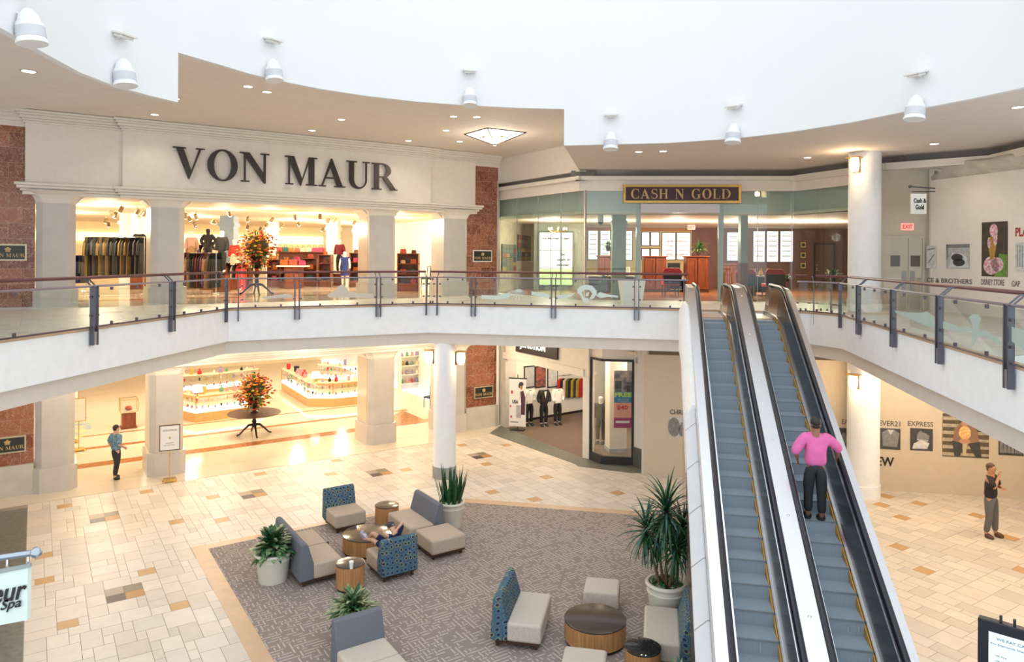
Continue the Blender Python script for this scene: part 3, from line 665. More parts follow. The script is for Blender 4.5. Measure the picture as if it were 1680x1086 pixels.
def et_center(t, I, P, Q, d):
    hills = [[(790, 484), (815, 485), (838, 479), (835, 489), (812, 492), (790, 490)],
             [(872, 478), (892, 480), (902, 484), (902, 489), (888, 487), (872, 484)],
             [(914, 484), (928, 484), (944, 480), (940, 485), (928, 490), (914, 489)],
             [(978, 485), (984, 479), (998, 483), (1014, 485), (1014, 488), (998, 487), (985, 489)]]
    etch(t, I, P, Q, hills, 'etched_hills')
    yuc = []
    for k in range(13):
        a = radians(-20 + k * 18.5); cx, cy = 852, 474
        x1, y1 = cx + 21 * cos(a) * .95, cy + 8 + 11 * sin(a) * (1 if sin(a) > 0 else .8)
        yuc.append([(cx - .7, cy), (cx + .7, cy), (x1 + .45, y1 + .4), (x1 - .45, y1)])
    etch(t, I, P, Q, yuc, 'etched_yucca')
    sk = [[(947, 475), (953, 469), (962, 467), (972, 469), (979, 477), (979, 483), (973, 490), (966, 492), (972, 482), (968, 476), (958, 475), (955, 480), (958, 489), (952, 484), (947, 480)],
          [(952, 484), (958, 489), (964, 488), (966, 492), (962, 497), (958, 498), (954, 490)],
          [(962, 480), (967, 479), (965, 486), (961, 486)]]
    etch(t, I, P, Q, sk, 'etched_skull')
def et_left(t, I, P, Q, d):
    etch(t, I, P, Q, [[(536, 484), (548, 478), (556, 469), (562, 466), (567, 470), (572, 478), (590, 481), (612, 482), (612, 488), (540, 488)], [(430, 487), (470, 482), (480, 484), (480, 488), (430, 490)]], 'etched_hills', mat('etched_glass_sand', (.62, .56, .47), .7))
def et_right(t, I, P, Q, d):
    sh = [[(1469, 509), (1482, 512), (1500, 513), (1512, 513), (1522, 511), (1534, 520), (1534, 538), (1518, 534), (1500, 526), (1485, 520), (1470, 513)],
          [(1548, 527), (1562, 531), (1575, 537), (1590, 535), (1597, 543), (1575, 545), (1560, 541), (1548, 539)],
          [(1591, 520), (1597, 515), (1606, 516), (1611, 522), (1607, 534), (1608, 552), (1602, 556), (1598, 568), (1595, 556), (1597, 536)],
          [(1607, 543), (1620, 543), (1632, 552), (1645, 560), (1645, 566), (1630, 560), (1618, 553), (1607, 551)],
          [(1661, 536), (1680, 542), (1700, 552), (1700, 585), (1680, 573), (1661, 560)]]
    etch(t, I, P, Q, sh, 'etched_hills', mat('etched_glass_teal', (.40, .50, .45), .7))
railing('glass balcony railing along the left edge, nearest the brown marble', RE[0], RE[1], [(155, 1), (283, 1), (371.5, 0)], 0)
railing('glass balcony railing in front of the flower table, etched with sand hills', RE[1], RE[2], [(391, 0), (487.5, 1), (621, 1), (699.5, 0)], 0, et_left)
cutp = onl(1129, 500, RE[2], RE[3]); cutq = onl(1331, 500, RE[2], RE[3])
railing('glass balcony railing left of the escalators, etched with skull and yucca', RE[2], (cutp.x, cutp.y), [(717, 0), (776.5, 1), (908, 1), (1044.5, 1), (1122, 0)], 0, et_center)
railing('short glass balcony railing piece right of the escalator tops', (cutq.x - .35, cutq.y + .07), RE[3], [(1335, 0), (1363.5, 0)], 0)
railing('tiny corner piece of glass railing beside the round column', RE[3], RE[4], [], 0)
railing('glass balcony railing along the right walkway, etched with teal hills', RE[4], RE[5], [(1378, 0), (1408, 1), (1465, 1), (1541, 1), (1655, 1)], 0, et_right)
# ================================================================== ESCALATORS
P0 = fl(1188, 523, ZU); M_SL = .464
def zs(y):
    y = -y
    if y <= .25: return ZU
    if y < 1.05: q = (y - .25) / .8; return ZU - M_SL * .4 * q * q
    z = ZU - M_SL * (y - .65)
    return max(z, 0.02)
YB = -(ZU / M_SL + .65)
YS = [1.75, 1.2, .4, 0] + [-.25 - .2 * k for k in range(5)] + [-1.5, -2.5, -4, -6, -8, -10, YB + .3, YB, YB - 1.2]
def sweep(prof, ys, closed=True, endcaps=True, zf=zs):
    mb = MB(); n = len(prof); vs = [(u, y, zf(y) + dz) for y in ys for u, dz in prof]; fs = []
    for j in range(len(ys) - 1):
        for i in range(n if closed else n - 1): k = (i + 1) % n; fs.append((j * n + i, j * n + k, (j + 1) * n + k, (j + 1) * n + i))
    if endcaps: fs.append(tuple(range(n))[::-1]); fs.append(tuple(range((len(ys) - 1) * n, len(ys) * n)))
    mb.v = [Vector(v) for v in vs]; mb.f = fs; mb.mi = [0] * len(fs); return mb
def bxp(u0, u1, z0, z1): return [(u0, z0), (u1, z0), (u1, z1), (u0, z1)]
HH = .80
def newel(u, w_=.03):                  # end panel outline that the handrail wraps
    return [(1.2, .0), (1.2, .55), (1.45, .57), (1.62, .45), (1.66, .28), (1.58, .12), (1.42, .03), (1.2, 0)]
def escalator(lab, ur, wdt=.54, left_deck=True, right_deck=True):
    base = P0 + (EF.to_3x3() @ Vector((ur - wdt / 2, 0, 0)))
    t = thing('escalator', lab, 'escalator', (base.x, base.y, 0), B_, 'pair of escalators')
    o = wdt / 2
    mb = MB(); sy = .4
    mb.box(-o, o, 0, .4, -.19, 0)
    st = None; k = 0; y = -.02
    while y - sy > YB:
        z = min(ZU, zs(y - .2)) + .0
        if st is None:
            st = build('step', MB().box(-o + .005, o - .005, -sy, 0, -.2, 0).box(-o + .005, o - .005, -sy - .004, -sy + .03, -.012, .003, mi=1), [M_step, mat('step_nose', (.30, .34, .38), .35, metal=.5)], t)
            st.location = (0, y, z)
        else:
            c = st.copy(); COL.objects.link(c); c.parent = t; c.location = (0, y, z)
        y -= sy; k += 1
    build('comb_plate', MB().box(-o, o, 0, 1.7, ZU + .0, ZU + .012).box(-o, o, 0, .12, ZU + .01, ZU + .02, mi=1), [M_steel, mat('safety_yellow', (.55, .30, .05), .5)], t)
    build('demarcation_line', sweep(bxp(o - .02, o - .002, -.06, .07), [0] + YS[4:17]), mat('safety_yellow', (.55, .30, .05), .5), t, sharp=50)
    for sgn in (-1, 1):
        q = lambda u0, u1: (min(sgn * u0, sgn * u1), max(sgn * u0, sgn * u1))
        a, b = q(o, o + .03)
        build('skirt', sweep(bxp(a, b, -.25, .10), YS), mat('skirt_black', (.02, .025, .035), .3), t, sharp=50)
        a, b = q(o, o + .05)
        build('skirt_trim', sweep(bxp(a, b, .10, .135), YS), M_chrome, t, sharp=50)
        pr = [(sgn * (o + .035), .13), (sgn * (o + .10), HH - .09), (sgn * (o + .13), HH - .09), (sgn * (o + .06), .13)]
        if sgn < 0: pr = pr[::-1]
        build('balustrade_panel', sweep(pr, YS), M_dpanel, t, sharp=50)
        a, b = q(o + .075, o + .1)
        build('panel_trim', sweep(bxp(a, b, HH - .10, HH - .06), YS), M_chrome, t, sharp=50)
        ha = sgn * (o + .135)
        pts = [(ha, y, zs(y) + HH) for y in YS[::-1] if y <= 1.2]
        for ang in range(75, -91, -15): pts.append((ha, 1.45 + .0 + .33 * cos(radians(ang)), ZU + HH - .33 + .33 * sin(radians(ang))))
        pts += [(ha, 1.2, ZU + HH - .66)]
        mb = MB(); mb.tube(pts, .036, 8); mb.v = [Vector((ha + (v.x - ha) * 1.15, v.y, v.z)) for v in mb.v]
        build('handrail', mb, M_black, t)
        P = [(1.1, 0), (1.1, HH - .05)] + [(1.45 + .29 * cos(radians(g)), HH - .33 + .29 * sin(radians(g))) for g in range(85, -91, -15)] + [(1.4, 0)]
        mb = MB(); x0, x1 = q(o + .05, o + .13)
        n = len(P); vs = [(x, y, ZU + z) for x in (x0, x1) for y, z in P]
        mb.add(vs, [tuple(range(n)), tuple(range(n, 2 * n))[::-1]] + [((i + 1) % n, i, n + i, n + (i + 1) % n) for i in range(n)])
        build('newel_panel', mb, M_brz, t)
        for yy in ((.35, 1.15), (-.35, .35)):
            build('bronze_inner_panel', sweep([(sgn * (o + .03), .135), (sgn * (o + .098), HH - .1), (sgn * (o + .10), HH - .1), (sgn * (o + .032), .135)][::sgn], [yy[1], yy[0]]), M_brz, t, sharp=50)
    return t
U1, U2 = 0.0, 1.14
esc1 = escalator('left escalator of the pair, empty moving steps', U1)
esc2 = escalator('right escalator of the pair, carrying the person in pink', U2)
def edeck(name, lab, u0, u1, dz, th, m, ys=YS, screws=False):
    base = P0 + (EF.to_3x3() @ Vector(((u0 + u1) / 2, -5, 0)))
    t = thing(name, lab, 'escalator deck', (base.x, base.y, 0), B_)
    T = Matrix.Translation((P0.x, P0.y, 0)) @ EF
    mb = sweep(bxp(u0, u1, dz - th, dz), ys); xf(mb, T); build('deck_plate', mb, m, t, world=True, sharp=50)
    if screws:
        for y in [.2] + [-1.0 - 1.55 * k for k in range(7)]:
            mb = MB(T).ball(((u0 + u1) / 2, y, zs(y) + dz), (.022, .022, .014)); build('anti_slide_stud', mb, M_chrome, t, world=True)
    return t
oR = .27 + .135
edeck('centre_deck', 'bright steel deck with round studs between the two escalators', U1 - .27 + oR + .045, U2 - .27 - oR - .045, HH - .02, .5, M_steel, screws=True)
edeck('outer_deck', 'bright steel deck along the left side of the left escalator', U1 - .27 - oR - .2, U1 - .27 - oR - .045, HH - .03, .45, M_steel)
edeck('outer_deck', 'bright steel deck along the right side of the right escalator', U2 - .27 + oR + .045, U2 - .27 + oR + .15, HH - .03, .6, M_steel)
TE = Matrix.Translation((P0.x, P0.y, 0)) @ EF
uL = U1 - .27 - oR - .2
# plaster cladding and stone faced parapet under the left deck
yst = [1.2, .3, -.1] + YS[4:]
t = thing('escalator_cladding', 'white plaster and stone cladding down the left side of the escalators', 'cladding', TE @ Vector((uL - .1, -5, 0)), B_)
mb = sweep([(uL - .17, -.95), (uL, -.95), (uL, .34), (uL - .06, .34), (uL - .17, .1)], [y for y in yst if y > -4.2] + [-4.2]); build('plaster_casing', xf(mb, TE), M_fascia, t, world=True, sharp=40)
mb = sweep([(uL - .20, .02), (uL - .03, .02), (uL, .2), (uL, .27), (uL - .03, .27), (uL - .2, .12)], [-4.1, -6, -8, -10, YB]); build('stone_coping', xf(mb, TE), mat('pale_coping_stone', (.66, .67, .69), .35), t, world=True, sharp=40)
for k in range(8):
    y = -4.6 - k * .95
    if y > YB: build('coping_joint', MB(TE).add([(uL - .204, y, zs(y) + .0), (uL - .204, y - .012, zs(y - .012) + .0), (uL - .204, y - .012, zs(y) + .122), (uL - .204, y, zs(y) + .122), (uL, y, zs(y) + .275), (uL, y - .012, zs(y) + .275), (uL - .03, y, zs(y) + .274), (uL - .03, y - .012, zs(y) + .274)], [(0, 1, 2, 3), (3, 2, 7, 6), (6, 7, 5, 4)]), mat('joint_dark', (.3, .29, .28), .6), t, world=True)
# polished stone enclosure below
mb = MB(TE); ye = -1.9
ys2 = [ye, -3, -4.5, -6, -8, -10, YB]
yl = [-4.15, -5, -6, -8, -10, YB]
vs = []; u0, u1 = uL - .16, U2 - .27 + oR + .1
for y in ys2: vs += [(u0, y, 0), (u1, y, 0), (u1, y, max(.02, zs(y) - .9)), (u0, y, max(.02, zs(y) - .9))]
fs = [(0, 1, 2, 3)] + [(4 * (len(ys2) - 1) + i) for i in ()]
fs = [(3, 2, 1, 0)]
for j in range(len(ys2) - 1):
    for i in range(4): k = (i + 1) % 4; fs.append((j * 4 + i, j * 4 + k, (j + 1) * 4 + k, (j + 1) * 4 + i))
mb.add(vs, fs); struct('wall_escalator_side', MB(TE).add([(q, y, z) for y in yl for q, z in ((u0, 0), (u0, zs(y) + .05), (u0 + .1, zs(y) + .05), (u0 + .1, 0))], [(0, 1, 2, 3), (4 * len(yl) - 1, 4 * len(yl) - 2, 4 * len(yl) - 3, 4 * len(yl) - 4)] + [(4 * j + i, 4 * j + (i + 1) % 4, 4 * j + 4 + (i + 1) % 4, 4 * j + 4 + i) for j in range(len(yl) - 1) for i in range(4)]), mat('polished_mauve_stone', (.36, .28, .24), .12, noise=.12, nscale=3))
struct('wall_escalator', mb, mat('polished_mauve_stone', (.36, .28, .24), .12, noise=.12, nscale=3))
# ================================================================== LIGHTS ON THE BUILDING
def downlight(px, py, z, W=28, on=True, group='recessed ceiling downlights', kind='upper'):
    p = fl(px, py, z); first = DL.get('o')
    lab = 'small round recessed downlight in the beige ceiling'
    if first is None:
        t = thing('recessed_downlight', lab, 'ceiling light', p, 0, group)
        build('trim_ring', MB().lathe([(.105, -.006), (.125, -.006), (.125, .01), (.105, .01)], 20, cap=False), mat('ring_brown', (.28, .22, .2), .5), t)  # trim ring in one plain dark brown
        build('lens', MB().lathe([(.001, -.004), (.105, -.004), (.105, .0)], 20), M_lens, t); DL['o'] = t
    else: t = copymesh(first); t.location = p
    if on: lamp((p.x, p.y, p.z - .08), W, (1, .90, .78), .07, 'SPOT', 'downlight_lamp', 2.3)
    return t
DL = {}
for i, (x, y) in enumerate([(47, 117)]): downlight(x, y, ZL)
for x, y in [(254, 188), (407, 142), (438, 151), (560, 196), (512, 214), (732, 214), (744, 191), (782, 192), (670, 231), (754, 232), (287, 162)]: downlight(x, y, ZH)
for x, y in [(1048, 249), (1088, 248), (1325, 258.5), (1533, 236), (1670, 176)]: downlight(x, y, ZL)
# pyramid lantern under the high ceiling
c = fl(812, 218.5, ZH)
t = thing('square_lantern', 'square leaded glass ceiling lantern with dark frame', 'ceiling light', c, radians(33.4))
h = .72; dpt = .38
crn = [(-h, -h), (h, -h), (h, h), (-h, h)]
mb = MB(); mb.add([(x, y, 0) for x, y in crn] + [(0, 0, -dpt)], [(0, 4, 1), (1, 4, 2), (2, 4, 3), (3, 4, 0)]); build('glass_shade', mb, mat('lantern_glass', (1, .93, .82), .4, emit=2.6, ecol=(1, .9, .76)), t)
mb = MB()
for i in range(4):
    a, b = crn[i], crn[(i + 1) % 4]; mb.tube([(*a, 0), (*b, 0)], .028, 6); mb.tube([(*a, -.01), (0, 0, -dpt - .01)], .02, 6)
mb.ball((0, 0, -dpt), (.09, .09, .04)); build('frame', mb, M_leg, t)
for k in range(4): build('leaf_ornament', MB(Matrix.Rotation(pi / 2 * k, 4, 'Z')).ball((0, -.42, -.165), (.06, .03, .03)).ball((.07, -.44, -.155), (.04, .03, .02)).ball((-.07, -.44, -.155), (.04, .03, .02)), M_gold, t)
lamp((c.x, c.y, c.z - .6), 60, (1, .86, .68), .3, name='lantern_lamp', parent=t)
# column sconces
def sconce(px, py, col, r, lab, ang):
    z = py; c = Vector((col.x, col.y)); d = Vector((cos(ang), sin(ang))); p = c + d * (r + .0)
    t = thing('column_sconce', lab, 'wall light', (p.x, p.y, z), ang - pi / 2 + pi / 2, 'amber glass sconces on the round columns')
    build('back_plate', MB().box(-.0, .03, -.09, .09, -.2, .2), M_bronze, t)
    build('shade', MB().lathe([(.08, -.19), (.115, -.1), (.125, 0), (.115, .12), (.09, .19)], 16, c=(.15, 0, 0)), M_lamp, t)
    mb = MB().box(.0, .30, -.17, .17, .19, .215)
    for k in range(4): a = pi / 2 * k + pi / 4; mb.tube([(.15 + .12 * cos(a), .12 * sin(a), -.2), (.15 + .12 * cos(a), .12 * sin(a), .2)], .008, 5)
    build('canopy_frame', mb, M_gold, t)
    lamp((p.x + d.x * .45, p.y + d.y * .45, z - .05), 22, (1, .72, .4), .1, name='sconce_lamp', parent=t); return t
zc = lambda px, py, D: dep(px, py, D).z
sconce(0, zc(1403, 270, 20.2), colB, .43, 'amber sconce high on the upper right column', radians(-143))
sconce(0, zc(1403, 627, 20.2), colB, .43, 'amber sconce on the lower right column', radians(-143))
cA2 = Vector((colA.x, colA.y + .2, 0))
sconce(0, zc(708, 588, 21.7), cA2, .345, 'amber sconce on the left side of the lower white column', radians(187))
sconce(0, zc(752, 590, 21.7), cA2, .345, 'amber sconce on the right side of the lower white column', radians(-8))
# flood lights on the white light well
def flood(px, py, prof, zbot, lab):
    best = None; a, b = ray(px, py)
    for i in range(len(prof) - 1):
        try: q = onl(px, py, prof[i], prof[i + 1])
        except ZeroDivisionError: continue
        A, Bq = Vector(prof[i]), Vector(prof[i + 1]); s = (Vector((q.x, q.y)) - A).dot((Bq - A)) / (Bq - A).length_squared
        if 0 <= s <= 1 and q.y > 0: best = (q, (Bq - A).normalized())
    q, d = best; n = Vector((d.y, -d.x)); ang = atan2(n.y, n.x)
    t = thing('wall_flood_light', lab, 'spotlight', q, ang, 'white twin flood lights on the light well wall')
    build('wall_bracket', MB().lathe([(.10, 0), (.10, .04), (.05, .05)], 16, Matrix.Rotation(pi / 2, 4, 'Y')).tube([(.04, 0, 0), (.14, 0, .02), (.20, 0, -.02)], .022, 8), M_white, t)
    R2 = Matrix.Translation((.3, 0, -.28)) @ Matrix.Rotation(radians(-8), 4, 'Y')
    hd = build('lamp_housing', MB(R2).lathe([(.05, .36), (.12, .28), (.15, .17), (.165, .17), (.165, .15), (.175, .14), (.185, -.06), (.20, -.1), (.20, -.13), (.17, -.13)], 20), M_white, t)
    build('lens', MB(R2).lathe([(.0, -.11), (.17, -.11), (.17, -.12)], 20), mat('lens_grey', (.55, .58, .6), .15), hd)
    build('louvre_band', MB(R2).lathe([(.188, -.05), (.186, .10)], 20, cap=False), mat('louvre_grey', (.62, .64, .68), .5), hd)
    R3 = Matrix.Translation((.26, 0, .52)) @ Matrix.Rotation(radians(14), 4, 'Y')
    build('upper_bracket', MB().lathe([(.09, 0), (.09, .04)], 16, Matrix.Translation((0, 0, .45)) @ Matrix.Rotation(pi / 2, 4, 'Y')).tube([(.03, 0, .45), (.26, 0, .5)], .02, 8), M_white, t)
    build('reflector_plate', MB(R3).box(-.14, .17, -.17, .17, -.02, .02).box(-.1, .12, -.13, .13, -.07, -.02), mat('reflector_white', (.78, .76, .72), .4), t, bevel=.008)
    return t
flood(12, 22, wl, 0, 'white flood light at the top left corner of the view')
flood(184, 106, wl, 0, 'white flood light left of the ceiling step')
flood(436, 106, wm, 0, 'white flood light above the bronze store lettering')
flood(768, 152, wm, 0, 'white flood light above the square lantern')
flood(1003, 223, wr, 0, 'white flood light right of the second ceiling step')
flood(1212, 210, wr, 0, 'white flood light above the maroon board sign')
flood(1517, 165, wr, 0, 'white flood light at the right, above the hoarding')
# ------------------------------------------------------------------ shop lights
for s, tt in ((2, 30), (6, 29), (10, 30), (13.5, 31), (1, 36), (6, 36), (11, 36), (14, 38)):
    lamp(SF @ Vector((s, tt, 8.1)), 260, (1, .84, .62), .25, name='store_upper_lamp')
    lamp(SF @ Vector((s, tt, 3.55)), 210, (1, .87, .68), .25, name='store_lower_lamp')
for s in (2, 7, 12): lamp(SF @ Vector((s, 25.9, 3.2)), 60, (1, .82, .58), .35, name='vestibule_lamp'); lamp(SF @ Vector((s, 26.3, 8.0)), 45, (1, .74, .42), .15, name='vestibule_lamp')
for s in (1, 4, 7.5, 11, 14): lamp(SF @ Vector((s, 22.6, 3.8)), 62, (1, .84, .62), .3, name='soffit_lamp')
for x, y in ((-10.3, 16), (-10.5, 12.5), (9.5, 15.5), (12.5, 17), (9.0, 12), (12, 12), (11, 19)): lamp((x, y, 3.8), 62 if x < 0 else 90, (1, .82, .60), .3, name='soffit_lamp')
# ================================================================== SIGNS AND SHOP FRONTS
tf = TF - .19
def store_sign(lab, x0, x1, yb, h, depth, m):
    a, b = onT(x0, yb, tf), onT(x1, yb, tf); s0, s1 = a.x, b.x; z0 = a.z
    wd = (s1 - s0) / word_w('VON MAUR', h)
    t = thing('store_sign', lab, 'sign', SF @ Vector(((s0 + s1) / 2, tf, z0)), A_)
    T = SF @ Matrix.Translation((s0, tf - .06, z0)) @ Matrix.Rotation(pi / 2, 4, 'X')
    x = 0
    serif_word('letter', 'VON MAUR', h, T, depth, m, t, sp=.06 * wd, wid=wd, gaps=.45 * wd)
    return t
store_sign('large dark bronze serif letters reading VON MAUR on the cream frieze', 284, 652, 291.5, .94, .05, M_brown)
sg = store_sign('small dark letters reading VON MAUR half hidden below the balcony edge', 420, 540, 586.5, .42, .03, M_ink)
# plaques on the brown marble
def plaque(px, py, z, lab, w_=.86, h=.46, fm=None):
    p = onT(px, py, 24.31); t = thing('name_plaque', lab, 'plaque', SF @ Vector((p.x, 24.31, p.z - h / 2)), A_, None)
    T = SF @ Matrix.Translation((p.x, 24.30, p.z)) @ Matrix.Rotation(pi / 2, 4, 'X')
    build('frame', MB(T).box(-w_ / 2, w_ / 2, -h / 2, h / 2, -.01, .03), fm or mat('plaque_frame', (.62, .52, .33), .3, metal=.5), t, world=True)
    build('plate', MB(T).box(-w_ / 2 + .04, w_ / 2 - .04, -h / 2 + .04, h / 2 - .04, .03, .036), mat('plaque_dark', (.025, .03, .022), .3), t, world=True)
    build('flower_emblem', MB(T).ball((0, .07, .04), (.035, .035, .01)).ball((.045, .09, .04), (.03, .03, .008)).ball((-.045, .09, .04), (.03, .03, .008)).ball((.03, .035, .04), (.03, .03, .008)).ball((-.03, .035, .04), (.03, .03, .008)).ball((0, .12, .04), (.03, .03, .008)), M_goldp, t, world=True)
    serif_word('letter', 'VON MAUR', .1, T @ Matrix.Translation((-word_w('VON MAUR', .1) / 2, -.13, .036)), .004, M_goldp, t)
plaque(13, 414, 0, 'dark name plaque with gilt frame on the upper left marble wall')
plaque(791, 420, 0, 'pale framed name plaque on the upper marble panel beside the gold shop', fm=mat('plaque_pale_frame', (.85, .80, .70), .3))
plaque(12, 730, 0, 'dark name plaque with gilt frame on the lower left marble wall')
plaque(793, 643, 0, 'dark name plaque on the lower marble panel beside the tuxedo shop')
# --- gold shop glass front
def pane(name, P, Q, x0, x1, z0, z1, m, parent, off=0, th=.012):
    a, b = onl(x0, 400, P, Q), onl(x1, 400, P, Q); v = along((a.x, a.y), (b.x, b.y), z0, z1, off - th / 2, off + th / 2)
    return build(name, MB().prism(*v), m, parent, world=True)
gf = thing('shop_glazing', 'tall frameless green glass front of the gold shop', 'shop window', (3.5, 26, ZU))
zh = dep(1100, 350, 25).z
for P, Q, xs in ((FC, FB, [818, 848, 883, 920, 960.5]), (FB, KK, [961.5, 1045])):
    for a, b in zip(xs[:-1], xs[1:]): pane('glass_pane', P, Q, a + .3, b - .3, ZU, zg, M_sglass, gf)
for a, b in ((1186, 1243), (1243.5, 1299)): pane('glass_pane', FB, KK, a, b, ZU, zg, M_sglass, gf)
pane('glass_pane', KK, KE, 1302, 1345, ZU, zg, M_sglass, gf); pane('glass_pane', KK, KE, 1346, 1394, ZU, zg, M_sglass, gf)
pane('transom_glass', FB, KK, 1051, 1178, zh + .28, zg, M_sglass, gf)
M_green = mat('glass_edge_green', (.33, .42, .39), .25)
for P, Q, a, b in ((FC, FB, 816.5, 818.5), (FC, FB, 959.5, 961), (FB, KK, 1043.5, 1051), (FB, KK, 1178, 1186.5)): pane('mullion', P, Q, a, b, ZU, zg, M_green if a > 960 else M_steel, gf, 0, .08)
for P, Q, a in ((FC, FB, 848), (FC, FB, 883), (FC, FB, 920), (FB, KK, 1243), (FB, KK, 1299.5)): pane('glass_joint', P, Q, a - .4, a + .4, ZU, zg, M_green, gf, 0, .014)
pane('door_header', FB, KK, 1050, 1179, zh, zh + .30, mat('header_lilac', (.62, .60, .62), .5), gf, 0, .3)
# interior of the gold shop
DB = 37.0
struct('floor_shop', MB().prism([(FC[0] + .3, FC[1] + .3), (FB[0], FB[1] + .15), (KK[0], KK[1] + .1), KE, (17.5, DB), (-3, DB)], ZU, ZU + .012), M_plank)
struct('ceiling_shop', MB().prism([(FC[0] - .6, FC[1] + 1.2), (FB[0] - .1, FB[1] + .9), (KK[0], KK[1] + .8), (KE[0] + .3, KE[1] + .3), (17.5, DB), (-3, DB)], zh, zh + .1), mat('shop_ceiling_cream', (.78, .72, .60), .7))
struct('wall_shop_bulkhead', MB().prism([(FC[0] - .4, FC[1] + 1.2), (FB[0] + .2, FB[1] + .9), (KK[0] + .3, KK[1] + .8), (KE[0] + .4, KE[1] + .2), (KE[0] + .6, KE[1] + .3), (KK[0] + .5, KK[1] + 1.0), (FB[0] + .2, FB[1] + 1.1), (FC[0] - .4, FC[1] + 1.4)], zh, ZL), mat('bulkhead_grey', (.70, .70, .66), .6))
M_cwall = mat('cherry_wall', (.17, .06, .045), .5, noise=.2, nscale=3); M_ywall = mat('yellow_wall', (.66, .54, .27), .6, noise=.15, nscale=3)
xw = lambda px: dep(px, 400, DB).x
struct('wall_shop_back_left', MB().box(-3, xw(1134), DB - .1, DB, ZU, zh), M_ywall)
struct('wall_shop_back_right', MB().box(xw(1134), 18, DB - .1, DB, ZU, zh), M_cwall)
struct('trim_60', MB().box(xw(958), xw(1134), DB - .14, DB - .1, dep(1000, 379, DB).z, zh), mat('orange_wood_band', (.40, .17, .07), .5))
struct('wall_shop_right', MB().prism(*along((17.9, 37.5), (KE[0] + .15, KE[1]), ZU, zg + .4, -.1, 0)), M_cwall)
lw_P, lw_Q = (FC[0] + .15, FC[1] + .3), (dep(876, 400, 36).x, 36)
struct('wall_shop_left', MB().prism(*along(lw_P, lw_Q, ZU, zh + .02, -.1, 0)), mat('mottled_taupe', (.42, .37, .27), .7, noise=.25, nscale=4))
struct('wall_shop_left_high', MB().prism(*along(lw_P, (dep(834, 400, 32).x, 32), zh, zg + .3, -.1, 0)), mat('mottled_taupe', (.42, .37, .27), .7))
gx0, gx1 = dep(876, 400, 33).x, dep(960, 400, 33).x
struct('wall_shop_pier', MB().box(gx0, gx1, 33, 33.2, ZU, zh), mat('pier_grey_green', (.40, .42, .36), .6))
for px, py in ((905, 372), (1000, 365), (1110, 362), (1215, 361), (1290, 361)):
    p = dep(px, py, 30); lamp((p.x, p.y, zh - .5), 150, (1, .88, .7), .2, name='shop_lamp')
for px in (1230, 1330, 1365): p = dep(px, 400, 30); lamp((p.x, p.y, zh - .5), 110, (1, .86, .66), .2, name='shop_lamp')
def wallrect(x0, y0, x1, y1, D): a, b = dep(x0, y1, D), dep(x1, y0, D); return a.x, a.z, b.x, b.z
def lightbox(x0, y0, x1, y1, D, lab, lines, kind='lit_menu_board', m=M_lit):
    ax, az, bx, bz = wallrect(x0, y0, x1, y1, D); T = Matrix.Translation((ax, D - .12, az)) @ Matrix.Rotation(pi / 2, 4, 'X'); w_, h = bx - ax, bz - az
    t = thing(kind, lab, 'light box', ((ax + bx) / 2, D - .12, az))
    build('case', MB(T).box(-.02, w_ + .02, -.02, h + .02, -.02, .0), M_leg, t, world=True)
    build('lit_face', MB(T).box(.02, w_ - .02, .02, h - .02, -.005, .012), m, t, world=True)
    r = random.Random(int(x0 * 7 + y0))
    for mbl in _lines(T, w_, h, lines, r): build('writing_line', mbl, mat('brown_ink', (.40, .26, .2), .6), t, world=True)
    return t
def _lines(T, w_, h, n, r):
    out = []
    for k in range(n):
        mb = MB(T); out.append(mb)
        y = h * (.9 - .8 * (k + .5) / n); x = w_ * .18; hh = h * .028
        while x < w_ * .8:
            d = r.uniform(.03, .1) * w_ + .01; mb.box(x, min(x + d, w_ * .84), y, y + hh, .013, .014); x += d + w_ * .035
    return out
LB = [(964, 377, 981, 426, 'tall lit board at the left end of the gold shop back wall'), (984, 377, 1001, 426, 'tall lit board left of the glass column in the gold shop'), (1025, 377, 1037, 427, 'narrow lit board right of the glass column'),
      (1052, 381, 1065, 403, 'small upper orange-white lit picture left of the door mullion'), (1067, 381, 1081, 403, 'small upper lit picture beside the double board'), (1067, 408, 1081, 425, 'small lower lit picture beside the double board'), (1052, 408, 1065, 425, 'small lower lit picture above the middle cherry cabinet'),
      (1085, 382, 1107.5, 426, 'left half of the big double lit board in the doorway'), (1109, 382, 1132, 426, 'right half of the big double lit board in the doorway'),
      (1191, 381, 1210, 428, 'tall lit board just right of the shop door frame'), (1212, 381, 1225, 421, 'narrow lit price list right of the shop door frame'),
      (1234, 379, 1254, 430, 'left one of three lit price boards side by side'), (1256, 379, 1276, 430, 'middle one of three lit price boards side by side'), (1278, 379, 1300, 430, 'right one of three lit price boards side by side')]
for i, (a, b, c_, d, l) in enumerate(LB): lightbox(a, b, c_, d, DB, l, 5 if d - b > 30 else 2)
for (cx, cy, wd, s_) in ((1108, 395, 26, 'Money'), (1110, 405, 22, 'for your'), (1108, 418, 28, 'Gold!')):
    p = dep(cx, cy + 3, DB - .15); words('board_lettering', s_, Matrix.Translation(p) @ Matrix.Rotation(pi / 2, 4, 'X'), .16, mat('brown_ink', (.40, .26, .2), .6), None, wd * DB / F, 'c', shear=.3)
    tag(bpy.data.objects['board_lettering' if 'board_lettering.001' not in bpy.data.objects else sorted(k.name for k in bpy.data.objects if k.name.startswith('board_lettering'))[-1]], 'brown slanted word "%s" across the big double lit board' % s_, 'lettering')
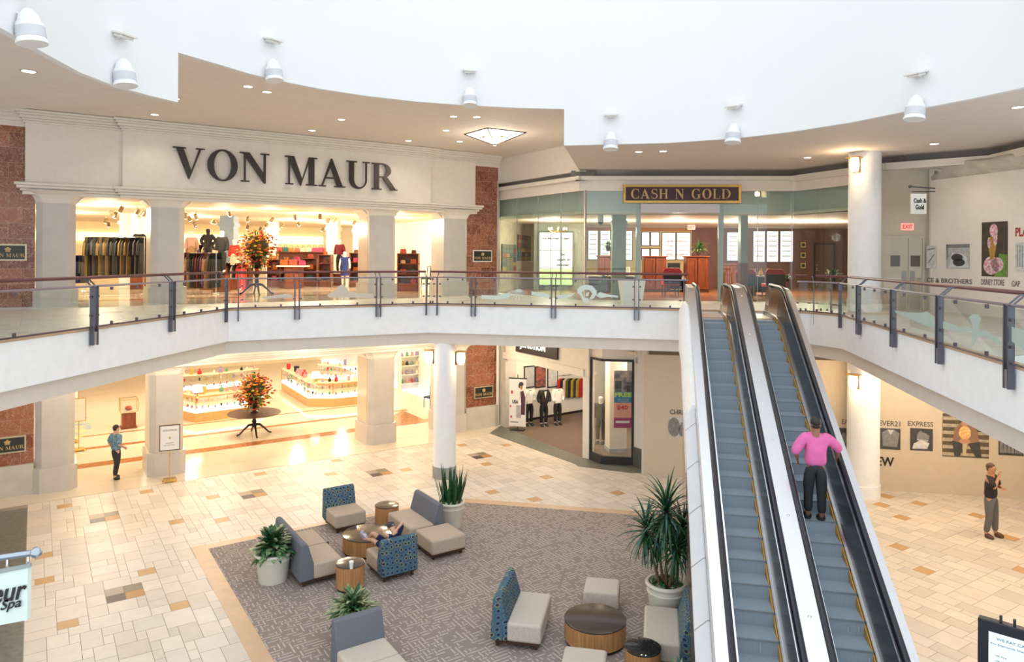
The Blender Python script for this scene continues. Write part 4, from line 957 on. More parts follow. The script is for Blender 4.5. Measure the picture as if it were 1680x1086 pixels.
# lit case with window grid reading money tree
ax, az, bx, bz = wallrect(885, 382, 939, 467, 32.8)
t = thing('lit_poster_case', 'lit white poster case with window bars reading Money Tree? Get cash in minutes!', 'light box', ((ax + bx) / 2, 32.7, az))
T = Matrix.Translation((ax, 32.8, az)) @ Matrix.Rotation(pi / 2, 4, 'X'); w_, h = bx - ax, bz - az
build('frame', MB(T).box(-.08, w_ + .08, -.08, h + .08, -.1, .0), mat('case_frame_grey', (.20, .22, .20), .4), t, world=True, bevel=.05)
build('lit_face', MB(T).box(0, w_, h * .3, h, 0, .02), M_lit, t, world=True)
build('lit_grass', MB(T).box(0, w_, 0, h * .3, 0, .02), M_litg, t, world=True)
mb = MB(T)
for k in (1, 2): mb.box(w_ * k / 3 - .012, w_ * k / 3 + .012, 0, h, .02, .03)
for k in (.32, .66): mb.box(0, w_, h * k - .012, h * k + .012, .02, .03)
build('stand_foot', MB().box((ax + bx) / 2 - .5, (ax + bx) / 2 + .5, 32.6, 32.9, ZU + .012, az - .08), mat('case_frame_grey', (.20, .22, .20), .4), t, world=True)
build('window_bars', mb, mat('case_frame_grey', (.20, .22, .20), .4), t, world=True)
for s_, yy, hh, xx, al in (('he Money Tree?', .86, .12, .08, 'l'), ('Get', .56, .12, .64, 'l'), ('cash in', .46, .12, .54, 'l'), ('minutes!', .36, .12, .52, 'l')):
    words('lettering', s_, T @ Matrix.Translation((w_ * xx, h * yy, .035)), hh, M_brown, t, bold=.03, width=(.84 if s_[0] == 'h' else .14 if s_ == 'Get' else .40) * w_, shear=.15)
# boards of coloured squares on the left wall
def sqboard(x0, y0, x1, y1, lab, seed):
    a, b = onl(x0, y1, lw_P, lw_Q), onl(x1, y1, lw_P, lw_Q); zt = onl((x0 + x1) / 2, y0, lw_P, lw_Q).z
    L_ = (Vector((b.x, b.y)) - Vector((a.x, a.y))).length; s0 = (Vector((a.x, a.y)) - Vector(lw_P)).length; z0 = onl((x0 + x1) / 2, y1, lw_P, lw_Q).z
    T = wallT(lw_P, lw_Q, s0, z0, .02); t = thing('mosaic_panel', lab, 'wall art', T @ Vector((L_ / 2, 0, 0)), 0)
    build('backing', MB(T).box(0, L_, 0, zt - z0, 0, .03), M_dark, t, world=True); r = random.Random(seed); nx, ny = 4, 6
    cs = [mat('sq_%s' % n, c, .5) for n, c in (('teal', (.07, .13, .12)), ('ochre', (.32, .20, .07)), ('rust', (.22, .06, .05)), ('olive', (.12, .12, .07)), ('navy', (.05, .06, .09)))]
    for i in range(nx):
        for j in range(ny):
            build('colour_square', MB(T).box(L_ * i / nx + .01, L_ * (i + 1) / nx - .01, (zt - z0) * j / ny + .01, (zt - z0) * (j + 1) / ny - .01, .03, .05), r.choice(cs), t, world=True)
sqboard(822, 401, 845, 444, 'lower left board of coloured squares on the taupe wall', 1)
sqboard(848, 386, 869, 428, 'upper right board of coloured squares on the taupe wall', 2)
# big board sign
bx0, bx1 = onl(1022, 320, FB, KK), onl(1214, 320, FB, KK); zt, zb_ = onl(1118, 303.5, FB, KK).z, onl(1118, 333.5, FB, KK).z
T = wallT(FB, KK, (Vector((bx0.x, bx0.y)) - Vector(FB)).length, zb_, .12); w_ = (bx1 - bx0).length; h = zt - zb_
t = thing('shop_board_sign', 'maroon board sign in gilt frame reading CASH N GOLD', 'sign', T @ Vector((w_ / 2, 0, 0)))
build('board', MB(T).box(0, w_, 0, h, -.08, 0), M_maroon, t, world=True)
mb = MB(T)
for q in ((0, w_, 0, .08), (0, w_, h - .08, h), (0, .08, .08, h - .08), (w_ - .08, w_, .08, h - .08)): mb.box(*q, -.05, .03)
build('gilt_frame', mb, M_gold, t, world=True)
hw = .33; ww = word_w('CASH N GOLD', hw, .12, 1, .62); kx = (w_ * .86) / ww
serif_word('letter', 'CASH N GOLD', hw, T @ Matrix.Translation((w_ * .065, h / 2 - hw / 2, 0)), .025, M_goldp, t, sp=.12 * kx, wid=kx, gaps=.62 * kx)
# service doors
def onD(x, y): return onl(x, y, D0, D1)
t = thing('service_doors', 'pair of putty coloured service doors with steel kick plates beneath the exit sign', 'door', (11.3, 21, ZU))
zt = onD(1480, 391).z
Pa = onD(1446, 500); Pb = onD(1512, 500); s0 = (Vector((Pa.x, Pa.y)) - Vector(D0)).length; s1 = (Vector((Pb.x, Pb.y)) - Vector(D0)).length
T = wallT(D0, D1, 0, ZU, .0); zt -= ZU; sm = (onD(1489, 500).x - D0[0]) / (D1[0] - D0[0]) * (Vector(D1) - Vector(D0)).length
mdoor = mat('door_putty', (.60, .55, .44), .5)
build('door_frame', MB(T).box(s0 - .06, s1 + .06, zt, zt + .07, 0, .05).box(s0 - .06, s0, 0, zt, 0, .05).box(s1, s1 + .06, 0, zt, 0, .05), mdoor, t, world=True)
for a, b, sx_ in ((s0 + .01, sm - .008, 1), (sm + .008, s1 - .01, -1)):
    lf = build('door_leaf', MB(T).box(a, b, .01, zt, .0, .03), mdoor, t, world=True)
    build('kick_plate', MB(T).box(a + .03, b - .03, .03, .95, .03, .036), mat('kick_plate_bronze', (.36, .30, .24), .2, metal=.8), lf, world=True)
    c = (a + b) / 2; build('vision_window', MB(T).box(c - .13, c + .13, zt - .82, zt - .5, .03, .04), mat('door_glass_dark', (.10, .085, .06), .15), lf, world=True)
    e = b - .17 if sx_ > 0 else a + .04; build('push_plate', MB(T).box(e, e + .13, zt - 1.55, zt - .95, .03, .045), mat('push_grey', (.30, .28, .28), .35, metal=.6), lf, world=True)
# exit signs
def exit_sign(T, lab, k=1):
    t = thing('exit_sign', lab, 'exit sign', T @ Vector((0, -.1, 0)))
    build('housing', MB(T).box(-.17 * k, .17 * k, -.1 * k, .1 * k, 0, .05), mat('exit_box', (.9, .42, .36), .4, emit=.45, ecol=(1, .42, .34)), t, world=True)
    words('letters', 'EXIT', T @ Matrix.Translation((0, -.06 * k, .05)), .12 * k, mat('exit_letters', (.45, .01, .01), .5, emit=.3, ecol=(.8, .02, .01)), t, width=.27 * k, align='c', bold=.02)
p = onD(1488, 372); q = (Vector((p.x, p.y)) - Vector(D0)).length; exit_sign(wallT(D0, D1, q, p.z, .0), 'red lit EXIT sign above the service doors')
p = dep(1134, 363, 33); exit_sign(Matrix.Translation((p.x, p.y, zh - .14)) @ Matrix.Rotation(pi / 2, 4, 'X'), 'small red EXIT sign hanging inside the gold shop', 1)
# blade sign
p = dep(1519, 340, 20.0)
t = thing('blade_sign', 'white hanging blade sign reading Cash & Gold beside the hoarding', 'sign', (p.x - .3, p.y, dep(1505, 350, 20).z))
a, b = dep(1493, 306, 20.0), dep(1531, 309, 20.0); build('bracket_rod', MB().tube([a, (b.x + .05, b.y, b.z)], .018, 8).ball(a, (.045, .045, .045)).tube([(a.x + .06, a.y, a.z - .14), (b.x + .05, b.y, a.z - .14)], .014, 6), M_post, t, world=True)
a, b = dep(1494, 351, 20.0), dep(1519.5, 318, 20.0)
build('panel', MB().box(a.x, b.x, 19.98, 20.02, a.z, b.z - .0), mat('sign_white', (.83, .84, .82), .5), t, world=True)
T = Matrix.Translation((a.x, 19.975, a.z)) @ Matrix.Rotation(pi / 2, 4, 'X'); W_, H_ = b.x - a.x, b.z - a.z
words('lettering', 'Cash &', T @ Matrix.Translation((W_ * .16, H_ * .55, 0)), H_ * .22, M_ink, t, width=W_ * .82, bold=.03); words('lettering', 'Gold', T @ Matrix.Translation((W_ * .28, H_ * .22, 0)), H_ * .24, M_ink, t, width=W_ * .55, bold=.03)
# ------------------------------------------------------------------ hoarding pictures
def picture(P, Q, x0, y0, x1, y1, lab, paint, cat='poster', base=None, off=.015, kind='wall_poster'):
    a, b = onl(x0, y1, P, Q), onl(x1, y1, P, Q); c = onl(x0, y0, P, Q)
    s0 = (Vector((a.x, a.y)) - Vector(P)).dot((Vector(Q) - Vector(P)).normalized()); s1 = (Vector((b.x, b.y)) - Vector(P)).dot((Vector(Q) - Vector(P)).normalized())
    T = wallT(P, Q, s0, a.z, off); W, H = s1 - s0, c.z - a.z
    t = thing(kind, lab, cat, T @ Vector((W / 2, 0, 0)))
    build('sheet', MB(T).box(0, W, 0, H, -.012, 0), base, t, world=True)
    for i, (nm, polys, m) in enumerate(paint):
        mb = MB(T); z = .002 + .0015 * i
        for pl in polys:
            if len(pl) == 4 and not isinstance(pl[0], tuple): cx, cy, rx, ry = pl; pl = [(cx + rx * cos(2 * pi * k / 16), cy + ry * sin(2 * pi * k / 16)) for k in range(16)]
            mb.prism([(u * W, v * H) for u, v in pl], 0, z)
        build(nm, mb, m, t, world=True)
    return t
G = lambda n, v, w=None: mat(n, (v, v, v) if w is None else w, .6, noise=.25, nscale=12)
g_pale, g_mid, g_dk, g_lt = G('photo_grey_pale', .50), G('photo_grey_mid', .25), G('photo_grey_dark', .06), G('photo_grey_light', .66)
picture(lw0, lw1, 1441, 702, 1477, 736, 'grey photograph of a folded shirt under the FOREVER21 lettering', [('shirt', [[(.2, .15), (.85, .12), (.95, .8), (.7, .95), (.4, .95), (.15, .8)]], g_mid), ('collar', [[(.4, .95), (.55, .7), (.7, .95)]], g_lt)], base=g_dk)
picture(lw0, lw1, 1493, 702, 1530, 738, 'grey photograph of trainers under the EXPRESS lettering', [('lower_shoe', [[(.1, .08), (.75, .1), (.85, .35), (.5, .5), (.15, .3)]], g_lt), ('upper_shoe', [[(.3, .5), (.8, .45), (.85, .7), (.45, .9), (.3, .75)]], g_mid), ('soles', [[(.1, .06), (.76, .08), (.76, .14), (.1, .12)], [(.3, .46), (.8, .42), (.8, .47), (.3, .52)]], g_pale)], base=g_dk)
br_ = mat('poster_tan_jacket', (.30, .17, .10), .6, noise=.2); sk_ = mat('poster_skin', (.50, .26, .15), .6)
picture(lw0, lw1, 1546, 678, 1622, 748, 'large poster of a seated person in tan jacket holding a bouquet before logs', [('logs', [[(0, k / 6 + .02), (1, k / 6 + .04), (1, k / 6 + .1), (0, k / 6 + .1)] for k in range(6)], mat('poster_log_pale', (.50, .42, .30), .7, noise=.3, nscale=14)),
    ('jacket', [[(.22, .35), (.25, .62), (.38, .8), (.62, .8), (.76, .6), (.78, .38), (.6, .28), (.4, .28)]], br_), ('trousers', [[(.2, .38), (.45, .32), (.38, .02), (.26, .0)], [(.8, .38), (.55, .32), (.72, .0), (.84, .02)]], g_dk),
    ('head', [(.47, .80, .07, .09)], sk_), ('dark_hair', [[(.38, .80), (.40, .93), (.54, .93), (.57, .80), (.5, .86)]], g_dk), ('bouquet', [(.48, .57, .13, .16)], mat('poster_cream_flowers', (.75, .62, .30), .6, noise=.35, nscale=24, col2=(.75, .28, .06))), ('hands', [(.48, .37, .12, .06)], sk_), ('stems', [[(.43, .32), (.53, .32), (.5, .04), (.44, .04)]], mat('poster_wrap', (.55, .45, .3), .6))], base=mat('poster_bark', (.14, .10, .06), .7, noise=.4, nscale=10))
picture(lw0, lw1, 1638, 706, 1679, 746, 'grey photograph of clothes on hangers at the right edge of the hoarding', [('hanging_clothes', [[(.04 + .15 * k, .1), (.18 + .15 * k, .1), (.16 + .14 * k, .6 - .03 * k), (.06 + .15 * k, .75 - .03 * k)] for k in range(6)], g_mid)], base=g_dk)
picture(lw0, lw1, 1376, 702, 1392, 736, 'dark photograph half hidden left of the lower column', [('shape', [(.5, .5, .3, .3)], g_mid)], base=g_dk)
picture(lw0, lw1, 1099, 684, 1137, 716, 'grey photograph of earthen vases under the CHRISTOPHER lettering', [('vases', [(.18, .5, .26, .5), (.52, .35, .15, .32)], g_mid), ('small_vases', [(.85, .35, .1, .3)], g_pale), ('neck', [[(.48, .6), (.56, .6), (.57, .76), (.47, .76)]], g_mid)], base=g_lt)
def walltext(P, Q, s_, x0, x1, yt, yb, lab, m, bold=.0, shear=0, sp=1):
    a, b = onl(x0, yb, P, Q), onl(x1, yb, P, Q); c = onl(x0, yt, P, Q); d = (Vector(Q) - Vector(P)).normalized()
    s0 = (Vector((a.x, a.y)) - Vector(P)).dot(d); s1 = (Vector((b.x, b.y)) - Vector(P)).dot(d)
    o = words('wall_lettering', s_, wallT(P, Q, s0, a.z, .003), c.z - a.z, m, None, s1 - s0, bold=bold, shear=shear, space=sp); return tag(o, lab, 'lettering')
M_txt = mat('taupe_lettering', (.10, .08, .07), .6)
walltext(lw0, lw1, 'FOREVER21', 1420, 1477, 688.5, 697, 'small black word FOREVER21 on the tan hoarding', M_txt, .01); walltext(lw0, lw1, 'EXPRESS', 1489.5, 1531, 690.5, 698.5, 'small black word EXPRESS on the tan hoarding', M_txt, .01)
walltext(lw0, lw1, 'NEW', 1423, 1467, 748, 763, 'larger bold black word NEW on the tan hoarding', M_ink, .03); walltext(lw0, lw1, 'EA', 1381, 1392, 687.5, 695.5, 'two black letters EA left of the lower column', M_txt, .01)
walltext(lw0, lw1, 'CHRISTOPHER', 1099, 1163, 671.5, 679.5, 'black word CHRISTOPHER left of the escalators, cut off by them', M_txt, .02)
hp, hq = (12.0, 20.75), (12.85, 17.4)
walltext(hp, hq, 'CE & BROTHERS', 1521, 1595, 455.5, 463, 'dark words CE & BROTHERS on the white upper hoarding', M_txt, .01); walltext(hp, hq, 'DISNEY STORE', 1610, 1648, 457.5, 467, 'thin dark words DISNEY STORE on the white upper hoarding', M_txt); walltext(hp, hq, 'GAP', 1660, 1673.5, 460.5, 470, 'thin dark word GAP on the white upper hoarding', M_txt)
walltext(hp, hq, 'PLAY', 1666, 1694, 373.5, 388, 'bold red word PLAY at the right edge of the upper hoarding', mat('red_lettering', (.42, .03, .03), .6), .03)
picture(hp, hq, 1520.5, 403, 1537, 440, 'pale sketchy grey picture at the left edge of the upper hoarding', [('strokes', [[(.1, .8), (.9, .85), (.9, .9), (.1, .86)], [(.2, .2), (.8, .6), (.75, .65), (.15, .25)]], g_mid)], base=g_lt)
picture(hp, hq, 1553, 401, 1591, 440, 'grey photograph of dark biscuits on the upper hoarding', [('shade_bar', [[(0, .85), (1, .85), (1, 1), (0, 1)], [(0, .3), (.1, .5), (.06, 1), (0, 1)]], g_mid), ('napkin', [[(.1, .0), (1, .05), (.85, .6), (.25, .65)]], g_lt), ('biscuits', [(.48, .45, .25, .16), (.56, .25, .26, .16)], g_dk)], base=g_pale)
pk = mat('poster_pink_petals', (.60, .12, .28), .6, noise=.4, nscale=20, col2=(.8, .7, .7))
picture(hp, hq, 1611, 365, 1653, 453, 'tall colour photograph of a figure in pink, drawn as blossom on dark green', [('grass', [[(.5, .0), (1, 0), (1, .4), (.7, .42)]], mat('poster_grass', (.16, .32, .05), .7, noise=.4, nscale=16)), ('heap', [(.4, .2, .32, .17), (.62, .22, .25, .13)], mat('poster_white_petals', (.75, .68, .66), .6, noise=.4, nscale=18, col2=(.5, .1, .22))), ('stalk', [[(.35, .3), (.25, .68), (.45, .78), (.6, .6), (.5, .32)]], mat('poster_ochre', (.50, .26, .05), .6, noise=.3)), ('blossom', [(.48, .84, .16, .12)], pk), ('side_petals', [(.55, .7, .08, .14), (.3, .62, .06, .1)], mat('poster_white_petals', (.75, .68, .66), .6))], base=mat('poster_dark_green', (.07, .055, .035), .7, noise=.3))  # a figure in pink, replaced by generic flowers
picture(hp, hq, 1666, 398, 1700, 445, 'pale grey photograph of hanging clothes at the right edge of the upper hoarding', [('rails', [[(.1 + .12 * k, .15), (.14 + .12 * k, .15), (.14 + .12 * k, .9), (.1 + .12 * k, .9)] for k in range(7)], g_mid)], base=g_lt)
# crumpled sheet above the hoarding
mb = MB(); hd = (Vector(hq) - Vector(hp)); hl = hd.length; hd.normalize(); hn = Vector((hd.y, -hd.x)); r = random.Random(4); nx, nz = 26, 6; zlo, zhi = EYE + 2.2, zb0 + .04
vs = [(*(Vector(hp) + hd * (hl * 1.5 * i / nx) + hn * (-.1 + r.uniform(-.05, .05) + .05 * sin(i * 1.3 + j))), zlo + (zhi - zlo) * j / nz) for j in range(nz + 1) for i in range(nx + 1)]
mb.add(vs, [(j * (nx + 1) + i, j * (nx + 1) + i + 1, (j + 1) * (nx + 1) + i + 1, (j + 1) * (nx + 1) + i) for j in range(nz) for i in range(nx)])
o = build('plastic_sheet', mb, mat('crumpled_plastic', (.62, .56, .50), .35), sharp=180); tag(o, 'crumpled pale plastic sheeting between hoarding and ceiling beam', 'plastic sheet')
o.modifiers.new('s', 'SOLIDIFY').thickness = .004
# ================================================================== TUXEDO SHOP (lower)
J1, J2 = fl(826, 700.5), fl(955.5, 751); JA, JB = V2(J1), V2(J2)
zhd = onl(890, 601, JA, JB).z
JD = (Vector(JB) - Vector(JA)).normalized()
A2 = tuple(Vector(JA) - JD * 1.2)
struct('wall_tuxedo_header', MB().prism(*along(JA, JB, zhd, 4.07, -.25, 0, .0, .3)), M_cream)
struct('trim_70', MB().prism(*along(JA, JB, zhd - .02, zhd + .22, -.28, .06, .0, .1)), M_cream)
struct('wall_tuxedo_jamb', MB().prism(*along(A2, JA, 0, 4.07, -.5, 0, .2, .12)), M_plinth)
J3 = fl(957.5, 752)
struct('wall_tuxedo_pier', MB().prism(*along(JB, V2(fl(966, 753.5)), 0, 4.07, -.3, 0)), M_cream)
K1, K2, K3 = V2(fl(969, 753.5)), V2(fl(987, 761)), V2(fl(1038, 763.5))
K4 = V2(fl(1063.5, 773.5))
ztop = onl(1010, 593, K2, K3).z
t = thing('display_window', 'black framed bay display window of the tuxedo shop', 'shop window', (*K2, 0))
for P, Q in ((K1, K2), (K2, K3)):
    build('sill', MB().prism(*along(P, Q, 0, .26, -.06, .05, .02, .02)), M_dark, t, world=True)
    build('head_frame', MB().prism(*along(P, Q, ztop, ztop + .07, -.06, .05, .02, .02)), M_dark, t, world=True)
    build('glass_pane', MB().prism(*along(P, Q, .26, ztop, -.005, .005)), M_cglass, t, world=True)
for P in (K1, K3): build('side_frame', MB().cbox((P[0], P[1], ztop / 2), (.09, .09, ztop)), M_dark, t, world=True)
struct('wall_tuxedo_spandrel', MB().prism([K1, K2, K3, (K3[0], K3[1] + .3), (K1[0], K1[1] + .4)], ztop + .07, 4.07), M_ceilc)
struct('wall_tuxedo_pilaster', MB().prism(*along(K3, K4, .62, 4.07, -.3, .0, -.03, .06)), mat('pilaster_grey', (.60, .57, .52), .6))
struct('baseboard_tuxedo', MB().prism(*along(K3, K4, 0, .62, -.3, .03, -.03, .1)), mat('base_slate_dark', (.075, .085, .075), .3, noise=.2))
struct('wall_tuxedo_return', MB().prism([K4, (K4[0] + .1, K4[1]), (lw0[0] + .1, lw0[1]), (lw0[0] - .05, lw0[1])], 0, 4.07), mat('pilaster_grey', (.60, .57, .52), .6))
struct('floor_slate_threshold', MB().prism([V2(fl(803, 711)), V2(fl(944, 761.5)), V2(fl(948, 765)), V2(fl(1035, 776)), V2(fl(1064, 776)), (K4[0] + .1, K4[1] + .1), K3, K2, K1, JB, JA, V2(fl(822, 698))], .0, .008), M_slate)
RB = [(JA[0] - .6, JA[1] + 6), (7.5, 33)]
struct('floor_shop_carpet', MB().prism([JA, JB, K1, K3, (lw0[0], lw0[1] + .2), (9, 24), (9, 36), (-2, 36)], 0.0, .006), mat('shop_carpet_brown', (.19, .14, .11), .95, noise=.25, nscale=30))
struct('ceiling_tuxedo', MB().prism([(JA[0], JA[1] + .3), (JB[0] + .1, JB[1] + .3), (K1[0], K1[1] + .2), (4, 23.2), (9, 24), (9, 36), (-2, 36)], 3.6, 3.68), M_shopc)
w0, w1 = fl(862, 691), fl(956, 675.5); wd_ = (w1 - w0).normalized()
WA, WB = V2(w0 - wd_ * 1.2), V2(w1 + wd_ * 6)
M_bw = mat('tuxedo_wall_white', (.82, .78, .70), .7)
struct('wall_tuxedo_back', MB().prism(*along(WA, WB, 0, 3.6, -.1, 0)), M_bw); struct('baseboard_tuxedo_back', MB().prism(*along(WA, WB, 0, .1, -.0, .03)), M_brown)
struct('wall_tuxedo_left', MB().prism(*along((JA[0] - .2, JA[1] + .1), (WA[0] - .0, WA[1] + .3), 0, 3.6, -.1, 0)), M_bw)
for x, y in ((1.5, 28), (4, 27), (2.5, 25.8), (4.6, 24.6)): lamp((x, y, 3.2), 70, (1, .86, .66), .15, name='tuxedo_shop_lamp')
# black board sign
a, b = onl(849, 580, JA, JB), onl(917, 580, JA, JB); s0, s1 = (Vector((a.x, a.y)) - Vector(JA)).dot(JD), (Vector((b.x, b.y)) - Vector(JA)).dot(JD); zs0 = onl(884, 583.5, JA, JB).z
T = wallT(JA, JB, s0, zs0, .03); w_ = s1 - s0
t = thing('tuxedo_shop_sign', 'dark board sign with white letters JUNCTION partly hidden by the balcony', 'sign', T @ Vector((w_ / 2, 0, 0)))
build('board', MB(T).box(0, w_, 0, .62, 0, .06), mat('sign_dark_brown', (.035, .028, .028), .4), t, world=True)
words('lettering', 'JUNCTION', T @ Matrix.Translation((w_ * .12, .12, .06)), .36, mat('sign_white_glow', (.9, .9, .88), .4, emit=.6), t, width=w_ * .62, bold=.03, ext=.02)
# ------------------------------------------------------------------ glass hanging sign at the far left, pole banner
p = dep(25, 965, 5.2)
t = thing('hanging_glass_sign', 'pale green hanging sign with black script reading ...eur Spa, at the lower left', 'sign', p)
TG = Matrix.Identity(4)
a, b = dep(-30, 919, 5.0), dep(57, 906.5, 5.0)
build('rod', MB().tube([a, b], .022, 12).ball((b.x + .01, b.y, b.z), (.038, .038, .038)), mat('rod_steel_blue', (.42, .47, .55), .25, metal=.8), t, world=True)
c1, c2, c3, c4 = dep(-60, 1035, 5), dep(47.5, 1015, 5), dep(49, 925, 5), dep(-60, 946, 5)
mb = MB(); vs = [Vector(c) + Vector((0, dy, 0)) for dy in (-.02, .02) for c in (c1, c2, c3, c4)]; mb.add(vs, [(0, 1, 2, 3), (7, 6, 5, 4), (0, 4, 5, 1), (1, 5, 6, 2), (2, 6, 7, 3), (3, 7, 4, 0)])
build('panel', mb, mat('sign_mint', (.68, .80, .75), .3), t, world=True)
c5, c6, c7 = dep(49, 931, 4.97), dep(49, 925, 4.97), dep(-60, 946, 4.97); c8 = dep(-60, 953, 4.97)
mb = MB(); mb.add([c8, c5, c6, c7] + [v + Vector((0, .02, 0)) for v in (c8, c5, c6, c7)], [(0, 1, 2, 3), (7, 6, 5, 4), (0, 4, 5, 1), (1, 5, 6, 2), (2, 6, 7, 3), (3, 7, 4, 0)]); build('top_clamp', mb, mat('clamp_grey', (.30, .34, .33), .4), t, world=True)
for x in (46, 12): q = dep(x, 908 + (46 - x) * .14, 5.0); build('hanger', MB().tube([q, dep(x, 927 + (46 - x) * .19, 5)], .008, 6), M_steel, t, world=True)
sl = atan2((c2 - c1).z, (c2 - c1).x)
T = Matrix.Translation(dep(-58, 1000, 4.97)) @ Matrix.Rotation(pi / 2, 4, 'X') @ Matrix.Rotation(sl, 4, 'Z')
words('lettering', 'Fleur', T @ Matrix.Translation((.07, .0, 0)) , .13, M_ink, t, width=.38, shear=.45, bold=.015)
words('lettering', 'Spa', Matrix.Translation(dep(2, 1006, 4.97)) @ Matrix.Rotation(pi / 2, 4, 'X') @ Matrix.Rotation(sl, 4, 'Z'), .085, M_ink, t, width=.15, shear=.45, bold=.01)
# digital kiosk at the lower right
p0 = dep(1603, 1086, 7.6)
t = thing('display_totem', 'black framed display totem reading WE PAY CASH, at the lower right corner', 'sign', (dep(1660, 1086, 7.6).x, 7.7, 2.0))
kP, kQ = V2(dep(1604, 1012, 7.75)), V2(dep(1720, 1027, 7.35)); kz = dep(1604, 1013, 7.75).z
T = wallT(kP, kQ, 0, 0, 0); kw = (Vector(kQ) - Vector(kP)).length
build('frame', MB(T).box(0, kw, .6, kz, -.1, 0), M_black, t, world=True, bevel=.01); build('foot', MB(T).box(.1, kw - .1, 0, .6, -.35, .2), M_black, t, world=True)
build('screen', MB(T).box(.1, kw - .08, .8, kz - .11, 0, .006), mat('screen_white', (.4, .43, .45), .4, emit=.5, ecol=(.85, .95, .97)), t, world=True)
for k, (s_, hh, x, wd) in enumerate((('WE PAY CASH', .028, .17, .30), ('For Diamonds, Diamonds', .02, .12, .38), ('14K Pure', .014, .16, .1), ('10K Pure $1000 / oz', .014, .16, .24), ('18K Rose $1200 / oz', .014, .16, .24), ('24K Silver $300 / oz', .014, .16, .24))):
    words('screen_text', s_, T @ Matrix.Translation((x, kz - .18 - .055 * k - (.06 if k > 1 else 0), .007)), hh, mat('screen_blue', (.08, .22, .32), .5), t, width=wd)
for x in (.19, .31): build('top_peg', MB(T).box(x, x + .025, kz, kz + .07, -.06, -.03), M_dark, t, world=True)
# ================================================================== LOUNGE FURNITURE
def lounge(lab, loc, rz, w_, d_, back, seats=1, bm=None, sm=None, bw=None, cat='lounge chair', name='lounge_chair', group=None, split_len=False):
    # local: width along x, back at y=0, seat towards -y
    t = thing(name, lab, cat, loc, rz, group); z0, zt = .13, .45; y0 = -.22 if back else 0
    for k in range(seats):
        a = y0 - (d_ * k); g = .006 * (k > 0)
        build('seat_cushion', MB().box(-w_ / 2, w_ / 2, a - d_ + .0, a - g, z0, zt), sm or M_seat, t, bevel=.045, seg=3)
    build('base_frame', MB().box(-w_ / 2 + .02, w_ / 2 - .02, y0 - d_ * seats + .03, (.0 if back else -.02) - .02, .095, .135), M_leg, t)
    if back:
        bw = bw or w_; x0 = -w_ / 2
        P = [(-.02, .12), (.06, .14), (.02, .84), (-.02, .875), (-.07, .875), (-.12, .84), (-.235, .45), (-.235, .14)]
        mb = MB(); n = len(P); vs = [(x, y, z) for x in (x0, x0 + bw) for y, z in P]
        mb.add(vs, [tuple(range(n)), tuple(range(n, 2 * n))[::-1]] + [((i + 1) % n, i, n + i, n + (i + 1) % n) for i in range(n)])
        build('backrest', mb, bm, t, bevel=.02, seg=3)
    for sx in (-1, 1):
        for yy in (-.05, y0 - d_ * seats + .1): build('leg', MB().box(sx * (w_ / 2 - .09) - .025, sx * (w_ / 2 - .09) + .025, yy - .025, yy + .025, .012, .1), M_leg, t)
    return t
def sfl(s, t_, z=.012): return SF @ Vector((s, t_, z))
def efl(u, v, z=.012): return EF @ Vector((u, v, z))
lounge('blue dotted lounge chair beside the small drum table, at the far edge of the carpet', sfl(6.44, 17.72), A_, .78, .70, True, bm=M_dots)
lounge('blue dotted lounge chair seen from behind with a child sprawled in it', sfl(6.34, 13.78), A_ + pi, .80, .62, True, bm=M_dots)
lsL = lounge('grey-backed two-seat lounge bench next to the big leafy planter', sfl(4.52, 15.38), A_ + pi / 2, 1.9, .62, True, bm=M_grey, cat='lounge bench', name='lounge_bench')
build('cushion_gap', MB().box(-.008, .008, -.87, -.215, .2, .452), mat('seam_shadow', (.10, .08, .07), .9), lsL)
t = lounge('grey-backed bench in front of the snake plant planter', sfl(8.05, 15.75), A_ - pi / 2, 1.28, .62, True, bm=M_grey, cat='lounge bench', name='lounge_bench')
lounge('backless oatmeal ottoman joined to the near end of the snake plant bench', sfl(7.72, 15.02), A_, .86, .86, False, cat='ottoman', name='ottoman')
lounge('grey-backed chaise bench at the bottom edge of the view, leafy plant behind it', sfl(4.42, 11.28), A_, .82, .58, True, seats=3, bm=M_grey, sm=M_seatl, cat='lounge bench', name='lounge_bench')
lounge('blue dotted lounge bench standing sideways left of the wide round table', efl(-2.74, 12.70), B_ + pi / 2, 1.24, .60, True, bm=M_dots, sm=M_seatl, cat='lounge bench', name='lounge_bench')
lounge('blue dotted lounge bench against the escalator wall', efl(.60, 12.62), B_ - pi / 2, 1.28, .60, True, bm=M_dots, sm=M_seatl, cat='lounge bench', name='lounge_bench')
lounge('pale linen ottoman beyond the wide round table', efl(-1.03, 14.20), B_, .66, .64, False, sm=M_seatl, cat='ottoman', name='ottoman')
lounge('pale linen ottoman in front of the wide round table, cut by the bottom edge', efl(-1.11, 11.60), B_, .68, .66, False, sm=M_seatl, cat='ottoman', name='ottoman')
def drum(lab, loc, r, h, m=M_top, name='drum_table'):
    t = thing(name, lab, 'table', loc)
    build('drum_body', MB().lathe([(r - .01, .05), (r, .06), (r, h - .02)], 48), M_oak, t); build('plinth_ring', MB().lathe([(r - .03, 0), (r - .03, .05)], 48), M_dark, t)
    build('table_top', MB().lathe([(r + .005, h - .02), (r + .005, h - .003), (r - .005, h)], 48), m, t); return t
drum('small oak drum table beside the far blue dotted chair', sfl(7.34, 16.72), .29, .52, M_topo)
drum('wide oak drum table in front of the child', sfl(6.36, 15.55), .56, .40, M_topo)
drum('small oak drum table with a white paper cup on it', sfl(5.34, 13.95), .285, .52)
drum('very wide oak drum table between the pale ottomans', efl(-1.06, 12.68), .535, .40)
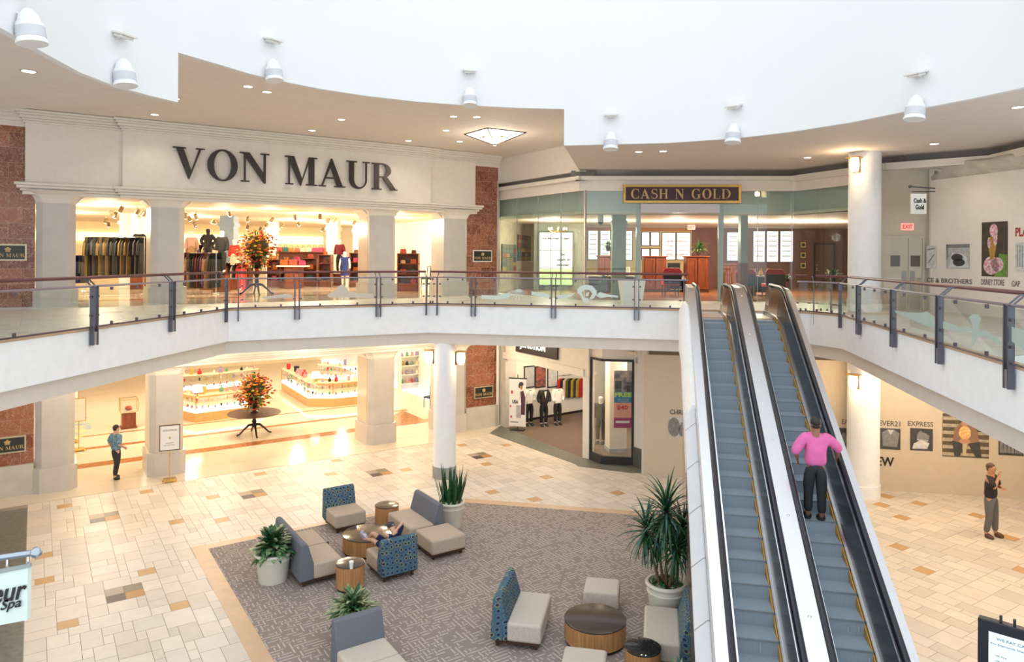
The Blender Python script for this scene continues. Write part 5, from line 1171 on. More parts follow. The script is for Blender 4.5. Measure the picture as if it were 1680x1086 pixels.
drum('small oak drum table with a glossy top reflecting leaves, at the bottom edge', efl(-.22, 11.72), .285, .50, mat('gloss_black_top', (.02, .02, .022), .03))
c = fl(575, 925, .53)
t = thing('paper_cup', 'white paper cup standing on a small drum table', 'cup', fl(576.5, 933, .53)); build('cup', MB().lathe([(.03, 0), (.043, .13)], 16), mat('paper_white', (.85, .85, .84), .5), t); build('lid', MB().lathe([(.046, .13), (.046, .145), (.038, .15)], 16), mat('lid_white', (.9, .9, .9), .3), t)
# ------------------------------------------------------------------ planters
def leaf(mb, b, az, el, L, W, droop=.5, n=5, fold=.2, mi=0, base_w=.35):
    p = Vector(b); pts = []; e = el
    for i in range(n + 1):
        f = i / n; w2 = W / 2 * (base_w + (1 - base_w) * sin(min(1, f * 1.6) * pi / 2)) * (1 - f ** 3) + .0005
        side = Vector((-sin(az), cos(az), 0)); d = Vector((cos(az) * cos(e), sin(az) * cos(e), sin(e))); up = d.cross(side) * -1
        pts.append((p - side * w2 + up * w2 * fold, p.copy(), p + side * w2 + up * w2 * fold)); p = p + d * (L / n); e -= droop / n
    vs = [q for tr in pts for q in tr]; fs = []
    for i in range(n):
        for j in range(2): fs.append((3 * i + j, 3 * i + j + 1, 3 * i + 4 + j, 3 * i + 3 + j))
    mb.add(vs, fs, None, mi)
def pot(t, r, h, m=M_pot):
    p = build('pot', MB().lathe([(r * .78, 0), (r * .8, .02), (r * .93, h * .72), (r * .94, h * .73), (r * .98, h * .74), (r * .98, h * .77), (r * .95, h * .78), (r * .97, h * .88), (r * 1.02, h * .90), (r * 1.06, h * .93), (r * 1.06, h * .97), (r * 1.02, h), (r * .9, h), (r * .88, h * .9)], 40), m, t)
    build('soil', MB().lathe([(r * .9, h * .86), (r * .9, h * .89)], 32), M_soil, t); return p
def planter(lab, loc, r, h, fill):
    t = thing('planter', lab, 'potted plant', loc); pot(t, r, h); fill(t, r, h); return t
def bushy(seed, n, L, W, el0, mats_, spread=.7, z_=.0):
    def f(t, r, h):
        rd = random.Random(seed); mb = MB()
        for k in range(n):
            q = rd.random(); az = rd.uniform(0, 2 * pi); el = radians(el0 + (88 - el0) * (1 - q) ** 1.1); rr = r * spread * q * rd.uniform(.4, 1)
            leaf(mb, (rr * cos(az), rr * sin(az), h + z_ * (1 - q) + rd.uniform(-.03, .05)), az + rd.uniform(-.4, .4), el, L * rd.uniform(.7, 1.1), W * rd.uniform(.7, 1.1), droop=rd.uniform(.7, 1.7), mi=rd.choice([0, 0, 1]))
        o = build('foliage', mb, mats_, t, sharp=180); o['kind'] = 'stuff'; build('stems', MB().tube([(0, 0, h * .8), (.02, 0, h + z_ + .15)], .02, 6), M_stem, t)
    return f
def snake(t, r, h):
    rd = random.Random(8); mb = MB()
    for k in range(44):
        az = rd.uniform(0, 2 * pi); rr = r * .75 * sqrt(rd.random()); leaf(mb, (rr * cos(az), rr * sin(az), h * .88), az, radians(rd.uniform(72, 88)), rd.uniform(.5, .98), rd.uniform(.06, .085), droop=rd.uniform(-.1, .25), fold=.35, base_w=.7)
    build('foliage', mb, [M_leaf], t, sharp=180)['kind'] = 'stuff'
def dracaena(t, r, h):
    rd = random.Random(5); mb = MB(); st = MB()
    heads = [((.0, .0), 1.28, 110, .78), ((-.36, .05), .92, 80, .62), ((.34, .12), .90, 80, .60), ((.12, -.25), .70, 60, .55), ((-.12, .22), .74, 50, .55)]
    for (x, y), hh, n, L in heads:
        st.tube([(x * .3, y * .3, h * .85), (x * .7, y * .7, h + hh * .5), (x, y, h + hh)], [.03, .022, .018], 7)
        for k in range(n):
            q = k / n; az = k * 2.4; leaf(mb, (x, y, h + hh + .08 * (1 - q) - .12 * q), az, radians(82 - 150 * q), L * rd.uniform(.8, 1.1), rd.uniform(.04, .055), droop=rd.uniform(.5, 1.3), n=6, mi=rd.choice([0, 0, 1]), base_w=.8)
    build('foliage', mb, [M_leaf, M_leafb], t, sharp=180)['kind'] = 'stuff'
    build('trunk', st, M_stem, t)
    g = MB()
    for k in range(90): az = rd.uniform(0, 2 * pi); rr = r * .9 * sqrt(rd.random()); leaf(g, (rr * cos(az), rr * sin(az), h * .9), rd.uniform(0, 6.3), radians(rd.uniform(10, 70)), .14, .07, droop=1.0, n=3)
    build('ivy', g, M_leaf, t, sharp=180)['kind'] = 'stuff'
p1 = fl(440, 962, .012); planter('cream planter with variegated bush at the left side of the carpet', (p1.x, p1.y + .30, .012), .36, .60, bushy(2, 190, .36, .15, -5, [M_leaf, M_leafl], .85, .22))
p2 = fl(738, 870, .012); planter('cream planter with upright snake plant, in front of the white column', (p2.x, p2.y + .30, .012), .33, .62, snake)
p3 = fl(1097, 985, .6); planter('tall dracaena in a cream planter beside the escalator wall', (efl(.16, 13.72).x, efl(.16, 13.72).y, .012), .36, .70, dracaena)
p4 = sfl(4.62, 11.95); planter('low planter with striped pointed leaves behind the bottom chaise bench', (p4.x, p4.y, .012), .28, .50, bushy(6, 170, .40, .10, 5, [M_leafl, M_leaf], .8, .12))
p5 = efl(.35, 11.25); planter('leafy planter just cut off at the bottom edge by the escalator wall', (p5.x, p5.y, .012), .2, .22, bushy(9, 50, .30, .07, 10, [M_leafb, M_leafl], .6, .1))
# ================================================================== FIGURES
def skin(name, chains, m, parent, sub=2, world=False):
    """chains: list of lists of (x,y,z,r) or (x,y,z,rx,ry); a point may be a key (string) of an earlier named point"""
    vs = []; rs = []; es = []; key = {}
    for ch in chains:
        prev = None
        for p in ch:
            if isinstance(p, str): i = key[p]
            else:
                nm = p[0] if isinstance(p[0], str) else None; q = p[1:] if nm else p
                i = len(vs); vs.append(q[:3]); rs.append((q[3], q[4] if len(q) > 4 else q[3]))
                if nm: key[nm] = i
            if prev is not None: es.append((prev, i))
            prev = i
    me = bpy.data.meshes.new(name); I = mw(parent).inverted() if world else Matrix.Identity(4)
    me.from_pydata([tuple(I @ Vector(v)) for v in vs], es, []); me.materials.append(m)
    o = link(name, me); o.parent = parent
    sk = o.modifiers.new('skin', 'SKIN'); sk.use_smooth_shade = True; sk.branch_smoothing = .6
    for i, r in enumerate(rs): me.skin_vertices[0].data[i].radius = r; me.skin_vertices[0].data[i].use_root = (i == 0)
    s = o.modifiers.new('sub', 'SUBSURF'); s.levels = sub; s.render_levels = sub
    return o
M_skin = mat('skin_light', (.62, .36, .25), .5); M_skind = mat('skin_brown', (.30, .14, .075), .5); M_mann = mat('mannequin_white', (.80, .76, .70), .4)
def lerp(a, b, f): return tuple(a[i] + (b[i] - a[i]) * f for i in range(3))
def fingers(wr, el, k, spread):
    d = (Vector(wr) - Vector(el)).normalized(); s = Vector(spread); s = (s - d * s.dot(d)).normalized(); out = []
    pm = Vector(wr) + d * .055 * k
    out.append([('palm' + str(id(wr)), *pm, .034 * k, .018 * k)])
    key = 'palm' + str(id(wr)); ch = []
    for j, L in enumerate((.068, .078, .072, .056)):
        o = s * (j - 1.5) * .021 * k; b = pm + d * .035 * k + o; n = Vector((0, 0, -1)) * .2
        ch.append([key, (*b, .0095 * k), (*(b + (d + n).normalized() * L * k * .5), .0088 * k), (*(b + (d + n * 3).normalized() * L * k), .0078 * k)])
    b = pm - d * .02 * k - s * .035 * k; ch.append([key, (*b, .012 * k), (*(b + (d * .7 - s * .6).normalized() * .04 * k), .0095 * k)])
    return key, (key, *pm, .034 * k, .018 * k), ch
def figure(name, lab, cat, loc, rz, J, h=1.75, skinm=M_skin, hair=None, shirt=None, trousers=None, shoes=None, sleeve=1.0, jacket=False, group=None, hands=True, face=True, skirt=None, head=True, slim=1.0):
    """J: joint offsets for a 1.75 m body facing -y"""
    k = h / 1.75; D = dict(pel=(0, 0, .95), bel=(0, 0, 1.08), che=(0, 0, 1.28), nek=(0, 0, 1.45), hd0=(0, -.005, 1.55), hd1=(0, -.01, 1.63), hd2=(0, 0, 1.71),
        shl=(.17, 0, 1.41), ell=(.23, .02, 1.13), wrl=(.25, -.05, .88), shr=(-.17, 0, 1.41), elr=(-.23, .02, 1.13), wrr=(-.25, -.05, .88),
        hil=(.09, 0, .90), knl=(.10, -.01, .50), anl=(.10, .02, .09), hir=(-.09, 0, .90), knr=(-.10, -.01, .50), anr=(-.10, .02, .09))
    D.update(J); D = {a: tuple(c * k for c in b) for a, b in D.items()}; s = slim * k * 1.2
    t = thing(name, lab, cat, loc, rz, group)
    P = lambda n, *r: (n, *D[n], *[q * s for q in r])
    ch = [[P('pel', .105, .075), P('bel', .10, .07), P('che', .12, .08), P('nek', .055, .05)]]
    if head: ch.append(['nek', P('hd0', .062, .068), P('hd1', .080, .095), P('hd2', .062, .075)])
    for e in 'lr':
        wr = D['wr' + e]; el = D['el' + e]; ch.append(['che', P('sh' + e, .058), P('el' + e, .040), ('w' + e, *lerp(el, wr, .92), .027 * s)])
        if hands:
            key, palm, fs = fingers(wr, el, k, (0, 1, 0) if abs(D['wr' + e][0]) > .05 else (1, 0, 0)); ch.append(['w' + e, palm]); ch += fs
        ch.append(['pel', P('hi' + e, .075), P('kn' + e, .054), P('an' + e, .038)])
        a = Vector(D['an' + e]); kn = Vector(D['kn' + e]); leg = (a - kn).normalized(); f = J.get('toe', (0, -1, 0)); f = Vector(f); f = (f - leg * f.dot(leg)).normalized()
        D['to' + e] = tuple(a + f * .15 * k + leg * .045 * k); ch.append(['an' + e, ('t' + e, *D['to' + e], .026 * s, .02 * s)])
    build_body = skin('body', ch, skinm, t, 2)
    if head:
        up = (Vector(D['hd2']) - Vector(D['hd0'])).normalized(); fw = Vector(J.get('face', (0, -1, 0))); fw = (fw - up * fw.dot(up)).normalized(); rt = fw.cross(up)
        hc = Vector(D['hd1']); FM = Matrix(((rt.x, fw.x, up.x, hc.x), (rt.y, fw.y, up.y, hc.y), (rt.z, fw.z, up.z, hc.z), (0, 0, 0, 1)))
        if face:
            build('nose', MB(FM).ball((0, .092 * k, -.012 * k), (.012 * k, .02 * k, .02 * k)), skinm, t)
            for sx in (-1, 1):
                build('eye', MB(FM).ball((sx * .03 * k, .082 * k, .008 * k), (.011 * k, .006 * k, .007 * k), 8, 6), M_dark, t); build('ear', MB(FM).ball((sx * .078 * k, -.005, -.005), (.012 * k, .02 * k, .03 * k), 8, 6), skinm, t)
            build('mouth', MB(FM).ball((0, .082 * k, -.048 * k), (.022 * k, .008 * k, .006 * k), 8, 6), mat('lip_red', (.35, .1, .08), .5), t)
        if hair:
            mb = MB(FM); mb.ball((0, -.018 * k, .028 * k), (.088 * k, .098 * k, .088 * k), 16, 10)
            mb.ball((0, -.045 * k, -.03 * k), (.074 * k, .06 * k, .07 * k), 14, 8); build('hair', mb, hair, t)
    if shirt:
        g = 1.2 if not jacket else 1.3
        c2 = [[('pel', D['pel'][0], D['pel'][1], D['pel'][2] - .06 * k, .158 * g * s, .12 * g * s) if not jacket else ('pel', *(D['pel'][0], D['pel'][1], D['pel'][2] - .13 * k), .16 * g * s, .125 * g * s), P('bel', .135 * g, .10 * g), P('che', .15 * g, .108 * g), ('nk', *lerp(D['che'], D['nek'], .9), .075 * s, .07 * s)]]
        for e in 'lr':
            if sleeve > 0:
                end = lerp(D['sh' + e], D['el' + e], sleeve) if sleeve <= 1 else lerp(D['el' + e], D['wr' + e], sleeve - 1)
                q = ['che', P('sh' + e, .080 * g)] + ([P('el' + e, .052 * g)] if sleeve > 1 else []) + [('e' + e, *end, .052 * g * s)]
                c2.append(q)
        skin('shirt' if not jacket else 'jacket', c2, shirt, t, 2)
    if skirt:
        mb = MB(); a, b = D['pel'], D['knl']; zt_, zb2 = D['bel'][2], D['knl'][2] + .08 * k
        mb.lathe([(.13 * k, zt_), (.17 * k, D['pel'][2]), (.22 * k, zb2)], 18, c=(D['pel'][0], D['pel'][1], 0)); build('skirt', mb, skirt, t)
    if trousers:
        c3 = [[P('pel', .165, .13), ('wst', *lerp(D['pel'], D['bel'], .9), .15 * s, .115 * s)]]
        for e in 'lr': c3.append(['pel', P('hi' + e, .115), P('kn' + e, .068), ('a' + e, *lerp(D['kn' + e], D['an' + e], .93), .056 * s)])
        skin('trousers', c3, trousers, t, 2)
    if shoes:
        for e in 'lr':
            a = Vector(D['an' + e]); to = Vector(D['to' + e]); lg = (a - Vector(D['kn' + e])).normalized()
            skin('shoe', [[(*(a + lg * .03 * k - (to - a).normalized() * .03), .06 * s, .065 * s), (*(to + (to - a).normalized() * .045), .058 * s, .045 * s)]], shoes, t, 2)
    return t
M_hair = mat('dark_hair', (.015, .011, .009), .5); M_hairb = mat('brown_hair', (.09, .05, .025), .55)
# person walking into the store
m_shirt = mat('blue_print_shirt', (.045, .13, .22), .8, noise=.8, nscale=22, col2=(.22, .38, .46)); m_dtr = mat('dark_trousers', (.022, .024, .028), .8)
p = fl(190, 786); figure('person', 'person in blue patterned shirt and dark trousers walking into the department store', 'person', p, radians(152), dict(knl=(.10, -.10, .52), anl=(.10, -.02, .11), knr=(-.09, .02, .50), anr=(-.09, .10, .10), ell=(.27, .07, 1.14), wrl=(.22, -.08, .95), elr=(-.25, .06, 1.13), wrr=(-.20, -.12, 1.02)), 1.64, hair=M_hair, shirt=m_shirt, trousers=m_dtr, shoes=M_dark)
# person standing at the right, hand at the mouth
p = fl(1625, 881); figure('person', 'person in black shirt and grey jeans standing with a hand at the mouth, lower right', 'person', p, radians(38), dict(ell=(.25, -.08, 1.17), wrl=(.04, -.22, 1.20), elr=(-.23, -.16, 1.22), wrr=(-.03, -.17, 1.47), anl=(.13, -.05, .09), knl=(.12, -.05, .5), anr=(-.11, .06, .09)), 1.80, skinm=mat('skin_tan', (.50, .25, .15), .5), hair=M_hairb, shirt=mat('black_shirt', (.02, .018, .018), .8), trousers=mat('grey_jeans', (.13, .125, .12), .85), shoes=mat('brown_shoe', (.10, .04, .02), .4))
# person in pink on the right escalator
q = P0 + (EF.to_3x3() @ Vector((U2 - .30, 0, 0)))
sdist = 6.35; zz = zs(-sdist) + .02; e_ = EF.to_3x3() @ Vector((0, -sdist, 0)); m_pink = mat('pink_top', (.78, .16, .42), .8, noise=.15)
figure('person', 'person in pink top and dark trousers riding up the right escalator', 'person', (q.x + e_.x, q.y + e_.y, zz + .03), B_ + pi, dict(elr=(-.38, -.10, 1.22), wrr=(-.40, -.30, 1.02), ell=(.33, .06, 1.18), wrl=(.27, -.12, 1.0), knl=(.10, -.04, .52), anl=(.11, -.02, .10)), 1.62, skinm=M_skind, hair=M_hair, shirt=m_pink, trousers=m_dtr, shoes=M_dark, sleeve=1.35, slim=1.05)
# child sprawled on the near blue chair
cl_ = SF @ Vector((6.34, 14.15, 0)); k_ = 1
def L3(px, py, z): v = fl(px, py, z); return tuple(Matrix.Rotation(-0, 3, 'Z') @ (v - Vector((cl_.x, cl_.y, .012))))
t = figure('person', 'child in navy clothes and dark cap sprawled on the near blue chair', 'person', (cl_.x, cl_.y, .012), 0, dict(
    pel=L3(636, 895, .60), bel=L3(643, 890, .68), che=L3(650, 880, .80), nek=L3(647, 873, .90), hd0=L3(645, 869, .93), hd1=L3(642, 864, .97), hd2=L3(640, 859, 1.02),
    shl=L3(655, 872, .88), ell=L3(661, 857, 1.03), wrl=L3(650, 870, 1.0), shr=L3(643, 884, .80), elr=L3(634, 878, .88), wrr=L3(629, 872, .93),
    hil=L3(632, 890, .60), knl=L3(612, 874, .80), anl=L3(602, 886, .50), hir=L3(632, 900, .56), knr=L3(612, 886, .66), anr=L3(598, 884, .50), toe=(-.3, .3, .8), face=(-.8, -.1, .3)), 1.75, hair=None, shirt=mat('navy_tee', (.012, .015, .06), .85), trousers=None, shoes=mat('purple_trainer', (.13, .09, .22), .6, noise=.5, nscale=20, col2=(.6, .6, .65)), sleeve=.8, slim=.72, hands=True)
K_ = {a: Vector(b) for a, b in dict(pel=L3(636, 895, .60), hil=L3(632, 890, .60), knl=L3(612, 874, .80), hir=L3(632, 900, .56), knr=L3(612, 886, .66)).items()}
skin('shorts', [[('p', *K_['pel'], .12, .09), ('hl', *K_['hil'], .08), ('a', *K_['hil'].lerp(K_['knl'], .75), .062)], ['p', ('hr', *K_['hir'], .08), ('b', *K_['hir'].lerp(K_['knr'], .75), .062)]], mat('navy_shorts', (.012, .016, .07), .85), t)
hd = Vector(L3(641, 861.5, 1.0)); build('cap', MB().ball(hd, (.085, .085, .075), 16, 8).ball(hd + Vector((-.07, -.02, .01)), (.07, .06, .015), 12, 6), mat('charcoal_cap', (.05, .045, .06), .7), t)
# mannequins in the tuxedo shop
m_blk = mat('black_suit', (.012, .012, .013), .6); m_wjk = mat('white_dinner_jacket', (.80, .78, .74), .6)
for i, (px, py, jk, lab, rz) in enumerate(((868, 698, m_wjk, 'mannequin in white dinner jacket half behind the poster stand', .35), (892, 699, m_blk, 'mannequin in black dinner jacket in the middle of the three', .4), (914.5, 697, m_wjk, 'mannequin in white dinner jacket and white pocket square area, rightmost of the three', .5))):
    t = figure('mannequin', lab.replace(' and white pocket square area', ''), 'mannequin', fl(px, py), rz, dict(ell=(.25, .0, 1.13), wrl=(.20, -.08, .95), elr=(-.25, 0, 1.13), wrr=(-.20, -.08, .95)), 1.72, skinm=M_mann, shirt=jk, trousers=m_blk, shoes=M_dark, sleeve=1.9, jacket=True, face=False, head=False, hands=False)
    build('shirt_front', MB().add([(-.05, -.150, 1.40), (.05, -.150, 1.40), (.0, -.158, 1.12)], [(0, 1, 2)]), m_wjk if jk is m_blk else mat('white_shirt', (.9, .9, .9), .6), t)
    build('bow_tie', MB().ball((.03, -.125, 1.415), (.03, .015, .018)).ball((-.03, -.125, 1.415), (.03, .015, .018)), M_dark, t)
    build('stand_foot', MB().lathe([(.14, 0), (.14, .015)], 16), M_steel, t)
for i, (px, py, lab) in enumerate(((985, 728, 'mannequin in charcoal suit at the left of the bay display window'), (1000, 716, 'second charcoal suited mannequin deeper in the bay display window'))):
    v = fl(px, py); t = figure('mannequin', lab, 'mannequin', (v.x, v.y, .0), -.3 + i, {}, 1.75, skinm=M_mann, shirt=mat('charcoal_suit', (.035, .035, .04), .7), trousers=mat('charcoal_suit', (.035, .035, .04), .7), shoes=M_dark, sleeve=1.9, jacket=True, face=False, hands=False)
# ================================================================== GOODS AND FITTINGS
Rg = random.Random(21)
SZ = ZU + .006
def rack(lab, px0, px1, yr, D, ylow, cols, group, n=14, seedm=0):
    a, b = dep(px0, yr, D), dep(px1, yr, D); W = b.x - a.x; zr = a.z; h = zr - SZ
    t = thing('clothes_rack', lab, 'clothes rack', ((a.x + b.x) / 2, D, SZ))
    mb = MB().tube([(-W / 2, 0, h), (W / 2, 0, h)], .018, 6)
    for x in (-W / 2 + .03, W / 2 - .03): mb.tube([(x, 0, .05), (x, 0, h)], .016, 6).tube([(x, -.28, .03), (x, .28, .03)], .016, 6)
    build('frame', mb, M_chrome, t)
    L_ = zr - dep(px0, ylow, D).z
    src = {}
    for k in range(n):
        m = cols[(k * 5 + seedm) % len(cols)]; key = m.name
        if key not in src:
            P = [(-.02, 0), (.02, 0), (.22, -.07), (.30, -.18), (.33, -.62), (.25, -.64), (.22, -.28), (.23, -L_), (-.23, -L_), (-.22, -.28), (-.25, -.64), (-.33, -.62), (-.30, -.18), (-.22, -.07)]
            mb = MB(Matrix.Rotation(radians(62), 4, 'Z')); mb.plate(P, -.03, .03)
            o = build('garment', mb, m, center=False, bevel=.012); src[key] = o
        else: o = src[key].copy(); COL.objects.link(o)
        o.location = (a.x + W * (k + .5) / n, D, zr - .03 - Rg.random() * .03); o.rotation_euler = (0, 0, Rg.uniform(-.25, .25)); tag(o, group[0], 'garment', group[1])
    return t
C = lambda n, *c: mat('cloth_' + n, c, .85, noise=.2, nscale=8)
olive, char, blk, wine, tan, crm, red, navy, plum = C('olive', .17, .11, .03), C('charcoal', .045, .045, .045), C('black', .012, .012, .012), C('wine', .16, .012, .02), C('tan', .36, .21, .10), C('cream', .68, .56, .40), C('red', .5, .03, .02), C('navy', .015, .03, .17), C('plum', .15, .03, .1)
rack('long clothes rack in the leftmost upper store bay', 146, 238, 389, 26.8, 452, [olive, char, olive, blk, char, blk], ('garment hanging on the rack in the leftmost upper store bay', 'garments on the leftmost upper rack'), 16)
rack('clothes rack behind the second pillar on the upper floor', 299, 356, 415, 27.5, 470, [wine, blk, char, tan, plum, blk], ('garment hanging on the rack behind the second upper pillar', 'garments on the rack behind the second pillar'), 12)
rack('low clothes rack left of the upper flower table', 362, 398, 432, 31, 474, [char, crm, blk, red], ('garment hanging on the low rack left of the upper flower table', 'garments on the low rack'), 8)
# mannequins upstairs
def upman(px, py, D, lab, rz, **kw):
    p = dep(px, py, D); return figure('mannequin', lab, 'mannequin', (p.x, D, SZ + kw.pop('lift', 0)), rz, kw.pop('J', {}), kw.pop('h', 1.75), skinm=kw.pop('skinm', M_mann), face=False, hands=False, **kw)
def plinthb(px, D, h, lab, w_=.5):
    p = dep(px, 400, D); t = thing('display_plinth', lab, 'display plinth', (p.x, D, SZ)); build('block', MB().box(-w_ / 2, w_ / 2, -w_ / 2, w_ / 2, 0, h), M_cherry, t, bevel=.01); build('top_slab', MB().box(-w_ / 2 - .02, w_ / 2 + .02, -w_ / 2 - .02, w_ / 2 + .02, h, h + .03), M_brown, t)
akim = dict(ell=(.34, .03, 1.18), wrl=(.17, -.06, 1.0), elr=(-.34, .03, 1.18), wrr=(-.17, -.06, 1.0))
for px, D, lab, kw in ((364, 29, 'mannequin in long black coat left of the upper flower table', dict(shirt=blk, trousers=blk, sleeve=1.9, jacket=True, lift=.75)),
                       (384.5, 31, 'mannequin in red scarf top and pale skirt beside the upper flower table', dict(shirt=red, skirt=crm, sleeve=1.8, lift=.5, h=1.7)),
                       (341, 31, 'black clothed mannequin with hands on hips behind the second rack', dict(shirt=blk, trousers=blk, J=akim, sleeve=1.8, lift=.9, skinm=blk)),
                       (314, 32, 'mannequin in pale pink blouse behind the second rack', dict(shirt=C('blush', .6, .36, .28), skirt=tan, sleeve=1.8, lift=.8)),
                       (228, 31, 'headless black mannequin with hand on hip in the leftmost upper bay', dict(shirt=blk, trousers=char, J=akim, head=False, sleeve=1.8, lift=.9, skinm=blk)),
                       (565.5, 33.5, 'mannequin in royal blue dress at the upper handbag display', dict(shirt=navy, skirt=navy, sleeve=.15, h=1.72)),
                       (557, 36, 'mannequin in printed blouse behind the blue dress mannequin', dict(shirt=wine, trousers=blk, sleeve=1.8, lift=.6))):
    lf = kw.get('lift', 0); upman(px, 460, D, lab, Rg.uniform(-.3, .3), **kw)
    if lf: plinthb(px, D, lf - .03, 'cherry plinth under the ' + lab.split(' ')[0] + ' ' + ' '.join(lab.split(' ')[1:7]))
rack('clothes rack in the gap right of the second upper pillar', 303, 345, 402, 34, 440, [tan, crm, wine, char], ('garment hanging on the tall back rack behind the hands-on-hips mannequin', 'garments on the tall back rack'), 10)
rack('rack of pale tops left of the upper bay right column', 600, 640, 408, 37, 445, [crm, red, blk, tan], ('garment on the far rack beside the third upper pillar', 'garments on the far rack'), 8)
rack('low rack of dark skirts in the leftmost upper bay', 118, 142, 420, 28.5, 462, [blk, char, navy], ('garment on the low rack beside the first upper pillar', 'garments on the low left rack'), 6)
# flower tables
def flowers(lab, c, R, tr, th, lab2, z0):
    t = thing('pedestal_table', lab2, 'table', c)
    build('table_top', MB().lathe([(tr, th - .03), (tr + .01, th - .015), (tr, th)], 40), M_leg, t)
    build('pedestal', MB().lathe([(.07, .28), (.10, .33), (.05, .40), (.09, .48), (.06, .56), (.05, .62), (.12, th - .03)], 20), M_brown, t)
    for k in range(4):
        a = k * pi / 2 + .5; d = Vector((cos(a), sin(a), 0)); build('foot', MB().tube([Vector((0, 0, .38)) + d * .04, Vector((0, 0, .36)) + d * .2, Vector((0, 0, .2)) + d * .38, Vector((0, 0, .05)) + d * .52, Vector((0, 0, .02)) + d * .62], [.05, .045, .035, .03, .035], 8), M_brown, t)
    f = thing('flower_urn', lab, 'flower arrangement', (c[0], c[1], c[2] + th))
    build('urn', MB().lathe([(.14, 0), (.14, .04), (.06, .08), (.06, .14), (.16, .22), (.22, .36), (.20, .46), (.25, .50)], 24), mat('urn_black', (.03, .022, .018), .4), f)
    cz = .5 + R * .62; rd = random.Random(int(c[0] * 10)); ms = {'orange': (.75, .16, .01), 'crimson': (.40, .012, .015), 'yellow': (.80, .42, .02), 'green': (.07, .13, .02), 'rust': (.32, .07, .01)}
    ctr = Vector((0, 0, cz))
    for nm, colr in ms.items():
        mb = MB(); m = mat('petal_' + nm, colr, .7)
        for k in range(150 if nm == 'green' else 85):
            d = Vector((rd.gauss(0, 1), rd.gauss(0, 1), rd.gauss(0, 1))).normalized(); d.z = d.z * 1.15 - .0; p = ctr + d * R * rd.uniform(.55, 1.05) * (1.12 - .28 * max(0, d.z))
            if nm == 'green': leaf(mb, p - d * .1, atan2(d.y, d.x), asin(max(-1, min(1, d.normalized().z))), .26, .07, .4, 3)
            else: mb.ball(p, (.035 + rd.random() * .03,) * 2 + (.03,), 7, 4)
        build({'green': 'foliage'}.get(nm, nm + '_blooms'), mb, m, f, sharp=180)['kind'] = 'stuff'
    build('core_foliage', MB().ball(ctr, (R * .62, R * .62, R * .66), 14, 10), mat('petal_moss', (.05, .06, .015), .9, noise=.6, nscale=18), f)['kind'] = 'stuff'
p = fl(421, 483, ZU); flowers('big autumn flower arrangement in a dark urn on the upper pedestal table', (p.x, p.y, SZ), .72, .95, .82, 'round dark pedestal table on the upper store floor', 0)
p = fl(417, 713, 0); flowers('big autumn flower arrangement in a dark urn on the lower pedestal table', (p.x, p.y, .01), .62, .95, .82, 'round dark pedestal table on the lower store floor', 0)
# handbag displays
bagm = [C('bag_' + n, *c) for n, c in (('black', (.015, .012, .012)), ('tan', (.42, .20, .06)), ('orange', (.45, .12, .02)), ('coral', (.42, .08, .05)), ('pink', (.42, .04, .10)), ('teal', (.02, .11, .09)), ('cream', (.66, .50, .32)), ('brown', (.12, .04, .02)), ('red', (.45, .02, .02)))]
BAG = {}
def bag(p, i, label, group, k=1.):
    m = bagm[i % len(bagm)]
    if m.name not in BAG:
        t = thing('handbag', label, 'handbag', (0, 0, 0), 0, group); P = [(-.17, 0), (.17, 0), (.14, .23), (-.14, .23)]
        build('bag_body', MB().plate(P, -.06, .06), m, t, bevel=.015); build('handle', MB().tube([(-.08, 0, .22), (-.07, 0, .34), (0, 0, .39), (.07, 0, .34), (.08, 0, .22)], .012, 5), M_dark, t); BAG[m.name] = t
    else: t = copymesh(BAG[m.name])
    t.location = p; t.rotation_euler = (0, 0, Rg.uniform(-.4, .4)); t.scale = (k * Rg.uniform(.9, 1.25),) * 3; t['label'] = label; t['group'] = group; return t
def shelfunit(lab, px0, px1, yt, D, levels, bl, grp, dpt=.5, m=M_cherry, z0=SZ, per=None, bags=True):
    a, b = dep(px0, yt, D), dep(px1, yt, D); W = b.x - a.x; h = a.z - z0
    t = thing('display_shelf', lab, 'display shelves', ((a.x + b.x) / 2, D, z0))
    for x in (-W / 2, W / 2 - .04): build('side_panel', MB().box(x, x + .04, -dpt / 2, dpt / 2, 0, h), m, t)
    build('back_panel', MB().box(-W / 2, W / 2, dpt / 2 - .03, dpt / 2, 0, h), m, t); build('plinth', MB().box(-W / 2 + .02, W / 2 - .02, -dpt / 2, dpt / 2, 0, .3), m, t)
    for k in range(levels + 1):
        z = .3 + (h - .32) * k / levels; build('shelf', MB().box(-W / 2, W / 2, -dpt / 2, dpt / 2, z, z + .03), m, t)
        if bags:
            n = int(per * 1.4) if per else max(1, int(W / .36))
            for j in range(n): bag(((a.x + b.x) / 2 - W / 2 + W * (j + .5) / n, D - .05, z0 + z + .03), Rg.randrange(9), bl, grp, min(.8, (h - .32) / levels * 1.6))
    return t
ub = ('handbag on the cherry shelves right of the upper flower table', 'handbags on the cherry shelves')
shelfunit('low cherry shelf unit just right of the upper flower table', 441, 463, 426, 34, 2, *ub); shelfunit('cherry shelf unit with white top band in the handbag display', 462, 496, 428, 33, 2, *ub)
shelfunit('cherry shelf unit behind the coral handbags', 498, 522, 424, 35, 2, *ub); shelfunit('tall cherry end unit left of the blue dress mannequin', 524, 545, 418, 34.5, 3, *ub)
shelfunit('cherry shelf unit right of the blue dress mannequin', 575, 594, 415, 34.5, 3, *ub); shelfunit('long back row of cherry shelves under the bright cove', 445, 560, 413, 38, 2, *ub, per=9)
shelfunit('cherry shelf unit with dark handbags in the right upper store bay', 653, 688, 416, 30.5, 3, 'handbag on the shelf unit in the right upper store bay', 'handbags in the right upper bay')
shelfunit('low cherry shelf left of the upper flower table', 396, 412, 440, 34, 1, *ub)
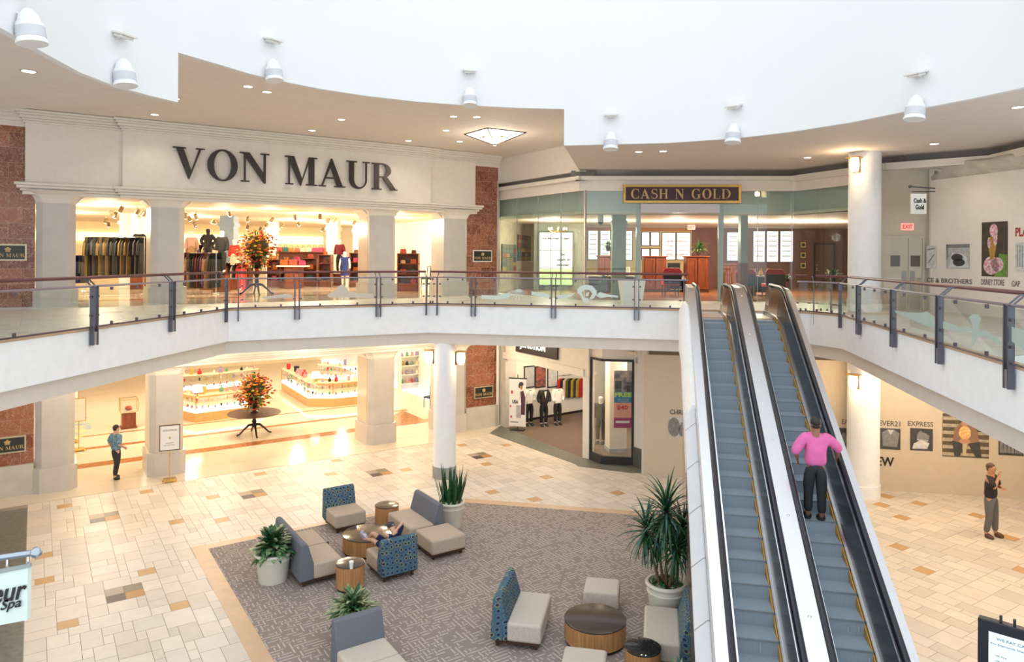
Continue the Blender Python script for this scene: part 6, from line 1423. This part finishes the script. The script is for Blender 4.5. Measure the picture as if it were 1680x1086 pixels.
a = dep(481, 430, 32.2)
t = thing('display_table', 'cherry display table with cream top in front of the handbags', 'table', (a.x, 32.2, SZ)); build('table_top', MB().box(-.65, .65, -.35, .35, .98, 1.04), M_pot, t); build('cabinet', MB().box(-.3, .3, -.25, .25, 0, .98), M_cherry, t)
for k in range(3): bag((a.x - .4 + .4 * k, 32.2, SZ + 1.04), 2 + k, 'handbag standing on the cream topped display table', 'handbags on the display table')
# store columns, coves, tracks
def shopcol(px, D, w_, lab, m=M_cream, z0=SZ, z1=8.52):
    p = dep(px, 400, D); t = thing('shop_column', lab, 'column', (p.x, D, z0)); build('shaft', MB().box(-w_ / 2, w_ / 2, -w_ / 2, w_ / 2, 0, z1 - z0), m, t, bevel=.01); build('capital_band', MB().box(-w_ / 2 - .05, w_ / 2 + .05, -w_ / 2 - .05, w_ / 2 + .05, z1 - z0 - .5, z1 - z0 - .35), m, t); return t
M_bluegrey = mat('blue_grey_panel', (.25, .33, .42), .6)
shopcol(376, 33, .62, 'blue-grey clad column behind the black coat mannequin', M_bluegrey); shopcol(447, 38, .5, 'cream column behind the upper flower arrangement'); shopcol(547, 37, .6, 'cream column with graphic behind the handbags'); shopcol(210, 31.5, .5, 'white column in the leftmost upper store bay', M_white); shopcol(232, 35, .45, 'second thinner white column in the leftmost upper bay', M_white); shopcol(590, 40, .6, 'cream column at the back right of the upper store')
M_cove = mat('lit_cove_yellow', (1, .85, .5), .5, emit=1.3, ecol=(1, .78, .38))
for i, (s0, s1, tt, z) in enumerate(((-2.5, 4, 45.6, 7.6), (4.5, 9.5, 45.6, 7.6), (10, 15.5, 45.6, 7.6))):
    o = build('cove_light', MB(SF).box(s0, s1, tt, tt + .1, z - .15, z + .35), M_cove); tag(o, ('left', 'middle', 'right')[i] + ' stretch of glowing yellow cove on the upper store back wall', 'cove light')
trk = None
for i in range(44):
    s, tt = Rg.uniform(.5, 14.5), Rg.uniform(28, 44); zc_ = 8.5; p = SF @ Vector((s, tt, zc_))
    if trk is None:
        trk = thing('track_spotlight', 'small track spotlight under the upper store ceiling', 'spotlight', p, 0, 'track spotlights in the upper store'); RR = Matrix.Rotation(radians(35), 4, 'X')
        build('stem', MB().tube([(0, 0, 0), (0, 0, -.16)], .015, 6), M_brass, trk); build('can', MB(Matrix.Translation((0, 0, -.22)) @ RR).lathe([(.05, .12), (.07, .1), (.075, -.1), (.07, -.1)], 12), mat('can_bronze', (.30, .22, .12), .4, metal=.5), trk)
        build('lens', MB(Matrix.Translation((0, 0, -.22)) @ RR).lathe([(.001, -.105), (.066, -.105), (.066, -.11)], 12), mat('spot_lens', (1, .95, .85), .4, emit=14, ecol=(1, .93, .78)), trk); t = trk
    else: t = copymesh(trk)
    t.location = p; t.rotation_euler = (0, 0, A_ + Rg.uniform(-1.2, 1.2))
# --- lower store: lit glass counters
def counter(lab, pts, back, hb=.5, ht=1.08, seed=1, grp=None):
    P = [V2(fl(*q)) for q in pts]; Pb = off_edge(P, -.55); c = sum((Vector(q) for q in P), Vector((0, 0))) / len(P)
    # shift inwards is away from the viewer
    if Pb[0][1] < P[0][1]: Pb = off_edge(P, .55)
    t = thing('glass_counter', lab, 'display counter', (c.x, c.y, .006)); poly = P + Pb[::-1]
    build('base_cabinet', MB().prism(poly, .006, hb - .12), mat('pale_maple', (.62, .36, .14), .35, noise=.1), t, world=True)
    build('lit_deck', MB().prism(poly, hb - .12, hb), mat('lit_deck_white', (1, .97, .9), .4, emit=1.2, ecol=(1, .93, .78)), t, world=True)
    build('case_glass', MB().prism(poly, hb + .005, ht - .03, top=False, bot=False), M_cglass, t, world=True)
    build('counter_top', MB().prism(poly, ht - .03, ht), mat('counter_glass_top', (.80, .70, .50), .1), t, world=True)
    for q in P: build('corner_post', MB().cbox((q[0], q[1], (hb + ht) / 2), (.035, .035, ht - hb)), M_brass, t, world=True)
    build('glass_shelf', MB().prism(poly, (hb + ht) / 2, (hb + ht) / 2 + .01), M_cglass, t, world=True)
    sl = lab.split(' with')[0]; rd = random.Random(seed)
    for a, b, a2, b2 in zip(P[:-1], P[1:], Pb[:-1], Pb[1:]):
        n = int((Vector(b) - Vector(a)).length / .3)
        for k in range(n):
            f = (k + .5) / n; q = (Vector(a).lerp(Vector(b), f)).lerp(Vector(a2).lerp(Vector(b2), f), rd.uniform(.3, .7))
            for z in (hb, (hb + ht) / 2 + .01):
                goods((q.x, q.y, z + .001), rd, .11, 'inside the ' + sl, 'goods in the ' + grp)
            if rd.random() < .8: goods((q.x, q.y, ht + .007), rd, rd.uniform(.12, .32), 'on top of the ' + sl, 'goods on the ' + grp)
    return t
GD = {}
gcol = [C('pack_' + n, *c) for n, c in (('white', (.8, .76, .7)), ('gold', (.55, .33, .08)), ('red', (.6, .03, .03)), ('black', (.02, .02, .02)), ('pink', (.7, .3, .32)), ('green', (.12, .3, .2)), ('violet', (.3, .25, .4)), ('ivory', (.8, .65, .42)))]
def goods(p, rd, h, lab, grp):
    m = rd.choice(gcol); kind = rd.choice(('box', 'bottle'))
    key = (m.name, kind)
    if key not in GD:
        mb = MB().box(-.3, .3, -.2, .2, 0, 1) if kind == 'box' else MB().lathe([(.28, 0), (.3, .05), (.28, .6), (.1, .72), (.1, .85), (.14, .86), (.14, 1)], 12)
        o = build('gift_box' if kind == 'box' else 'perfume_bottle', mb, m, center=False); GD[key] = o
    else: o = GD[key].copy(); COL.objects.link(o)
    o.location = p; o.scale = (h * rd.uniform(.8, 1.5),) * 2 + (h,); o.rotation_euler = (0, 0, rd.uniform(0, 3)); tag(o, ('small packet ' if kind == 'box' else 'small bottle ') + lab, 'gift box' if kind == 'box' else 'bottle', grp + (' (boxes)' if kind == 'box' else ' (bottles)'))
counter('lit glass counter left of the lower flower table with pale maple base', [(296, 688), (321, 694), (408, 682.5), (432, 669)], None, seed=3, grp='left lower counter')
counter('lit glass counter right of the lower flower table with pale maple base', [(462, 640), (505, 667.5), (546, 668), (612, 661)], None, seed=5, grp='right lower counter')
counter('rear lit glass counter behind the left one', [(296, 655), (360, 650), (425, 640)], None, seed=8, grp='rear lower counter')
counter('rear lit glass counter at the back right', [(520, 632), (560, 636), (610, 630)], None, seed=9, grp='back right lower counter')
def tablelamp(px, py, z, lab):
    p = fl(px, py, z); t = thing('table_lamp', lab, 'lamp', p); build('base', MB().lathe([(.09, 0), (.03, .05), (.03, .25)], 12), M_brass, t); build('lamp_shade', MB().lathe([(.20, .22), (.16, .48)], 20), mat('shade_white', (1, .97, .9), .6, emit=1.5, ecol=(1, .93, .8)), t)
tablelamp(324, 652, 1.081, 'white shaded lamp on the left lower counter'); tablelamp(518, 628, 1.081, 'white shaded lamp on the right lower counter')
# glass topped wooden pedestal
p = fl(205, 704); t = thing('display_case', 'oak pedestal with a brass edged glass case holding coral goods', 'display case', (p.x, p.y + .25, .006), A_)
build('pedestal', MB().box(-.24, .24, -.24, .24, 0, .62).box(-.28, .28, -.28, .28, 0, .06), M_cherry, t); build('case_glass', MB().box(-.29, .29, -.29, .29, .66, 1.12), M_cglass, t)
mb = MB()
for z in (.66, 1.12):
    for a, b in (((-.3, -.3), (.3, -.3)), ((.3, -.3), (.3, .3)), ((.3, .3), (-.3, .3)), ((-.3, .3), (-.3, -.3))): mb.tube([(*a, z), (*b, z)], .012, 5)
for x in (-.3, .3):
    for y in (-.3, .3): mb.tube([(x, y, .66), (x, y, 1.12)], .012, 5)
build('brass_edges', mb, M_brass, t); build('case_floor', MB().box(-.29, .29, -.29, .29, .62, .66), M_pot, t)
o = build('coral_ornament', MB().ball((p.x, p.y + .25, .76), (.14, .1, .09)), C('bag_coral', .62, .10, .06)); tag(o, 'coral coloured ornament inside the glass case on the oak pedestal', 'ornament')
# brass framed sign stands
def stand(lab, base, w_, h, z0, rz, text=None, m=M_pot):
    t = thing('sign_stand', lab, 'sign stand', base, rz)
    build('base', MB().box(-.17, .17, -.14, .14, .02, .09).box(-.2, -.12, -.16, .16, 0, .04).box(.12, .2, -.16, .16, 0, .04), M_brass, t, bevel=.008); build('pole', MB().tube([(0, 0, .08), (0, 0, z0)], .014, 8), M_brass, t)
    build('frame', MB().box(-w_ / 2, w_ / 2, -.02, .02, z0, z0 + h), mat('frame_dark_wood', (.09, .035, .02), .4) if text else M_brass, t); build('sheet', MB().box(-w_ / 2 + .025, w_ / 2 - .025, -.024, .024, z0 + .025, z0 + h - .025), mat('sheet_white', (.82, .81, .78), .5), t)
    if text:
        T = Matrix.Translation((0, -.025, z0)) @ Matrix.Rotation(pi / 2, 4, 'X'); Tw = mw(t) @ T
        for s_, y, hh, wd in text: words('sign_text', s_, Tw @ Matrix.Translation((0, h * y, 0)), hh, mat('ink_grey', (.2, .19, .19), .6), t, width=wd, align='c')
        build('emblem', MB(T).ball((0, h * .5, 0), (.035, .035, .003)), mat('emblem_gold', (.5, .4, .2), .5), t)
p = fl(278, 790); stand('framed VON MAUR notice on a brass stand in front of the second pillar', (p.x, p.y, .0), .56, .76, .92, radians(26), [('VON MAUR', .76, .055, .38), ('AN EVENT', .28, .03, .2), ('FOR EVERY GUEST', .2, .025, .3)])
p = fl(129, 740); stand('gold framed notice on a brass stand inside the leftmost lower bay', (p.x, p.y, .006), .42, .8, 1.0, radians(40)); p = fl(118, 727); stand('second gold framed notice partly behind the leftmost lower pillar', (p.x, p.y, .006), .4, .8, 1.05, radians(40))
mb = MB(); mb.prism([V2(fl(112, 724)), V2(fl(152, 711)), V2(fl(135, 655)), V2(fl(112, 655))], .008, .016); o = build('patterned_rug', mb, mat('rug_blue_green', (.28, .36, .50), .9, noise=.5, nscale=2, col2=(.50, .58, .25))); tag(o, 'blue and green patterned rug inside the leftmost lower bay', 'rug')
# side chairs
def sidechair(lab, p, rz):
    t = thing('side_chair', lab, 'chair', p, rz); build('seat', MB().box(-.22, .22, -.22, .22, .42, .48), M_dark, t, bevel=.01)
    for x in (-.19, .19):
        build('leg', MB().tube([(x, -.19, .42), (x, -.22, 0)], .018, 6), M_dark, t); build('leg', MB().tube([(x, .2, 0), (x, .18, .45), (x, .25, 1.0)], .018, 6), M_dark, t)
    build('backrest', MB().tube([(-.19, .25, 1.0), (0, .27, 1.03), (.19, .25, 1.0)], .02, 6).tube([(0, .2, .48), (0, .26, 1.0)], .03, 6), M_dark, t)
p = fl(701, 473, ZU); sidechair('dark wooden chair in the right upper store bay', (p.x, p.y, SZ), -.6); p = fl(706, 668); sidechair('dark wooden chair in the right lower store bay, half behind the white column', (p.x, p.y, .006), -.6)
def lowshelf(lab, px, py, w_, h, n, grp, z0=.006, rz=A_):
    p = fl(px, py); t = thing('display_shelf', lab, 'display shelves', (p.x, p.y + .25, z0), rz); build('carcass', MB().box(-w_ / 2, w_ / 2, .1, .16, 0, h).box(-w_ / 2, -w_ / 2 + .04, -.2, .16, 0, h).box(w_ / 2 - .04, w_ / 2, -.2, .16, 0, h), M_pot, t)
    rd = random.Random(px)
    for k in range(n):
        z = .3 + (h - .35) * k / max(1, n - 1); build('shelf', MB().box(-w_ / 2, w_ / 2, -.2, .12, z, z + .03), M_pot, t)
        for j in range(4): q = mw(t) @ Vector((-w_ / 2 + w_ * (j + .5) / 4, -.03, z + .035)); goods(q, rd, .2, 'on the ' + lab, grp)
lowshelf('white shelves in the right lower store bay', 670, 640, 1.1, 1.7, 4, 'packets in the right lower bay'); lowshelf('white shelves deeper in the right lower bay', 684, 622, 1.2, 1.8, 4, 'packets deeper in the right lower bay')
# --- tuxedo shop fittings
v = fl(849, 706); t = thing('poster_stand', 'black poster stand with tall white suit poster outside the tuxedo shop', 'poster stand', (v.x, v.y, .008), -.25)
build('foot', MB().box(-.28, .28, -.14, .14, 0, .03), M_dark, t); build('mast', MB().tube([(0, .03, 0), (0, .03, 2.15)], .016, 6), M_dark, t); build('clamp_bar', MB().box(-.36, .36, -.01, .05, 1.98, 2.02), M_dark, t)
ps = build('poster_sheet', MB().box(-.33, .33, -.02, .01, .15, 1.98), mat('poster_white', (.84, .83, .82), .5), t)
TT = mw(t) @ Matrix.Translation((-.33, -.021, .15)) @ Matrix.Rotation(pi / 2, 4, 'X')
def shp(nm, pls, m, z=.002):
    mb = MB(TT)
    for pl in pls: mb.prism([(u * .66, w__ * 1.83) for u, w__ in pl], 0, z)
    build(nm, mb, m, ps, world=True)
ov = lambda cx, cy, rx, ry: [(cx + rx * cos(k * pi / 8), cy + ry * sin(k * pi / 8)) for k in range(16)]
shp('grey_trousers', [[(.42, .18), (.72, .18), (.75, .45), (.42, .45)]], g_pale); shp('dark_jacket', [[(.72, .25), (.95, .25), (.97, .62), (.85, .76), (.66, .74), (.72, .5)]], mat('poster_plum_suit', (.09, .03, .06), .7), .003); shp('face', [ov(.72, .84, .09, .06)], sk_, .004); shp('dark_curls', [ov(.72, .90, .14, .045), ov(.60, .86, .05, .05)], g_dk, .005)
shp('small_figures', [ov(.16, .72, .07, .04), ov(.08, .42, .05, .03), ov(.12, .2, .06, .03)], mat('poster_rose', (.55, .12, .10), .7), .002)
words('poster_lettering', 'USA', TT @ Matrix.Translation((.12, .88, .003)), .14, M_ink, ps, width=.24, bold=.04); words('poster_lettering', 'FASHION', TT @ Matrix.Translation((.06, .14, .003)), .045, M_ink, ps, width=.3, bold=.03)
# banner and pillar inside the bay window
v = fl(1012, 743); t = thing('shop_column', 'square cream pillar with dark base inside the bay display window', 'column', (v.x, v.y + .3, .006), .15); build('shaft', MB().box(-.3, .3, -.3, .3, .14, 3.55), M_cream, t); build('base', MB().box(-.32, .32, -.32, .32, 0, .14), g_pale, t)
D_b = (K2[1] + K3[1]) / 2 + .12
a, b = dep(1007, 702, D_b), dep(1038, 608, D_b); T = Matrix.Translation((a.x, D_b, a.z)) @ Matrix.Rotation(radians(-12) * 0, 4, 'Z') @ Matrix.Rotation(pi / 2, 4, 'X'); W, H = b.x - a.x, b.z - a.z
t = thing('window_banner', 'tall hanging banner reading FREE and $40 inside the bay window', 'banner', ((a.x + b.x) / 2, D_b, a.z))
build('cloth', MB(T).box(0, W, 0, H, -.006, 0), mat('banner_peach', (.80, .36, .28), .6), t, world=True)
def bb(nm, u0, u1, v0, v1, m, z=.003): build(nm, MB(T).box(u0 * W, u1 * W, v0 * H, v1 * H, 0, z), m, t, world=True)
bb('blue_panel', 0, 1, .44, .63, mat('banner_blue', (.02, .22, .42), .6)); bb('magenta_panel', 0, 1, 0, .18, mat('banner_magenta', (.36, .02, .14), .6)); bb('photo_panel', 0, 1, .63, 1, mat('banner_photo', (.55, .40, .32), .6, noise=.6, nscale=5, col2=(.12, .10, .16))); bb('white_strip', .1, .85, .085, .125, M_pot, .005); bb('suit_patch', .06, .4, .63, .82, g_dk, .004); bb('suit_patch', .68, 1, .63, .8, g_dk, .004)
words('banner_lettering', 'FREE', T @ Matrix.Translation((W * .5, H * .54, .004)), H * .08, mat('banner_lime', (.55, .75, .12), .5), t, width=W * .92, align='c', bold=.04); words('banner_lettering', '$40', T @ Matrix.Translation((W * .45, H * .31, .004)), H * .085, mat('banner_red', (.65, .03, .03), .5), t, width=W * .6, align='c', bold=.03)
for y in (.49, .455): words('banner_lettering', "MEN'S STYLE" if y > .48 else 'TUXEDO', T @ Matrix.Translation((W * .5, H * y, .004)), H * .02, M_pot, t, width=W * .6, align='c')
# garments on the tuxedo wall
for k in range(9):
    p = onl(929 + k * 4.2, 618, WA, WB); o = build('garment', MB(Matrix.Translation((p.x - .25, p.y - .3, p.z - .02)) @ Matrix.Rotation(radians(50), 4, 'Z')).plate([(-.03, 0), (.03, 0), (.22, -.08), (.24, -.8), (-.24, -.8), (-.22, -.08)], -.03, .03), [red, blk, crm, olive, blk, C('mustard', .5, .36, .05), char, C('mustard', .5, .36, .05), red][k], bevel=.01)
    tag(o, 'bright garment hanging high on the tuxedo shop back wall', 'garment', 'garments on the tuxedo shop wall')
a, b = onl(926, 615, WA, WB), onl(970, 617, WA, WB); tag(build('wall_rail', MB().tube([(a.x - .25, a.y - .3, a.z), (b.x - .25, b.y - .3, a.z)], .015, 6).tube([(a.x - .2, a.y - .3, a.z), (a.x, a.y, a.z)], .012, 6), M_chrome), 'chrome wall rail carrying bright garments in the tuxedo shop', 'rail')
for i, px in enumerate((868, 886, 906)):
    p = onl(px, 614, WA, WB); T2 = wallT(WA, WB, (Vector((p.x, p.y)) - Vector(WA)).length, p.z, .02); t = thing('framed_poster', ('left', 'middle', 'right')[i] + ' framed picture above the dinner jacket mannequins', 'picture', T2 @ Vector((0, -.5, 0)))
    build('frame', MB(T2).box(-.28, .28, -.55, .35, -.01, .02), M_dark, t, world=True); build('picture_sheet', MB(T2).box(-.24, .24, -.5, .3, .02, .025), [g_pale, mat('poster_redmix', (.5, .12, .06), .6, noise=.6, nscale=6, col2=(.05, .05, .06)), g_lt][i], t, world=True)
v = dep(1048, 612, K3[1] - .15); t = thing('wall_fitting', 'grey bracket with a long vertical bar on the pilaster right of the bay window', 'wall fitting', v)
build('head_box', MB().box(-.10, .10, -.05, .1, .32, .50), g_pale, t); build('vertical_bar', MB().tube([(.03, -.03, .4), (.03, -.03, -.5)], .018, 6), M_steel, t)
# --- gold shop fittings
def cabinet(x0, x1, yt, D, lab):
    a, b = dep(x0, yt, D), dep(x1, yt, D); W, h = b.x - a.x, a.z - SZ; t = thing('tall_cabinet', lab, 'cabinet', ((a.x + b.x) / 2, D, SZ + .006))
    build('carcass', MB().box(-W / 2, W / 2, -.02, .5, .0, h - .06), M_cherry, t); build('cornice', MB().box(-W / 2 - .04, W / 2 + .04, -.08, .52, h - .06, h), M_cherry, t, bevel=.01); build('plinth', MB().box(-W / 2 - .02, W / 2 + .02, -.05, .5, 0, .1), M_leg, t)
    for s_ in (0, 1):
        x = -W / 2 + .03 + s_ * W / 2; w2 = W / 2 - .06; d = build('door', MB().box(x, x + w2, -.04, -.02, .14, h - .1), M_cherry, t); mb = MB()
        for q in ((x, x + .07, .14, h - .1), (x + w2 - .07, x + w2, .14, h - .1), (x + .07, x + w2 - .07, .14, .22), (x + .07, x + w2 - .07, h - .18, h - .1)): mb.box(q[0], q[1], -.06, -.04, q[2], q[3])
        build('door_frame', mb, M_cherry, d)
    return t
cabinet(982, 1001, 419, 31, 'narrow cherry cabinet left of the glass column in the gold shop'); cabinet(1057, 1093, 420, 31, 'double door cherry cabinet between the two door frames'); cabinet(1126, 1162, 420, 31, 'double door cherry cabinet with a spider plant on top'); cabinet(1186, 1207, 433, 33, 'low reddish cabinet right of the shop door frame')
def spider(px, py, D, s_, lab, hang=False, pm=M_leg):
    p = dep(px, py, D); t = thing('potted_fern', lab, 'potted plant', (p.x, D, p.z)); rd = random.Random(px); mb = MB()
    build('pot', MB().lathe([(.08 * s_, 0), (.11 * s_, .2 * s_)], 16), pm, t)
    for k in range(70): leaf(mb, (0, 0, .2 * s_), rd.uniform(0, 6.3), radians(rd.uniform(5, 85)), .48 * s_ * rd.uniform(.6, 1), .05 * s_, rd.uniform(.8, 2), mi=rd.choice((0, 1)))
    build('foliage', mb, [M_leafy, M_leaf], t, sharp=180)['kind'] = 'stuff'
spider(1147, 419.5, 31.2, 1.25, 'spider plant in a dark pot on top of the doorway cabinet'); spider(998, 412, 29.5, 1.0, 'dark leafy plant beside the glass column in the gold shop'); spider(1367, 462, 25.2, 1.0, 'lime green fern at the right end of the gold shop window', pm=M_dark); spider(1291, 462, 27, .6, 'tiny fern on the desk right of the red chairs'); spider(992, 468, 26, .8, 'green plant low behind the shop glass left of the planter')
def redchair(px, lab, D=27.0):
    p = dep(px, 460, D); t = thing('salon_chair', lab, 'chair', (p.x, D, SZ + .006)); m = mat('red_leather', (.50, .02, .025), .4)
    build('seat', MB().box(-.3, .3, -.3, .3, .40, .54), m, t, bevel=.04); build('backrest', MB().plate([(-.36, .55), (.36, .55), (.38, .95), (.26, 1.08), (-.26, 1.08), (-.38, .95)], -.36, -.27), m, t, bevel=.03); build('back_shell', MB().plate([(-.34, .45), (.34, .45), (.36, .88), (-.36, .88)], -.39, -.362), M_dark, t)
    for x in (-.26, .26): build('leg', MB().tube([(x, -.26, .4), (x, -.26, 0)], .02, 6), M_dark, t); build('leg', MB().tube([(x, .26, .4), (x, .26, 0)], .02, 6), M_dark, t)
redchair(1219, 'red backed chair nearest the shop door frame'); redchair(1266, 'red backed chair further right in the gold shop window'); redchair(1100, 'red chair behind the railing in the shop doorway', 28.5)
def desk(px0, px1, yt, D, lab, m=M_dark):
    a, b = dep(px0, yt, D), dep(px1, yt, D); W, h = b.x - a.x, a.z - SZ; t = thing('desk', lab, 'desk', ((a.x + b.x) / 2, D, SZ + .006)); build('desk_top', MB().box(-W / 2, W / 2, -.4, .4, h - .05, h), mat('desk_pale', (.55, .52, .42), .3), t); build('side_panel', MB().box(-W / 2 + .03, -W / 2 + .08, -.38, .38, 0, h - .05), m, t); build('side_panel', MB().box(W / 2 - .08, W / 2 - .03, -.38, .38, 0, h - .05), m, t); build('front_panel', MB().box(-W / 2 + .08, W / 2 - .08, .3, .34, .1, h - .05), m, t)
desk(1232, 1284, 452, 29, 'pale topped desk between the red chairs'); desk(963, 1045, 452, 30.5, 'dark desk left of the doorway in the gold shop', M_cherry); desk(1094, 1125, 456, 31.5, 'desk between the two big cherry cabinets', M_leg)
p = dep(1115, 456, 31.4); t = thing('office_chair', 'black mesh office chair between the two big cherry cabinets', 'chair', (p.x - .1, 32.1, SZ + .006)); build('backrest', MB().box(-.28, .28, -.03, .03, .55, 1.25), M_dark, t, bevel=.02); build('seat', MB().box(-.27, .27, -.5, 0, .45, .53), M_dark, t, bevel=.02); build('stem', MB().tube([(0, -.25, .05), (0, -.25, .45)], .03, 8), M_dark, t); build('star_base', MB().box(-.3, .3, -.28, -.22, 0, .06).box(-.03, .03, -.55, .05, 0, .06), M_dark, t)
p = dep(1117.5, 456, 31.3); t = thing('paper_cup', 'red and white paper cup on the desk in the gold shop', 'cup', (p.x, 31.3, p.z)); build('cup', MB().lathe([(.05, 0), (.065, .18)], 12), mat('paper_white', (.85, .85, .84), .5), t); build('sleeve', MB().lathe([(.056, .05), (.064, .12)], 12), C('red', .5, .03, .02), t)
p = dep(1029, 452, 30.4); t = thing('desk_lamp', 'white shaded lamp on the dark desk behind the glass column', 'lamp', (p.x, 30.4, p.z)); build('base', MB().lathe([(.06, 0), (.02, .1)], 10), M_dark, t); build('lamp_shade', MB().lathe([(.13, .1), (.11, .36)], 14), M_pot, t)
p = dep(1248, 452, 28.9)
for i, dx in enumerate((-.25, .0, .3)): t = thing('desk_ornament', ('left', 'middle', 'right')[i] + ' small gilt ornament on the pale topped desk', 'ornament', (p.x + dx, 28.9, p.z)); build('body', MB().lathe([(.06, 0), (.10, .08), (.04, .2), (.06, .28)], 12), M_gold, t); build('foot', MB().lathe([(.07, 0), (.07, .02)], 12), M_dark, t)
# wall pictures and inner door
for i, y in enumerate((396, 413, 430)):
    ax, az, bx, bz = wallrect(1310.5, y, 1321.5, y + 11.5, DB - .02); t = thing('record_frame', ('top', 'middle', 'bottom')[i] + ' framed gold record beside the inner brown door', 'picture', ((ax + bx) / 2, DB - .14, az))
    build('frame', MB().box(ax, bx, DB - .16, DB - .1, az, bz), M_leg, t, world=True); build('mount', MB().box(ax + .04, bx - .04, DB - .17, DB - .16, az + .04, bz - .04), mat('mount_gold', (.62, .40, .16), .4), t, world=True); build('record', MB(Matrix.Translation(((ax + bx) / 2, DB - .175, (az + bz) / 2)) @ Matrix.Rotation(pi / 2, 4, 'X')).lathe([(.09, 0), (.09, .006)], 20), M_dark, t, world=True)
ax, az, bx, bz = wallrect(1333, 399, 1368, 470, DB); t = thing('inner_door', 'brown inner door in dark frame at the right end of the gold shop', 'door', ((ax + bx) / 2, DB - .15, SZ))
build('door_leaf', MB().box(ax + .07, bx - .07, DB - .14, DB - .1, SZ + .01, bz - .07), mat('door_brown', (.13, .07, .05), .4), t, world=True); build('door_frame', MB().box(ax, ax + .07, DB - .18, DB - .1, SZ, bz).box(bx - .07, bx, DB - .18, DB - .1, SZ, bz).box(ax, bx, DB - .18, DB - .1, bz - .07, bz), M_dark, t, world=True)
for z in (1.15, 1.0, .9): build('lock', MB().ball((ax + .16, DB - .16, SZ + z), (.05, .03, .035)), M_steel, t, world=True)
p = dep(915, 377, 31); t = thing('chandelier', 'small crystal chandelier above the lit poster case', 'chandelier', p)
mb = MB().tube([(0, 0, 0), (0, 0, zh - p.z)], .01, 5).lathe([(.04, -.1), (.06, 0), (.03, .1)], 10)
for k in range(8): a = k * pi / 4; mb.tube([(0, 0, -.02), (.2 * cos(a), .2 * sin(a), -.12), (.38 * cos(a), .38 * sin(a), .0)], .009, 5)
build('arms', mb, M_gold, t)
for k in range(8): a = k * pi / 4; build('candle_bulb', MB().ball((.38 * cos(a), .38 * sin(a), .05), (.025, .025, .05), 8, 6), M_lamp, t)
for x, s_ in ((1015, .25), (1219, .13)):
    p = dep(x, 400, 26.4); t = thing('shop_column', 'slim grey-green column %s the shop doorway' % ('left of' if x < 1100 else 'right of'), 'column', (p.x, 26.4, SZ + .006)); build('shaft', MB().box(-s_, s_, -.15, .15, 0, zh - SZ - .01), mat('column_grey_green', (.34, .37, .30), .4, noise=.15, nscale=4), t); build('capital_band', MB().box(-s_ - .03, s_ + .03, -.18, .18, zh - SZ - .35, zh - SZ - .2), mat('column_grey_green', (.34, .37, .30), .4), t) if x < 1100 else build('wood_band', MB().box(-s_ - .01, s_ + .01, -.16, .16, .5, 1.3), M_cherry, t)
p = dep(985.5, 364.5, 26.5); t = thing('dome_camera', 'small black dome camera under the gold shop ceiling', 'camera', p); build('dome', MB().ball((0, 0, 0), (.10, .10, .09)), M_dark, t); build('mount', MB().lathe([(.11, 0), (.11, zh - p.z)], 16), M_pot, t)
# tapered square planter on the upper walkway
p = fl(1038, 502.5, ZU); t = thing('square_planter', 'pale tapered square planter behind the balcony railing', 'planter', (p.x, p.y + .25, SZ))
h, a, b = .80, .27, .37; mb = MB(); vs = [(-a, -a, 0), (a, -a, 0), (a, a, 0), (-a, a, 0), (-b, -b, h), (b, -b, h), (b, b, h), (-b, b, h), (-b + .04, -b + .04, h), (b - .04, -b + .04, h), (b - .04, b - .04, h), (-b + .04, b - .04, h), (-b + .06, -b + .06, h - .1), (b - .06, -b + .06, h - .1), (b - .06, b - .06, h - .1), (-b + .06, b - .06, h - .1)]
mb.add(vs, [(0, 3, 2, 1), (12, 13, 14, 15)] + [(4 * j + i, 4 * j + (i + 1) % 4, 4 * j + 4 + (i + 1) % 4, 4 * j + 4 + i) for j in range(3) for i in range(4)]); build('shell', mb, mat('planter_pale', (.72, .70, .64), .5), t); build('soil', MB().box(-b + .06, b - .06, -b + .06, b - .06, h - .1, h - .06), M_soil, t)
# small red wall box right of the coral planter... bronze floor knob at the escalator foot is out of view
